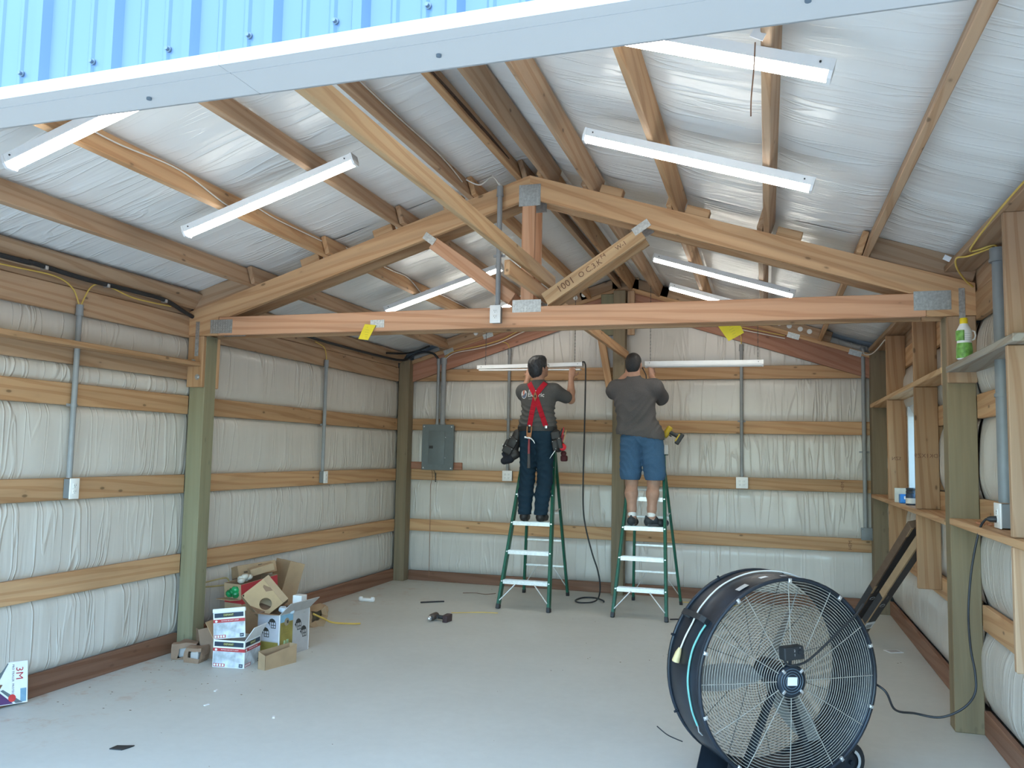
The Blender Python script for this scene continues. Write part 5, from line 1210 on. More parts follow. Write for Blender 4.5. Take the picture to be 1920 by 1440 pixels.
# crumpled cartons and strapping
def crushed(M, w, d, h, amp, seed, label, cat='carton', name='crushed_carton', mat=None, fill=None):
    bm = bmesh.new(); bmesh.ops.create_cube(bm, size=1); bmesh.ops.subdivide_edges(bm, edges=bm.edges[:], cuts=3, use_grid_fill=True)
    for v in bm.verts:
        v.co = Vector((v.co.x * w, v.co.y * d, (v.co.z + 0.5) * h)); q = v.co * 9 + Vector((seed, seed, seed))
        v.co += Vector((noise.noise(q), noise.noise(q + Vector((9, 0, 0))), noise.noise(q + Vector((0, 9, 0))) * (1 if v.co.z > 0.01 else 0))) * amp
        v.co.z = max(v.co.z, 0.0)
    for f in [f for f in bm.faces if f.normal.y < -0.9 and abs(f.calc_center_median().x) < w * 0.3 and h * 0.2 < f.calc_center_median().z < h * 0.8]: bm.faces.remove(f)
    t = empty(name, M.translation, label, cat)
    m = MB(); m.M = M; bm.verts.index_update(); m._add([v.co.copy() for v in bm.verts], [[v.index for v in f.verts] for f in bm.faces], False); bm.free()
    m.build('carton_body', mat or KRAFT, t)
    if fill:
        q = MB(); q.M = M; q.rbox((-w * 0.3, -d * 0.47, h * 0.1), (w * 0.28, d * 0.4, h * 0.78), 0.012); q.build('white_lining', fill, t)
CK = plain('brown_crushed_card', (0.27, 0.17, 0.11), 0.75, 0, 0.15, 9)
crushed(carton_frame((-4.20, 5.47, 0), 20), 0.15, 0.13, 0.115, 0.035, 1.0, 'crushed brown carton with a white lining at the foot of the left post', mat=CK, fill=GREY_CARD)
crushed(carton_frame((-4.05, 5.40, 0), 10), 0.11, 0.11, 0.10, 0.035, 4.0, 'smaller crushed brown carton with a white lining beside the white and red carton', mat=CK, fill=GREY_CARD)
cf = empty('folded_carton', (-3.98, 5.50, 0), 'brown unfolded carton standing between the left post and the white carton', 'carton')
m = MB(); CM = carton_frame((-4.06, 5.47, 0), 24); m.M = CM; m.hexa([(0, 0, 0), (0.19, 0, 0), (0.19, 0.005, 0), (0, 0.005, 0), (-0.045, 0.02, 0.21), (0.19, 0.03, 0.26), (0.19, 0.035, 0.26), (-0.045, 0.025, 0.21)]); m.build('panel', CK, cf)
m = MB(); m.M = CM; m.hexa([(0, 0, 0), (-0.07, 0.12, 0), (-0.067, 0.122, 0), (0.003, 0.003, 0), (-0.045, 0.02, 0.21), (-0.09, 0.15, 0.2), (-0.087, 0.152, 0.2), (-0.042, 0.023, 0.21)]); m.build('panel', CK, cf)
crushed(carton_frame((-3.90, 6.86, 0), 35), 0.17, 0.15, 0.17, 0.05, 7.0, 'crushed tan carton beside the lantern carton near the left baseboard', mat=KRAFT)
cable('yellow_strap', [(-3.80, 6.62, 0.15), (-3.74, 6.70, 0.10), (-3.70, 6.80, 0.05), (-3.60, 6.95, 0.02), (-3.56, 7.05, 0.006)], 0.008, YELLOW_WIRE, 'yellow strap trailing from the crushed tan carton onto the floor', 'strap')
cable('tan_strap', [(XL + 0.03, 5.80, 0.485), (XL + 0.07, 5.95, 0.50), (XL + 0.11, 6.05, 0.505), (XL + 0.115, 6.06, 0.455), (XL + 0.07, 5.95, 0.45), (XL + 0.03, 5.80, 0.46)], 0.006, plain('tan_strapping', (0.34, 0.26, 0.10), 0.5), 'bent tan strapping between the left post and the green bag', 'strap')
m = MB()
for k in range(6): m.sphere((-4.27 + 0.03 * k, 5.98 + 0.03 * (k % 2), 0.10 + 0.025 * k), 0.05, 8, (0.8, 0.8, 1.1))
m.build('plastic_bag', plain('clear_film_bag', (0.42, 0.43, 0.48), 0.2), label='pale clear plastic bag behind the left post beside the cartons', cat='bag')

# 3M box at the left edge
B3 = empty('kit_box', (-4.28, 3.95, 0), 'flat white and purple paint kit box leaning on the left baseboard at the picture edge', 'box')
nB = Vector((0.93, -0.28, 0.24)).normalized(); xB = Vector((0.05, 1, 0.0)); xB = Vector((0.28, 0.95, 0)); xB = (xB - nB * xB.dot(nB)).normalized(); yB = nB.cross(xB)
BX = Matrix(((xB.x, yB.x, nB.x, -4.325), (xB.y, yB.y, nB.y, 4.165), (xB.z, yB.z, nB.z, 0.012), (0, 0, 0, 1))) @ Matrix.Rotation(math.radians(-4), 4, 'Z')
m = MB(); m.M = BX; m.rbox((-0.44, 0, -0.035), (0, 0.245, 0), 0.002, 1); m.build('box_body', WHITE_CARD, B3)
m = MB(); m.M = BX; m.prism([(-0.44, 0.004), (-0.085, 0.004), (-0.175, 0.085), (-0.215, 0.11), (-0.185, 0.20), (-0.175, 0.241), (-0.44, 0.241)], 0.0002, 0.0008); m.build('purple_print', plain('purple_print', (0.085, 0.035, 0.115), 0.45, 0, 0.4, 6), B3)
m = MB(); m.M = BX; m.prism([(-0.44, 0.06), (-0.20, 0.06), (-0.19, 0.09), (-0.23, 0.105), (-0.20, 0.19), (-0.44, 0.19)], 0.0008, 0.0012); m.build('crimson_print', plain('crimson_print', (0.30, 0.03, 0.06), 0.45, 0, 0.3, 9), B3)
m = MB(); m.M = BX; m.prism([(-0.175, 0.205), (-0.14, 0.238), (-0.115, 0.238), (-0.185, 0.11), (-0.195, 0.118)], 0.0012, 0.0016); m.prism([(-0.16, 0.085), (-0.07, 0.004), (-0.03, 0.004), (-0.145, 0.09)], 0.0008, 0.0012); m.build('grey_stripe', plain('slate_print', (0.13, 0.16, 0.17), 0.5), B3)
m = MB(); m.M = BX; m.text('3M', Matrix.Translation((-0.052, 0.175, 0.0006)) @ Matrix.Rotation(math.radians(-90), 4, 'Z'), 0.06, 0.0005); m.build('brand_lettering', RED_PRINT, B3)
m = MB(); m.M = BX; m.text('PRO TRAILER  PROTECTION', Matrix.Translation((-0.088, 0.122, 0.0006)) @ Matrix.Rotation(math.radians(-90), 4, 'Z'), 0.017, 0.0004); m.build('lettering', INK, B3)
m = MB(); m.M = BX; m.prism([(-0.092 + 0.022 * math.cos(a), 0.035 + 0.022 * math.sin(a)) for a in [2 * math.pi * k / 20 for k in range(20)]], 0.0012, 0.0018); m.build('red_seal', plain('bright_red_print', (0.60, 0.05, 0.05), 0.45), B3)
m = MB(); m.M = BX; m.box((-0.044, 0.008, 0.0002), (-0.010, 0.085, 0.0010)); m.build('blue_panel', plain('pale_blue_print', (0.20, 0.36, 0.48), 0.5), B3)
m = MB(); m.M = BX; m.rbox((-0.36, 0.10, 0.0012), (-0.225, 0.14, 0.002), 0.004, 1); m.rbox((-0.40, 0.085, 0.0012), (-0.25, 0.11, 0.0022), 0.004, 1); m.build('tool_picture', INK, B3)
m = MB(); m.M = BX
for k in range(4): m.box((-0.20 - 0.045 * k, -0.001, 0.0012), (-0.192 - 0.045 * k, 0.072, 0.002))
m.build('white_rod_picture', WHITE_CARD, B3)

# ------------------------------------------------------------------ things lying on the floor
def drill(M, label, col, batt, parent=None):
    """pistol drill: motor along local x (chuck at +x), handle along -z"""
    t = empty('cordless_drill', M.translation, label, 'drill')
    m = MB(); m.M = M; R = Matrix.Rotation(math.radians(90), 4, 'Y')
    m.lathe([(0.0, -0.075), (0.024, -0.075), (0.031, -0.06), (0.032, 0.03), (0.027, 0.05), (0.0, 0.05)], R, 18, caps=False); m.build('motor_housing', col, t)
    m = MB(); m.M = M; m.lathe([(0.0, 0.05), (0.024, 0.05), (0.022, 0.08), (0.014, 0.098), (0.006, 0.10), (0.0, 0.10)], R, 16, caps=False); m.build('chuck', STEEL, t)
    m = MB(); m.M = M; m.tube([(-0.022, 0, -0.02), (-0.026, 0, -0.07), (-0.03, 0, -0.125)], [0.022, 0.019, 0.022], 10); m.build('handle', BLACK, t)
    m = MB(); m.M = M; m.rbox((0.0, -0.008, -0.062), (0.012, 0.008, -0.034), 0.004); m.build('trigger', DARK, t)
    m = MB(); m.M = M; m.rbox((-0.075, -0.036, -0.165), (0.045, 0.036, -0.118), 0.008); b = m.build('battery', batt, t)
    m = MB(); m.M = M; m.rbox((-0.06, -0.037, -0.128), (0.03, 0.037, -0.112), 0.004); m.build('battery_seat', col, t)
    return t
drx = Vector((-0.10, -0.98, -0.05)).normalized(); drz = Vector((-0.97, -0.2, 0.04)); dry = drz.cross(drx).normalized(); drz = drx.cross(dry)
drill(Matrix(((drx.x, dry.x, drz.x, -3.01), (drx.y, dry.y, drz.y, 7.46), (drx.z, dry.z, drz.z, 0.036), (0, 0, 0, 1))), 'dark cordless drill lying on its side on the bare concrete floor', plain('tool_brown', (0.075, 0.055, 0.045), 0.5), plain('battery_dark', (0.05, 0.025, 0.028), 0.45))
YTOOL = plain('tool_yellow', (0.50, 0.34, 0.02), 0.45)
hx = Vector((-0.52, -0.12, -0.85)).normalized(); hz_ = Vector((-0.86, -0.05, 0.50)); hy = hz_.cross(hx).normalized(); hz_ = hx.cross(hy)
drill(Matrix(((hx.x, hy.x, hz_.x, -0.985), (hx.y, hy.y, hz_.y, 8.72), (hx.z, hy.z, hz_.z, 1.822), (0, 0, 0, 1))), 'yellow cordless drill hung at the hip of the man in denim shorts', YTOOL, BLACK)
m = MB(); m.tube(smooth([(-3.475, 8.25, 0.008), (-3.36, 8.34, 0.008), (-3.27, 8.40, 0.008)]), 0.008, 8); m.build('marker_pen', BLACK, label='short black rod lying on the floor behind the drill', cat='rod')
m = MB(); m.rbox((-4.10, 8.10, 0), (-3.97, 8.15, 0.035), 0.012); m.sphere((-4.10, 8.12, 0.025), 0.028, 8); m.sphere((-3.97, 8.13, 0.025), 0.028, 8); m.build('white_bracket', WHITE, label='small white plastic bracket on the floor near the left baseboard', cat='bracket')
m = MB(); m.boxm((-0.06, -0.05, 0), (0.06, 0.05, 0.004), carton_frame((1.00, 7.72, 0.001), 25)); cd = m.build('card', WHITE_CARD, label='white card lying on the floor near the right baseboard', cat='card')
m = MB(); m.boxm((-0.045, -0.035, 0.0042), (0.045, 0.035, 0.0046), carton_frame((1.00, 7.72, 0.001), 25)); m.build('card_print', GREY_CARD, cd)
m = MB(); m.prism([(-0.05, -0.02), (0.02, -0.035), (0.045, 0.0), (0.06, 0.03), (0.02, 0.028), (-0.03, 0.03)], 0.001, 0.006, carton_frame((-3.25, 3.74, 0), 20)); m.build('plastic_scrap', BLACK, label='crumpled black plastic scrap on the floor at the front left', cat='scrap')
cable('power_cord', [(-1.935, HY, 2.60), (-1.905, HY - 0.01, 2.585), (-1.895, HY - 0.01, 2.47), (-1.902, HY, 1.9), (-1.91, HY, 1.35), (-1.905, HY, 1.0), (-1.872, HY, 0.78), (-1.80, HY, 0.52), (-1.74, HY, 0.35), (-1.715, HY + 0.02, 0.18), (-1.74, HY + 0.05, 0.05), (-1.80, HY, 0.009), (-1.92, HY - 0.07, 0.008), (-1.99, HY + 0.05, 0.008), (-1.95, HY + 0.25, 0.008), (-1.82, HY + 0.28, 0.009), (-1.70, HY + 0.12, 0.014), (-1.68, HY + 0.05, 0.012)], 0.0085, BLACK, '', parent=HELD)
cable('cable_offcut', [(-0.905, 8.36, 0.006), (-0.82, 8.40, 0.006), (-0.70, 8.42, 0.006), (-0.5, 8.5, 0.006)], 0.006, BLACK, 'short length of black cord on the floor right of the second ladder')
cable('yellow_wire_offcut', [(-2.98, 7.86, 0.005), (-2.86, 7.92, 0.005), (-2.70, 8.0, 0.005), (-2.55, 8.02, 0.005)], 0.004, YELLOW_WIRE, 'thin yellow wire offcut on the floor in front of the first ladder', 'wire')
cable('brown_wire_offcut', [(-3.28, 9.0, 0.004), (-3.15, 9.06, 0.004), (-3.02, 9.02, 0.004), (-2.93, 9.12, 0.004)], 0.003, STAMP, 'thin brown wire offcut on the floor left of the first ladder', 'wire')
cable('yellow_wire_offcut', [(-0.88, 9.40, 0.004), (-0.7, 9.44, 0.004), (-0.5, 9.38, 0.004), (-0.3, 9.42, 0.004)], 0.004, YELLOW_WIRE, 'thin yellow wire on the floor behind the second ladder', 'wire')
bits = [(-2.892, 4.169, 'curled dark wire snippet'), (-2.837, 6.235, 'dark crumb'), (-2.397, 7.409, 'dark crumb'), (-3.251, 5.348, 'curled clip'), (-3.309, 4.522, 'white scrap'), (-3.447, 4.803, 'white scrap'), (-2.794, 4.458, 'white scrap'), (-2.614, 5.923, 'dark crumb'), (-0.921, 6.899, 'brown chip'), (-3.70, 7.45, 'dark crumb'), (-3.60, 5.0, 'brown chip'), (-3.78, 4.75, 'brown chip'), (-2.2, 5.0, 'dark crumb'), (-1.7, 4.6, 'dark crumb'), (-1.3, 6.4, 'dark crumb'), (0.95, 6.6, 'brown chip')]
m = MB(); rr = random.Random(11)
for k in range(110):
    x, y = rr.uniform(-4.2, 1.0), rr.uniform(3.6, 9.4)
    if k < 60: x = rr.uniform(-4.25, -3.4); y = rr.uniform(4.2, 6.0)
    s = rr.uniform(0.002, 0.006)
    m.boxm((-s, -s * 0.5, 0), (s, s * 0.5, s * 0.4), carton_frame((x, y, 0), rr.uniform(0, 180)))
m.build('floor_crumbs', plain('brown_crumbs', (0.26, 0.19, 0.13), 0.8, 0, 0.4, 5), label='scattered wood crumbs and clippings over the concrete floor', cat='crumbs', kind='stuff')
for k, (x, y, w) in enumerate(bits[:8]):
    if w != 'white scrap': continue
    m = MB(); m.boxm((-0.018, -0.007, 0), (0.018, 0.007, 0.004), carton_frame((x, y, 0), 20 * k)); m.build('paper_scrap', WHITE_CARD, label=('tiny white scrap on the floor, middle one near the kit box', 'tiny white scrap on the floor, nearest to the crushed cartons', 'tiny white scrap on the floor, farthest out from the left wall')[sum(1 for b_ in bits[:k] if b_[2] == 'white scrap')], cat='scrap', group='tiny white scraps on the floor')
# ------------------------------------------------------------------ people: smooth-blended limbs, one surface each
def sdf_mesh(prims, vox, disp=None):
    """prims: ('c', p0, p1, r0, r1, k) tapered limb or ('e', centre, radii, 3x3, k) ellipsoid; k = blend width. Returns verts, quads (surface nets)."""
    lo = np.full(3, 1e9); hi = np.full(3, -1e9)
    for p in prims:
        if p[0] == 'c':
            for q, r in ((p[1], p[3]), (p[2], p[4])): lo = np.minimum(lo, np.array(q) - r); hi = np.maximum(hi, np.array(q) + r)
        else: lo = np.minimum(lo, np.array(p[1]) - max(p[2])); hi = np.maximum(hi, np.array(p[1]) + max(p[2]))
    lo -= 4 * vox; hi += 4 * vox
    n = np.ceil((hi - lo) / vox).astype(int) + 1
    D = np.full(n, 0.06, np.float32)
    ax = [lo[i] + vox * np.arange(n[i]) for i in range(3)]
    for p in prims:
        k = p[-1]; mg = 0.03 + k
        if p[0] == 'c':
            a, b = np.array(p[1], float), np.array(p[2], float); rm = max(p[3], p[4])
            l, h = np.minimum(a, b) - rm - mg, np.maximum(a, b) + rm + mg
        else:
            a = np.array(p[1], float); rm = max(p[2]); l, h = a - rm - mg, a + rm + mg
        i0 = np.maximum(0, np.floor((l - lo) / vox).astype(int)); i1 = np.minimum(n, np.ceil((h - lo) / vox).astype(int) + 1)
        X = ax[0][i0[0]:i1[0], None, None]; Y = ax[1][None, i0[1]:i1[1], None]; Z = ax[2][None, None, i0[2]:i1[2]]
        if p[0] == 'c':
            ba = b - a; L2 = max(1e-9, ba @ ba)
            t = np.clip(((X - a[0]) * ba[0] + (Y - a[1]) * ba[1] + (Z - a[2]) * ba[2]) / L2, 0, 1)
            d = np.sqrt((X - a[0] - t * ba[0]) ** 2 + (Y - a[1] - t * ba[1]) ** 2 + (Z - a[2] - t * ba[2]) ** 2) - (p[3] + t * (p[4] - p[3]))
        else:
            R = np.array(p[3], float); r = p[2]
            qx = ((X - a[0]) * R[0, 0] + (Y - a[1]) * R[1, 0] + (Z - a[2]) * R[2, 0]) / r[0]
            qy = ((X - a[0]) * R[0, 1] + (Y - a[1]) * R[1, 1] + (Z - a[2]) * R[2, 1]) / r[1]
            qz = ((X - a[0]) * R[0, 2] + (Y - a[1]) * R[1, 2] + (Z - a[2]) * R[2, 2]) / r[2]
            q = np.sqrt(qx * qx + qy * qy + qz * qz); d = (q - 1) * min(r)
            d = np.where(q < 1, d, (q - 1) * (sum(r) / 3) * 0.9)
        S = D[i0[0]:i1[0], i0[1]:i1[1], i0[2]:i1[2]]
        hh = np.maximum(k - np.abs(S - d), 0) / k
        D[i0[0]:i1[0], i0[1]:i1[1], i0[2]:i1[2]] = np.minimum(S, d) - hh * hh * k * 0.25
    if disp is not None:
        D = D + disp(ax[0][:, None, None], ax[1][None, :, None], ax[2][None, None, :]).astype(np.float32)
    ins = D < 0
    c = [ins[i:n[0] - 1 + i, j:n[1] - 1 + j, l:n[2] - 1 + l] for i in (0, 1) for j in (0, 1) for l in (0, 1)]
    cnt = sum(x.astype(np.int8) for x in c); act = (cnt > 0) & (cnt < 8)
    idx = np.full(act.shape, -1, np.int64); cells = np.argwhere(act); idx[act] = np.arange(len(cells))
    acc = np.zeros((len(cells), 3)); num = np.zeros(len(cells))
    corners = [(i, j, l) for i in (0, 1) for j in (0, 1) for l in (0, 1)]
    val = {q: D[cells[:, 0] + q[0], cells[:, 1] + q[1], cells[:, 2] + q[2]] for q in corners}
    for q in corners:
        for axi in range(3):
            if q[axi]: continue
            w = list(q); w[axi] = 1; w = tuple(w); a, b = val[q], val[w]; m = (a < 0) != (b < 0)
            t = np.where(m, a / np.where(m, a - b, 1), 0)
            pos = np.array(q, float)[None, :] + np.zeros((len(cells), 3)); pos[:, axi] += t
            acc[m] += pos[m]; num[m] += 1
    V = lo + (cells + acc / num[:, None]) * vox
    F = []
    for axi in range(3):
        o1, o2 = [(1, 2), (2, 0), (0, 1)][axi]
        s0 = [slice(None)] * 3; s1 = [slice(None)] * 3; s0[axi] = slice(0, -1); s1[axi] = slice(1, None)
        e = np.argwhere(ins[tuple(s0)] != ins[tuple(s1)])
        ok = (e[:, o1] > 0) & (e[:, o2] > 0) & (e[:, o1] < n[o1] - 1) & (e[:, o2] < n[o2] - 1); e = e[ok]
        flip = ins[e[:, 0], e[:, 1], e[:, 2]]
        def g(d1, d2):
            q = e.copy(); q[:, o1] -= d1; q[:, o2] -= d2; return idx[q[:, 0], q[:, 1], q[:, 2]]
        f = np.stack([g(1, 1), g(0, 1), g(0, 0), g(1, 0)], 1); f[~flip] = f[~flip][:, ::-1]
        F.append(f)
    return V, np.concatenate(F)
def sdf_obj(name, prims, vox, mat, parent=None, disp=None, **tags):
    V, F = sdf_mesh(prims, vox, disp)
    me = bpy.data.meshes.new(name); me.from_pydata(V.tolist(), [], F.tolist()); me.materials.append(mat)
    me.polygons.foreach_set('use_smooth', [True] * len(me.polygons))
    o = bpy.data.objects.new(name, me); COL.objects.link(o); par(o, parent); tag(o, **tags); return o
I3 = ((1, 0, 0), (0, 1, 0), (0, 0, 1))
def chain(pts, rs, k): return [('c', pts[i], pts[i + 1], rs[i], rs[i + 1], k) for i in range(len(pts) - 1)]
def hand(wrist, fwd, palm_n, thumb_side, bend=0.5, s=1.0):
    """palm from the wrist along fwd; palm_n points out of the palm; fingers curl towards palm_n"""
    w = Vector(wrist); f = Vector(fwd).normalized(); n = Vector(palm_n); n = (n - f * n.dot(f)).normalized(); x = f.cross(n).normalized() * thumb_side
    P = []
    for dx in (-0.026, -0.009, 0.009, 0.026): P.append(('c', tuple(w + x * dx * 0.6 * s), tuple(w + f * 0.088 * s + x * dx * s), 0.015 * s, 0.0125 * s, 0.012))
    Ls = {0.026: 0.072, 0.009: 0.080, -0.009: 0.075, -0.026: 0.058}
    for dx, L in Ls.items():
        b = w + f * 0.088 * s + x * dx * s; d = f.copy(); seg = (0.45, 0.31, 0.24); r = 0.0092 * s
        for j in range(3):
            ang = bend * (0.7, 1.1, 0.8)[j]
            d = (d * math.cos(ang) + n * math.sin(ang)).normalized()
            axis = d
            e = b + d * L * seg[j] * s
            P.append(('c', tuple(b), tuple(e), r, r * 0.93, 0.004)); b = e; r *= 0.93
            n_ = n - d * n.dot(d); 
            if n_.length > 1e-3: pass
            n = (n - d * n.dot(d)).normalized() if (n - d * n.dot(d)).length > 1e-3 else n
        n = Vector(palm_n); n = (n - f * n.dot(f)).normalized()
    b = w + f * 0.025 * s + x * 0.022 * s
    d1 = (x * 0.75 + f * 0.55 + n * 0.45).normalized(); e = b + d1 * 0.042 * s; P.append(('c', tuple(b), tuple(e), 0.014 * s, 0.0115 * s, 0.01))
    d2 = (x * 0.25 + f * 0.75 + n * 0.6).normalized(); e2 = e + d2 * 0.034 * s; P.append(('c', tuple(e), tuple(e2), 0.0115 * s, 0.0095 * s, 0.004))
    d3 = (f * 0.8 + n * 0.6).normalized(); P.append(('c', tuple(e2), tuple(e2 + d3 * 0.024 * s), 0.0095 * s, 0.008 * s, 0.004))
    return P
def head(c, yaw, pitch, k=0.02):
    """c: centre of the skull; yaw clockwise from +Y; returns prims and the head matrix (x right, y forward, z up)"""
    H = Matrix.Translation(c) @ Matrix.Rotation(-math.radians(yaw), 4, 'Z') @ Matrix.Rotation(math.radians(pitch), 4, 'X')
    R = [[H[i][j] for j in range(3)] for i in range(3)]
    q = lambda x, y, z: tuple(H @ Vector((x, y, z)))
    P = [('e', q(0, -0.008, 0.028), (0.074, 0.094, 0.084), R, k), ('e', q(0, 0.028, -0.045), (0.058, 0.066, 0.072), R, k), ('c', q(0, 0.072, -0.094), q(0, 0.05, -0.085), 0.020, 0.03, 0.02),
         ('c', q(0, 0.088, 0.005), q(0, 0.108, -0.030), 0.008, 0.013, 0.012), ('c', q(-0.035, 0.078, 0.018), q(0.035, 0.078, 0.018), 0.010, 0.010, 0.015),
         ('c', q(-0.018, 0.086, -0.056), q(0.018, 0.086, -0.056), 0.008, 0.008, 0.012),
         ('c', q(-0.045, 0.062, -0.02), q(-0.03, 0.07, -0.03), 0.016, 0.014, 0.02), ('c', q(0.045, 0.062, -0.02), q(0.03, 0.07, -0.03), 0.016, 0.014, 0.02)]
    for s in (-1, 1):
        P += [('e', q(s * 0.078, -0.006, -0.012), (0.009, 0.017, 0.030), R, 0.006), ('c', q(s * 0.079, 0.0, -0.036), q(s * 0.077, 0.004, -0.03), 0.008, 0.007, 0.006)]
    return P, H
SKIN1 = plain('skin_one', (0.42, 0.225, 0.145), 0.5, 0, 0.08, 25, 0.0015)
SKIN2 = plain('skin_two', (0.46, 0.255, 0.175), 0.5, 0, 0.08, 25, 0.0015)
def cloth(name, col, rough=0.85, scale=140.0, var=0.18):
    m, nt, b = new_mat(name); L = nt.links.new
    tc = nd(nt, 'ShaderNodeTexCoord'); n1 = nd(nt, 'ShaderNodeTexNoise', Scale=scale, Detail=3.0); L(tc.outputs['Object'], n1.inputs['Vector'])
    n2 = nd(nt, 'ShaderNodeTexNoise', Scale=5.0, Detail=4.0, Distortion=0.6); L(tc.outputs['Object'], n2.inputs['Vector'])
    c1 = ramp(nt, n1.outputs[0], [(0.3, [c * (1 - var) for c in col]), (0.7, [c * (1 + var) for c in col])])
    c2 = ramp(nt, n2.outputs[0], [(0.3, [c * 0.85 for c in col]), (0.7, [c * 1.15 for c in col])])
    L(mixc(nt, 0.5, c1, c2), b.inputs['Base Color']); b.inputs['Roughness'].default_value = rough; b.inputs['Specular IOR Level'].default_value = 0.2
    bump(nt, b, n2.outputs[0], 0.4, 0.02); return m
SHIRT1 = cloth('charcoal_jersey', (0.098, 0.095, 0.092)); SHIRT2 = cloth('grey_jersey', (0.108, 0.100, 0.100))
JEANS = cloth('dark_denim', (0.014, 0.034, 0.055)); SHORTS = cloth('washed_denim', (0.058, 0.125, 0.22))
HAIR1 = plain('grey_black_hair', (0.024, 0.026, 0.030), 0.45, 0, 0.6, 60, 0.004); HAIR2 = plain('short_black_hair', (0.022, 0.020, 0.020), 0.6, 0, 0.4, 90, 0.003)
LEATHER = plain('black_leather', (0.022, 0.02, 0.02), 0.5, 0, 0.2); TAN = plain('tan_leather', (0.36, 0.15, 0.055), 0.55, 0, 0.15)
REDW = cloth('red_webbing', (0.46, 0.012, 0.028), 0.7)
EYE_W = plain('eye_white', (0.75, 0.72, 0.68), 0.2); LIP = plain('lip_skin', (0.30, 0.12, 0.09), 0.5)
def face_bits(H, body):
    for s in (-1, 1):
        m = MB(); m.M = H; m.sphere((s * 0.030, 0.077, 0.0), 0.0115, 10); m.mi = 1; m.sphere((s * 0.030, 0.0845, 0.0), 0.0055, 8); m.build('eye', [EYE_W, BLACK], body)
    m = MB(); m.M = H; m.tube([(-0.022, 0.086, -0.056), (-0.010, 0.093, -0.0535), (0, 0.0945, -0.055), (0.010, 0.093, -0.0535), (0.022, 0.086, -0.056)], [0.003, 0.005, 0.005, 0.005, 0.003], 6); m.build('lips', LIP, body)
def folds(zc_, amp, fz, diag=0.0, zlo=-9, zhi=9):
    def f(X, Y, Z):
        w = np.sin((Z - zc_) * fz + diag * X * fz + 2.2 * np.sin(X * 11 + Y * 7) + 1.3 * np.sin(X * 23 - Z * 9))
        g = np.clip((Z - zlo) / 0.06, 0, 1) * np.clip((zhi - Z) / 0.06, 0, 1)
        return amp * g * (np.abs(w) - 0.55) + 0.0 * Y
    return f

# --- man in red suspenders
hx0 = -2.335
A_ = dict(hipz=1.80, y=8.60)
nc = Vector((-2.335, 8.625, 2.508))
HP, H1 = head(nc, 38, 14)
sh = {-1: (-2.50, 8.625, 2.245), 1: (-2.165, 8.625, 2.250)}
el = {-1: (-2.565, 8.82, 2.205), 1: (-2.020, 8.80, 2.170)}
wr = {-1: (-2.535, 8.915, 2.430), 1: (-2.045, 8.905, 2.425)}
P = list(HP)
P += [('c', tuple(nc + Vector((0, -0.012, -0.06))), (-2.333, 8.615, 2.30), 0.057, 0.066, 0.03)]
P += [('e', (-2.333, 8.615, 2.16), (0.165, 0.105, 0.17), I3, 0.05), ('e', (-2.333, 8.605, 1.95), (0.150, 0.105, 0.16), I3, 0.05), ('e', (-2.335, 8.60, 1.80), (0.158, 0.108, 0.12), I3, 0.05)]
for s in (-1, 1):
    P += [('c', (-2.333 + s * 0.06, 8.62, 2.27), sh[s], 0.055, 0.058, 0.04)] + chain([sh[s], el[s]], [0.056, 0.043], 0.03) + chain([el[s], tuple((Vector(el[s]) * 0.65 + Vector(wr[s]) * 0.35)), wr[s]], [0.042, 0.043, 0.027], 0.02)
hips = {-1: (-2.42, 8.60, 1.74), 1: (-2.255, 8.60, 1.74)}
kn = {-1: (-2.445, 8.625, 1.30), 1: (-2.250, 8.625, 1.30)}
an = {-1: (-2.443, 8.545, 0.955), 1: (-2.268, 8.545, 0.955)}
for s in (-1, 1): P += chain([hips[s], kn[s]], [0.088, 0.057], 0.03) + chain([kn[s], tuple(Vector(kn[s]) * 0.7 + Vector(an[s]) * 0.3 + Vector((0, -0.02, 0))), an[s]], [0.056, 0.055, 0.036], 0.03) + [('c', an[s], tuple(Vector(an[s]) + Vector((s * 0.01, 0.11, -0.045))), 0.036, 0.028, 0.03)]
P += hand(wr[-1], (0.02, 0.35, 1), (0.15, 1, -0.25), 1, 0.55) + hand(wr[1], (0.10, 0.35, 1), (-0.15, 1, -0.25), -1, 0.55)
man1 = sdf_obj('person', P, 0.0062, SKIN1, label='man in charcoal shirt and red suspenders on a green stepladder, lifting a strip light', cat='person')
face_bits(H1, man1)
R1 = [[H1[i][j] for j in range(3)] for i in range(3)]
hq = lambda H, x, y, z: tuple(H @ Vector((x, y, z)))
sdf_obj('hair', [('e', hq(H1, 0, -0.016, 0.040), (0.092, 0.106, 0.094), R1, 0.02), ('e', hq(H1, 0, -0.058, -0.025), (0.086, 0.066, 0.090), R1, 0.03), ('e', hq(H1, 0.0, 0.050, 0.080), (0.062, 0.042, 0.040), R1, 0.03),
                 ('c', hq(H1, -0.074, 0.008, 0.02), hq(H1, -0.074, 0.010, -0.015), 0.014, 0.008, 0.02), ('c', hq(H1, 0.074, 0.008, 0.02), hq(H1, 0.074, 0.010, -0.015), 0.014, 0.008, 0.02)], 0.006, HAIR1, man1,
        lambda X, Y, Z: 0.0016 * np.sin(X * 190 + 3 * np.sin(Z * 40)) * np.sin(Y * 60 + Z * 50))
m = MB(); m.M = H1
for s in (-1, 1):
    m.tube([(s * 0.030 + 0.023 * math.cos(a), 0.098, 0.0 + 0.017 * math.sin(a)) for a in [2 * math.pi * k / 16 for k in range(16)]], 0.0022, 5, closed=True)
    m.tube([(s * 0.053, 0.097, 0.004), (s * 0.080, 0.060, 0.006), (s * 0.084, -0.008, 0.004), (s * 0.080, -0.016, -0.012)], 0.0025, 5)
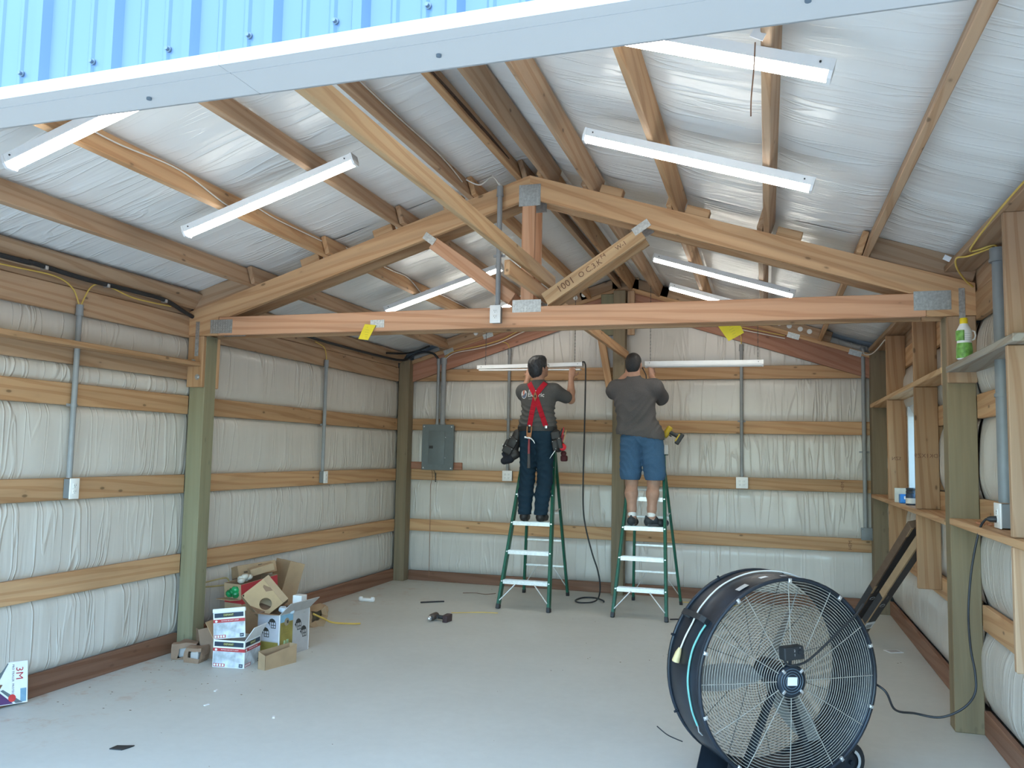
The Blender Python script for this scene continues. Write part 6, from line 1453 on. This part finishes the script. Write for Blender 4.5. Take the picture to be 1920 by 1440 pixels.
m.tube([(-0.008, 0.099, 0.004), (0.008, 0.099, 0.004)], 0.002, 5); m.build('glasses', BLACK, man1)
# shirt with short sleeves
slv = {-1: tuple(Vector(sh[-1]) * 0.34 + Vector(el[-1]) * 0.66), 1: tuple(Vector(sh[1]) * 0.30 + Vector(el[1]) * 0.70)}
S = [('e', (-2.333, 8.612, 2.155), (0.190, 0.128, 0.175), I3, 0.05), ('e', (-2.333, 8.605, 1.99), (0.176, 0.124, 0.17), I3, 0.06), ('c', (-2.44, 8.605, 1.90), (-2.23, 8.605, 1.90), 0.100, 0.100, 0.05), ('c', (-2.43, 8.602, 1.855), (-2.24, 8.602, 1.855), 0.098, 0.098, 0.03),
     ('c', (-2.333, 8.612, 2.29), (-2.333, 8.614, 2.345), 0.090, 0.066, 0.04)]
for s in (-1, 1): S += [('c', (-2.333 + s * 0.06, 8.615, 2.27), sh[s], 0.068, 0.078, 0.05), ('c', sh[s], slv[s], 0.080, 0.068, 0.04)]
sdf_obj('shirt', S, 0.0068, SHIRT1, man1, lambda X, Y, Z: folds(1.9, 0.012, 62, 0.12, 1.80, 2.12)(X, Y, Z) + np.where(Z < 1.848, 0.2, 0.0))
# jeans
J = [('e', (-2.335, 8.600, 1.79), (0.182, 0.125, 0.115), I3, 0.05), ('c', (-2.42, 8.600, 1.80), (-2.25, 8.600, 1.80), 0.108, 0.108, 0.03)]
for s in (-1, 1):
    J += chain([hips[s], kn[s]], [0.108, 0.080], 0.02) + chain([kn[s], tuple(Vector(kn[s]) * 0.6 + Vector(an[s]) * 0.4 + Vector((0, -0.022, 0))), (an[s][0], an[s][1] - 0.005, 0.935)], [0.080, 0.078, 0.071], 0.03)
sdf_obj('jeans', J, 0.0068, JEANS, man1, lambda X, Y, Z: folds(1.2, 0.007, 46, 0.5, 0.9, 1.75)(X, Y, Z) + np.where((Z > 1.858) | (Z < 0.945), 0.2, 0.0))
for s in (-1, 1):
    x, y = an[s][0], an[s][1]
    sdf_obj('shoe', [('c', (x, y - 0.035, 0.925), (x + s * 0.006, y + 0.02, 0.93), 0.043, 0.046, 0.02), ('c', (x, y - 0.03, 0.915), (x + s * 0.015, y + 0.15, 0.912), 0.036, 0.034, 0.02), ('c', (x, y - 0.04, 0.893), (x + s * 0.014, y + 0.16, 0.893), 0.016, 0.016, 0.012), ('c', (x - 0.025, y - 0.02, 0.893), (x + s * 0.014 - 0.022, y + 0.12, 0.893), 0.016, 0.016, 0.01), ('c', (x + 0.025, y - 0.02, 0.893), (x + s * 0.014 + 0.022, y + 0.12, 0.893), 0.016, 0.016, 0.01)], 0.0055, LEATHER, man1)
# belt, suspenders, shirt print
def around(z, rx, ry, a0, a1, n=24, cx=-2.335, cy=8.600): return [(cx + rx * math.cos(math.radians(a0 + (a1 - a0) * k / n)), cy + ry * math.sin(math.radians(a0 + (a1 - a0) * k / n)), z) for k in range(n + 1)]
m = MB(); ring = around(1.845, 0.212, 0.128, 0, 360, 48)[:-1]
rings = [[Vector(p) + Vector((0, 0, dz)) + (Vector(p) - Vector((-2.335, 8.6, p[2]))).normalized() * dr for dz, dr in ((-0.024, -0.004), (-0.024, 0.005), (0.024, 0.005), (0.024, -0.004))] for p in ring]
m.ring_tube(rings, True, smooth=False); m.build('tool_belt', LEATHER, man1)
# surface helper: distance in front of the shirt's back, found by ray casting on the finished mesh
bpy.context.view_layer.update()
def cast(o, x, z, y0=7.9):
    ok, loc, n, i = o.ray_cast(o.matrix_world.inverted() @ Vector((x, y0, z)), Vector((0, 1, 0)))
    return loc.y if ok else None
shirt1 = [c for c in man1.children if c.name.startswith('shirt')][0]
def on_back(x, z, off=0.003): 
    y = cast(shirt1, x, z)
    return Vector((x, (y if y is not None else 8.5) - off, z))
def strap(p, q, w, mat, parent, name, n=26, over=True):
    m = MB(); L_, R_ = [], []
    d = Vector((q[0] - p[0], 0, q[1] - p[1])).normalized(); perp = Vector((d.z, 0, -d.x)) * w / 2
    ys = []
    for k in range(n + 1):
        t = k / n; x = p[0] + (q[0] - p[0]) * t; z = p[1] + (q[1] - p[1]) * t
        y = min(v for v in (cast(shirt1, x, z), cast(shirt1, x + perp.x * 0.9, z + perp.z * 0.9), cast(shirt1, x - perp.x * 0.9, z - perp.z * 0.9), 8.75) if v is not None)
        ys.append(y - 0.004)
    ys = [min(ys[max(0, k - 1):k + 2]) for k in range(n + 1)]
    rings = []
    for k in range(n + 1):
        t = k / n; c = Vector((p[0] + (q[0] - p[0]) * t, ys[k], p[1] + (q[1] - p[1]) * t))
        rings.append([c + perp, c - perp, c - perp + Vector((0, 0.003, 0)), c + perp + Vector((0, 0.003, 0))])
    m.ring_tube(rings, smooth=False); return m.build(name, mat, parent)
sus = strap((-2.420, 2.335), (-2.330, 2.195), 0.054, REDW, man1, 'suspender', 14); strap((-2.332, 2.20), (-2.215, 1.872), 0.054, REDW, man1, 'suspender')
sus2 = strap((-2.240, 2.335), (-2.330, 2.195), 0.054, REDW, man1, 'suspender', 14); strap((-2.328, 2.20), (-2.390, 1.876), 0.054, REDW, man1, 'suspender')
for s_, (x, z) in ((sus, (-2.212, 1.868)), (sus2, (-2.392, 1.872))):
    c = on_back(x, z, 0.010); m = MB(); m.rbox((c.x - 0.013, c.y - 0.006, z - 0.02), (c.x + 0.013, c.y + 0.003, z + 0.012), 0.003); m.build('suspender_clip', STEEL, s_)
c = on_back(-2.330, 2.185, 0.014); DMD = Matrix.Translation(c) @ Fx
m = MB(); m.prism([(0, 0.052), (0.024, 0.0), (0, -0.052), (-0.024, 0)], -0.001, 0.002, DMD); dm = m.build('suspender_patch', TAN, sus)
m = MB(); m.prism([(0.010 * math.cos(a), 0.014 * math.sin(a)) for a in [2 * math.pi * k / 12 for k in range(12)]], 0.0022, 0.0028, DMD); m.build('patch_mark', LEATHER, dm)
m = MB(); q = on_back(-2.330, 2.245, 0.009); m.sphere(q, 0.007, 8); m.build('suspender_stud', STEEL, sus)
def back_text(txt, x, z, size, mat, name='shirt_print'):
    """lettering laid on the back of the shirt, following its surface"""
    cu = bpy.data.curves.new('t', 'FONT'); cu.body = txt; cu.size = size; cu.align_x = 'LEFT'; cu.align_y = 'CENTER'; cu.resolution_u = 2; cu.offset = size * 0.012
    o = bpy.data.objects.new('t', cu); COL.objects.link(o); me = o.to_mesh(); m = MB()
    m._add([on_back(x + v.co.x, z + v.co.y, 0.0022) for v in me.vertices], [tuple(p.vertices) for p in me.polygons], False)
    o.to_mesh_clear(); bpy.data.objects.remove(o); bpy.data.curves.remove(cu)
    return m.build(name, mat, shirt1)
PRINT = plain('white_shirt_print', (0.72, 0.72, 0.70), 0.7, 0, 0.04)
back_text('Floyd', -2.415, 2.240, 0.046, PRINT); back_text('Electric', -2.420, 2.200, 0.060, PRINT); back_text('----------------', -2.41, 2.160, 0.018, PRINT)
def disc(cx, cz, rx, rz, a0, a1, mat, off, name):
    m = MB(); pts = [on_back(cx + rx * math.cos(math.radians(a0 + (a1 - a0) * k / 20)), cz + rz * math.sin(math.radians(a0 + (a1 - a0) * k / 20)), off) for k in range(21)]
    m._add([on_back(cx, cz, off)] + pts, [(0, k, k + 1) for k in range(1, 21)], False); return m.build(name, mat, shirt1)
disc(-2.466, 2.208, 0.034, 0.046, 0, 360, PRINT, 0.0022, 'shirt_emblem'); disc(-2.466, 2.208, 0.029, 0.040, 200, 395, plain('emblem_blue', (0.10, 0.14, 0.22), 0.7), 0.0032, 'shirt_emblem'); disc(-2.466, 2.216, 0.020, 0.028, 35, 200, plain('emblem_pale_blue', (0.45, 0.50, 0.58), 0.7), 0.0034, 'shirt_emblem')
m = MB(); m.prism([(-0.008, 0.03), (0.010, 0.03), (0.0, 0.005), (0.012, 0.004), (-0.012, -0.035), (-0.004, -0.004), (-0.014, -0.002)], 0.0, 0.0006, Matrix.Translation(on_back(-2.468, 2.222, 0.004)) @ Fx); m.build('shirt_emblem', plain('emblem_red', (0.60, 0.16, 0.08), 0.7), shirt1)
# pouches
sdf_obj('tool_pouch', [('c', (-2.545, 8.575, 1.79), (-2.585, 8.565, 1.66), 0.050, 0.062, 0.03), ('c', (-2.60, 8.56, 1.63), (-2.66, 8.55, 1.60), 0.050, 0.040, 0.03), ('c', (-2.555, 8.555, 1.57), (-2.62, 8.545, 1.535), 0.045, 0.05, 0.03)], 0.007, LEATHER, man1, label='black pouch on the left hip')
PM = Matrix.Translation((-2.600, 8.545, 1.665)) @ Matrix.Rotation(math.radians(28), 4, 'Y')
lp1 = [c for c in man1.children if c.name.startswith('tool_pouch')][0]
for lo, hi in (((-0.05, -0.055, -0.02), (0.05, -0.02, 0.09)), ((-0.06, -0.060, -0.10), (0.045, -0.015, -0.015)), ((-0.075, -0.05, -0.06), (-0.035, 0.03, 0.04))):
    m = MB(); m.M = PM; m.rbox(lo, hi, 0.012); m.build('pocket', LEATHER, lp1)
for dx, dz in ((-0.04, 0.075), (0.04, 0.075), (-0.045, -0.025), (0.035, -0.025)):
    m = MB(); m.M = PM; m.sphere((dx, -0.058, dz), 0.005, 8); m.build('rivet', STEEL, lp1)
sdf_obj('glove_bundle', [('c', (-2.615, 8.535, 1.525), (-2.675, 8.53, 1.500), 0.050, 0.040, 0.02), ('c', (-2.60, 8.54, 1.56), (-2.55, 8.55, 1.60), 0.03, 0.02, 0.02), ('c', (-2.66, 8.53, 1.545), (-2.69, 8.53, 1.575), 0.025, 0.018, 0.01)], 0.007, plain('dark_navy_glove', (0.012, 0.014, 0.022), 0.8), label='bundle of dark work gloves tucked under the left hip pouch', cat='gloves')
for k, (a, b, r) in enumerate((((-2.70, 8.53, 1.675), (-2.60, 8.54, 1.640), 0.005), ((-2.69, 8.53, 1.655), (-2.60, 8.53, 1.612), 0.006), ((-2.665, 8.53, 1.685), (-2.585, 8.54, 1.650), 0.004))):
    m = MB(); m.cyl(a, b, r, 8); m.build('steel_tool', STEEL, label=('topmost but one', 'lowest and thickest', 'topmost and thinnest')[k] + ' of the steel tool ends in the left hip pouch', cat='tool', group='tool ends in the left pouch')
sdf_obj('tool_pouch', [('c', (-2.125, 8.575, 1.79), (-2.095, 8.56, 1.66), 0.055, 0.06, 0.03), ('c', (-2.10, 8.55, 1.70), (-2.05, 8.55, 1.66), 0.05, 0.035, 0.03)], 0.007, LEATHER, man1, label='black pouch on the right hip')
PM2 = Matrix.Translation((-2.095, 8.535, 1.70)) @ Matrix.Rotation(math.radians(-12), 4, 'Y')
rp1 = [c for c in man1.children if c.name.startswith('tool_pouch')][-1]
for lo, hi in (((-0.055, -0.045, -0.08), (0.0, -0.01, 0.03)), ((0.005, -0.05, -0.07), (0.055, -0.01, 0.05)), ((-0.05, -0.04, 0.04), (0.045, -0.005, 0.12))):
    m = MB(); m.M = PM2; m.rbox(lo, hi, 0.010); m.build('pocket', LEATHER, rp1)
for dx, dz in ((-0.04, 0.02), (0.035, 0.04), (-0.02, -0.06)):
    m = MB(); m.M = PM2; m.sphere((dx, -0.05, dz), 0.005, 8); m.build('rivet', STEEL, rp1)
TOOLS = [((-2.055, 8.53, 1.72), (-2.030, 8.53, 1.865), 0.010, RED_PRINT, 'red handled tool standing in the right hip pouch'), ((-2.035, 8.525, 1.70), (-2.000, 8.52, 1.835), 0.007, plain('pale_wood_handle', (0.52, 0.34, 0.16), 0.5), 'pale wooden handle standing in the right hip pouch'), ((-2.060, 8.52, 1.66), (-2.025, 8.515, 1.785), 0.011, plain('dark_red_grip', (0.22, 0.02, 0.04), 0.5), 'dark red grip standing in the right hip pouch'), ((-2.075, 8.53, 1.76), (-2.045, 8.53, 1.85), 0.012, BLACK, 'black tool handle standing in the right hip pouch')]
for a, b, r, mt, lab in TOOLS:
    m = MB(); m.tube([a, (Vector(a) + Vector(b)) / 2, b], [r * 0.8, r, r * 0.7], 8); m.build('hand_tool', mt, label=lab, cat='tool')
m = MB(); m.lathe([(0, -0.018), (0.034, -0.018), (0.037, -0.012), (0.037, 0.012), (0.034, 0.018), (0, 0.018)], Matrix.Translation((-2.035, 8.515, 1.655)) @ Matrix.Rotation(math.radians(75), 4, 'X') @ Matrix.Rotation(math.radians(15), 4, 'Y'), 22, caps=False); m.build('tape_measure', plain('bright_red_plastic', (0.62, 0.01, 0.025), 0.35), label='bright red round tape measure on the right hip pouch', cat='tape measure')
m = MB(); m.tube([(-2.105, 8.50, 1.63), (-2.14, 8.49, 1.575), (-2.165, 8.485, 1.535)], [0.006, 0.005, 0.002], 6); m.build('screwdriver', STEEL, label='thin steel screwdriver pointing down from the right hip pouch', cat='screwdriver')
# hammer in its tan loop
hm = empty('hammer', (-2.385, 8.455, 1.60), 'claw hammer with a red and black grip hanging in the tan belt loop', 'hammer')
m = MB(); m.tube([(-2.385, 8.46, 1.735), (-2.385, 8.455, 1.66), (-2.384, 8.452, 1.58)], [0.010, 0.012, 0.013], 8); m.build('handle', plain('red_grip', (0.30, 0.05, 0.06), 0.5), hm)
m = MB(); m.tube([(-2.384, 8.452, 1.58), (-2.382, 8.45, 1.50), (-2.382, 8.45, 1.43)], [0.0135, 0.016, 0.018], 8); m.build('grip', plain('dark_grip', (0.075, 0.07, 0.07), 0.6), hm)
m = MB(); m.tube([(-2.43, 8.45, 1.752), (-2.415, 8.45, 1.752), (-2.408, 8.45, 1.748), (-2.385, 8.452, 1.746), (-2.36, 8.452, 1.74), (-2.335, 8.452, 1.715), (-2.322, 8.452, 1.69)], [0.013, 0.013, 0.009, 0.013, 0.009, 0.006, 0.003], 8); m.build('hammer_head', STEEL, hm)
for x in (-2.408, -2.362):
    m = MB(); m.ribbon([(x, 8.462, 1.865), (x, 8.455, 1.81), (x + (0.004 if x < -2.385 else -0.004), 8.450, 1.755)], 0.012, 0.004, (1, 0, 0)); lp_ = m.build('hammer_loop', TAN, man1)
m = MB(); m.rbox((-2.408, 8.449, 1.752), (-2.362, 8.457, 1.80), 0.004); m.build('hammer_loop', TAN, man1)

# --- man in grey shirt and denim shorts
nc2 = Vector((-1.318, 8.650, 2.530))
HP2, H2 = head(nc2, 8, 6)
sh2 = {-1: (-1.495, 8.635, 2.275), 1: (-1.105, 8.635, 2.285)}
el2 = {-1: (-1.590, 8.86, 2.262), 1: (-1.035, 8.86, 2.18)}
wr2 = {-1: (-1.435, 8.955, 2.46), 1: (-1.175, 8.965, 2.43)}
P = list(HP2) + [('c', tuple(nc2 + Vector((0, -0.018, -0.06))), (-1.315, 8.635, 2.33), 0.063, 0.072, 0.03)]
P += [('e', (-1.305, 8.63, 2.19), (0.195, 0.120, 0.18), I3, 0.05), ('e', (-1.28, 8.615, 1.97), (0.175, 0.120, 0.17), I3, 0.05), ('e', (-1.235, 8.605, 1.78), (0.185, 0.125, 0.14), I3, 0.05)]
for s in (-1, 1):
    P += [('c', (-1.305 + s * 0.07, 8.635, 2.30), sh2[s], 0.058, 0.062, 0.04)] + chain([sh2[s], el2[s]], [0.060, 0.047], 0.03) + chain([el2[s], tuple(Vector(el2[s]) * 0.65 + Vector(wr2[s]) * 0.35), wr2[s]], [0.046, 0.046, 0.029], 0.02)
hp2 = {-1: (-1.325, 8.605, 1.72), 1: (-1.125, 8.605, 1.72)}
kn2 = {-1: (-1.330, 8.63, 1.31), 1: (-1.105, 8.63, 1.31)}
an2 = {-1: (-1.312, 8.56, 0.955), 1: (-1.118, 8.56, 0.955)}
for s in (-1, 1): P += chain([hp2[s], kn2[s]], [0.098, 0.062], 0.03) + chain([kn2[s], tuple(Vector(kn2[s]) * 0.68 + Vector(an2[s]) * 0.32 + Vector((0, -0.026, 0))), tuple(Vector(kn2[s]) * 0.25 + Vector(an2[s]) * 0.75 + Vector((0, -0.006, 0))), an2[s]], [0.058, 0.062, 0.043, 0.038], 0.03)
P += [('c', an2[-1], (-1.315, 8.67, 0.91), 0.038, 0.028, 0.03), ('c', an2[1], (-1.05, 8.64, 0.91), 0.038, 0.028, 0.03)]
P += hand(wr2[-1], (0.10, 0.05, 1), (0.6, 0.5, -0.1), 1, 0.55) + hand(wr2[1], (-0.05, 0.05, 1), (-0.5, 0.6, -0.1), -1, 0.55)
man2 = sdf_obj('person', P, 0.0062, SKIN2, label='man in grey shirt and blue denim shorts standing on a green stepladder, hands raised', cat='person')
face_bits(H2, man2)
R2_ = [[H2[i][j] for j in range(3)] for i in range(3)]
sdf_obj('hair', [('e', hq(H2, 0, -0.014, 0.034), (0.080, 0.100, 0.088), R2_, 0.02), ('e', hq(H2, 0, -0.055, -0.025), (0.071, 0.054, 0.072), R2_, 0.03)], 0.006, HAIR2, man2, lambda X, Y, Z: 0.0015 * np.sin(X * 300) * np.sin(Y * 280) * np.sin(Z * 290))
slv2 = {-1: tuple(Vector(sh2[-1]) * 0.28 + Vector(el2[-1]) * 0.72), 1: tuple(Vector(sh2[1]) * 0.22 + Vector(el2[1]) * 0.78)}
S = [('e', (-1.305, 8.628, 2.18), (0.222, 0.140, 0.19), I3, 0.06), ('e', (-1.29, 8.615, 2.02), (0.200, 0.138, 0.18), I3, 0.06), ('c', (-1.36, 8.610, 1.87), (-1.16, 8.610, 1.86), 0.120, 0.120, 0.06), ('c', (-1.345, 8.606, 1.80), (-1.135, 8.606, 1.78), 0.140, 0.142, 0.04),
     ('c', (-1.31, 8.63, 2.33), (-1.315, 8.637, 2.385), 0.088, 0.070, 0.05)]
for s in (-1, 1): S += [('c', (-1.305 + s * 0.07, 8.63, 2.295), sh2[s], 0.074, 0.084, 0.05), ('c', sh2[s], slv2[s], 0.086, 0.076, 0.05), ('c', tuple(Vector(slv2[s]) + Vector((0, 0, -0.02))), tuple(Vector(slv2[s]) + Vector((0, 0.01, -0.045))), 0.06, 0.05, 0.03)]
shirt2 = sdf_obj('shirt', S, 0.0068, SHIRT2, man2, lambda X, Y, Z: folds(1.9, 0.009, 30, -0.7, 1.78, 2.2)(X, Y, Z) + np.where(Z < 1.772 - 0.12 * (X + 1.25), 0.2, 0.0))
J = [('e', (-1.235, 8.605, 1.77), (0.205, 0.140, 0.12), I3, 0.05)]
for s in (-1, 1): J += [('c', hp2[s], (kn2[s][0] + s * 0.012, kn2[s][1], 1.40), 0.122, 0.112, 0.02), ('c', (kn2[s][0] + s * 0.012, kn2[s][1] - 0.045, 1.395), (kn2[s][0] + s * 0.012, kn2[s][1] + 0.045, 1.395), 0.075, 0.075, 0.02)]
def hemcut(X, Y, Z): return np.where(Z < 1.335, 0.2, 0.0) + folds(1.5, 0.006, 40, 0.6, 1.36, 1.78)(X, Y, Z)
shorts = sdf_obj('shorts', [p for p in J] + [('c', (kn2[s][0] + s * 0.012, kn2[s][1] + dy, 1.36), (kn2[s][0] + s * 0.012, kn2[s][1] + dy, 1.30), 0.085, 0.086, 0.02) for s in (-1, 1) for dy in (-0.03, 0.03)], 0.0068, SHORTS, man2, hemcut)
for s in (-1, 1):      # back pockets
    x = -1.235 + s * 0.095
    rows = []
    for (dx, z) in ((-0.062, 1.755), (0.062, 1.755), (0.062, 1.655), (0.0, 1.625), (-0.062, 1.655)):
        y = cast(shorts, x + dx, z); rows.append(Vector((x + dx, (y if y else 8.5) - 0.004, z)))
    m = MB(); m._add(rows + [r + Vector((0, 0.006, 0)) for r in rows], [(0, 1, 2, 3, 4), (5, 9, 8, 7, 6)] + [(k, (k + 1) % 5, 5 + (k + 1) % 5, 5 + k) for k in range(5)], False); m.build('back_pocket', SHORTS, shorts)
for s in (-1, 1):
    x, y = an2[s][0], an2[s][1]
    sdf_obj('sock', [('c', (x, y, 0.945), (x, y, 0.990), 0.044, 0.043, 0.02)], 0.006, WHITE, man2)
DS = plain('dark_sneaker', (0.028, 0.034, 0.038), 0.6, 0, 0.3, 40); SOLE = plain('grey_sole', (0.10, 0.105, 0.11), 0.6)
for s, d in ((-1, Vector((0.02, 1, 0)).normalized()), (1, Vector((0.80, 0.60, 0)).normalized())):
    a = Vector((an2[s][0], an2[s][1], 0)); pr = Vector((d.y, -d.x, 0))
    Q = lambda f, sd, z: tuple(a + d * f + pr * sd + Vector((0, 0, z)))
    shoe = sdf_obj('shoe', [('c', Q(-0.035, 0, 0.925), Q(0.03, 0, 0.94), 0.042, 0.044, 0.02), ('c', Q(-0.03, 0, 0.912), Q(0.165, 0.0, 0.905), 0.038, 0.034, 0.02), ('c', Q(0.10, 0.012, 0.905), Q(0.15, -0.012, 0.905), 0.038, 0.036, 0.02), ('c', Q(-0.06, 0, 0.965), Q(-0.06, 0, 0.975), 0.012, 0.010, 0.02)], 0.0055, DS, man2)
    sdf_obj('sole', [('c', Q(-0.045, sd, 0.889), Q(0.17, sd * 0.8, 0.889), 0.013, 0.013, 0.008) for sd in (-0.026, -0.009, 0.009, 0.026)], 0.005, SOLE, shoe)
m = MB(); m.rbox((-0.998, 8.60, 1.60), (-0.955, 8.66, 1.70), 0.006); m.build('belt_holster', GREY_CARD, man2)
m = MB(); m.rbox((-2.13, 8.80, 1.505), (-2.06, 8.87, 1.57), 0.015); m.sphere((-2.10, 8.83, 1.59), 0.032, 10); m.build('cloth_bundle', plain('dark_red_cloth', (0.10, 0.02, 0.025), 0.8), label='small dark red and black tool bundle on the first stepladder beside the hip', cat='tool')
cable('power_cord', [(-1.30, 8.99, 2.60), (-1.29, 8.97, 2.55), (-1.235, 8.95, 2.45), (-1.23, 8.93, 2.36)], 0.006, BLACK, '', parent=LEVEL)
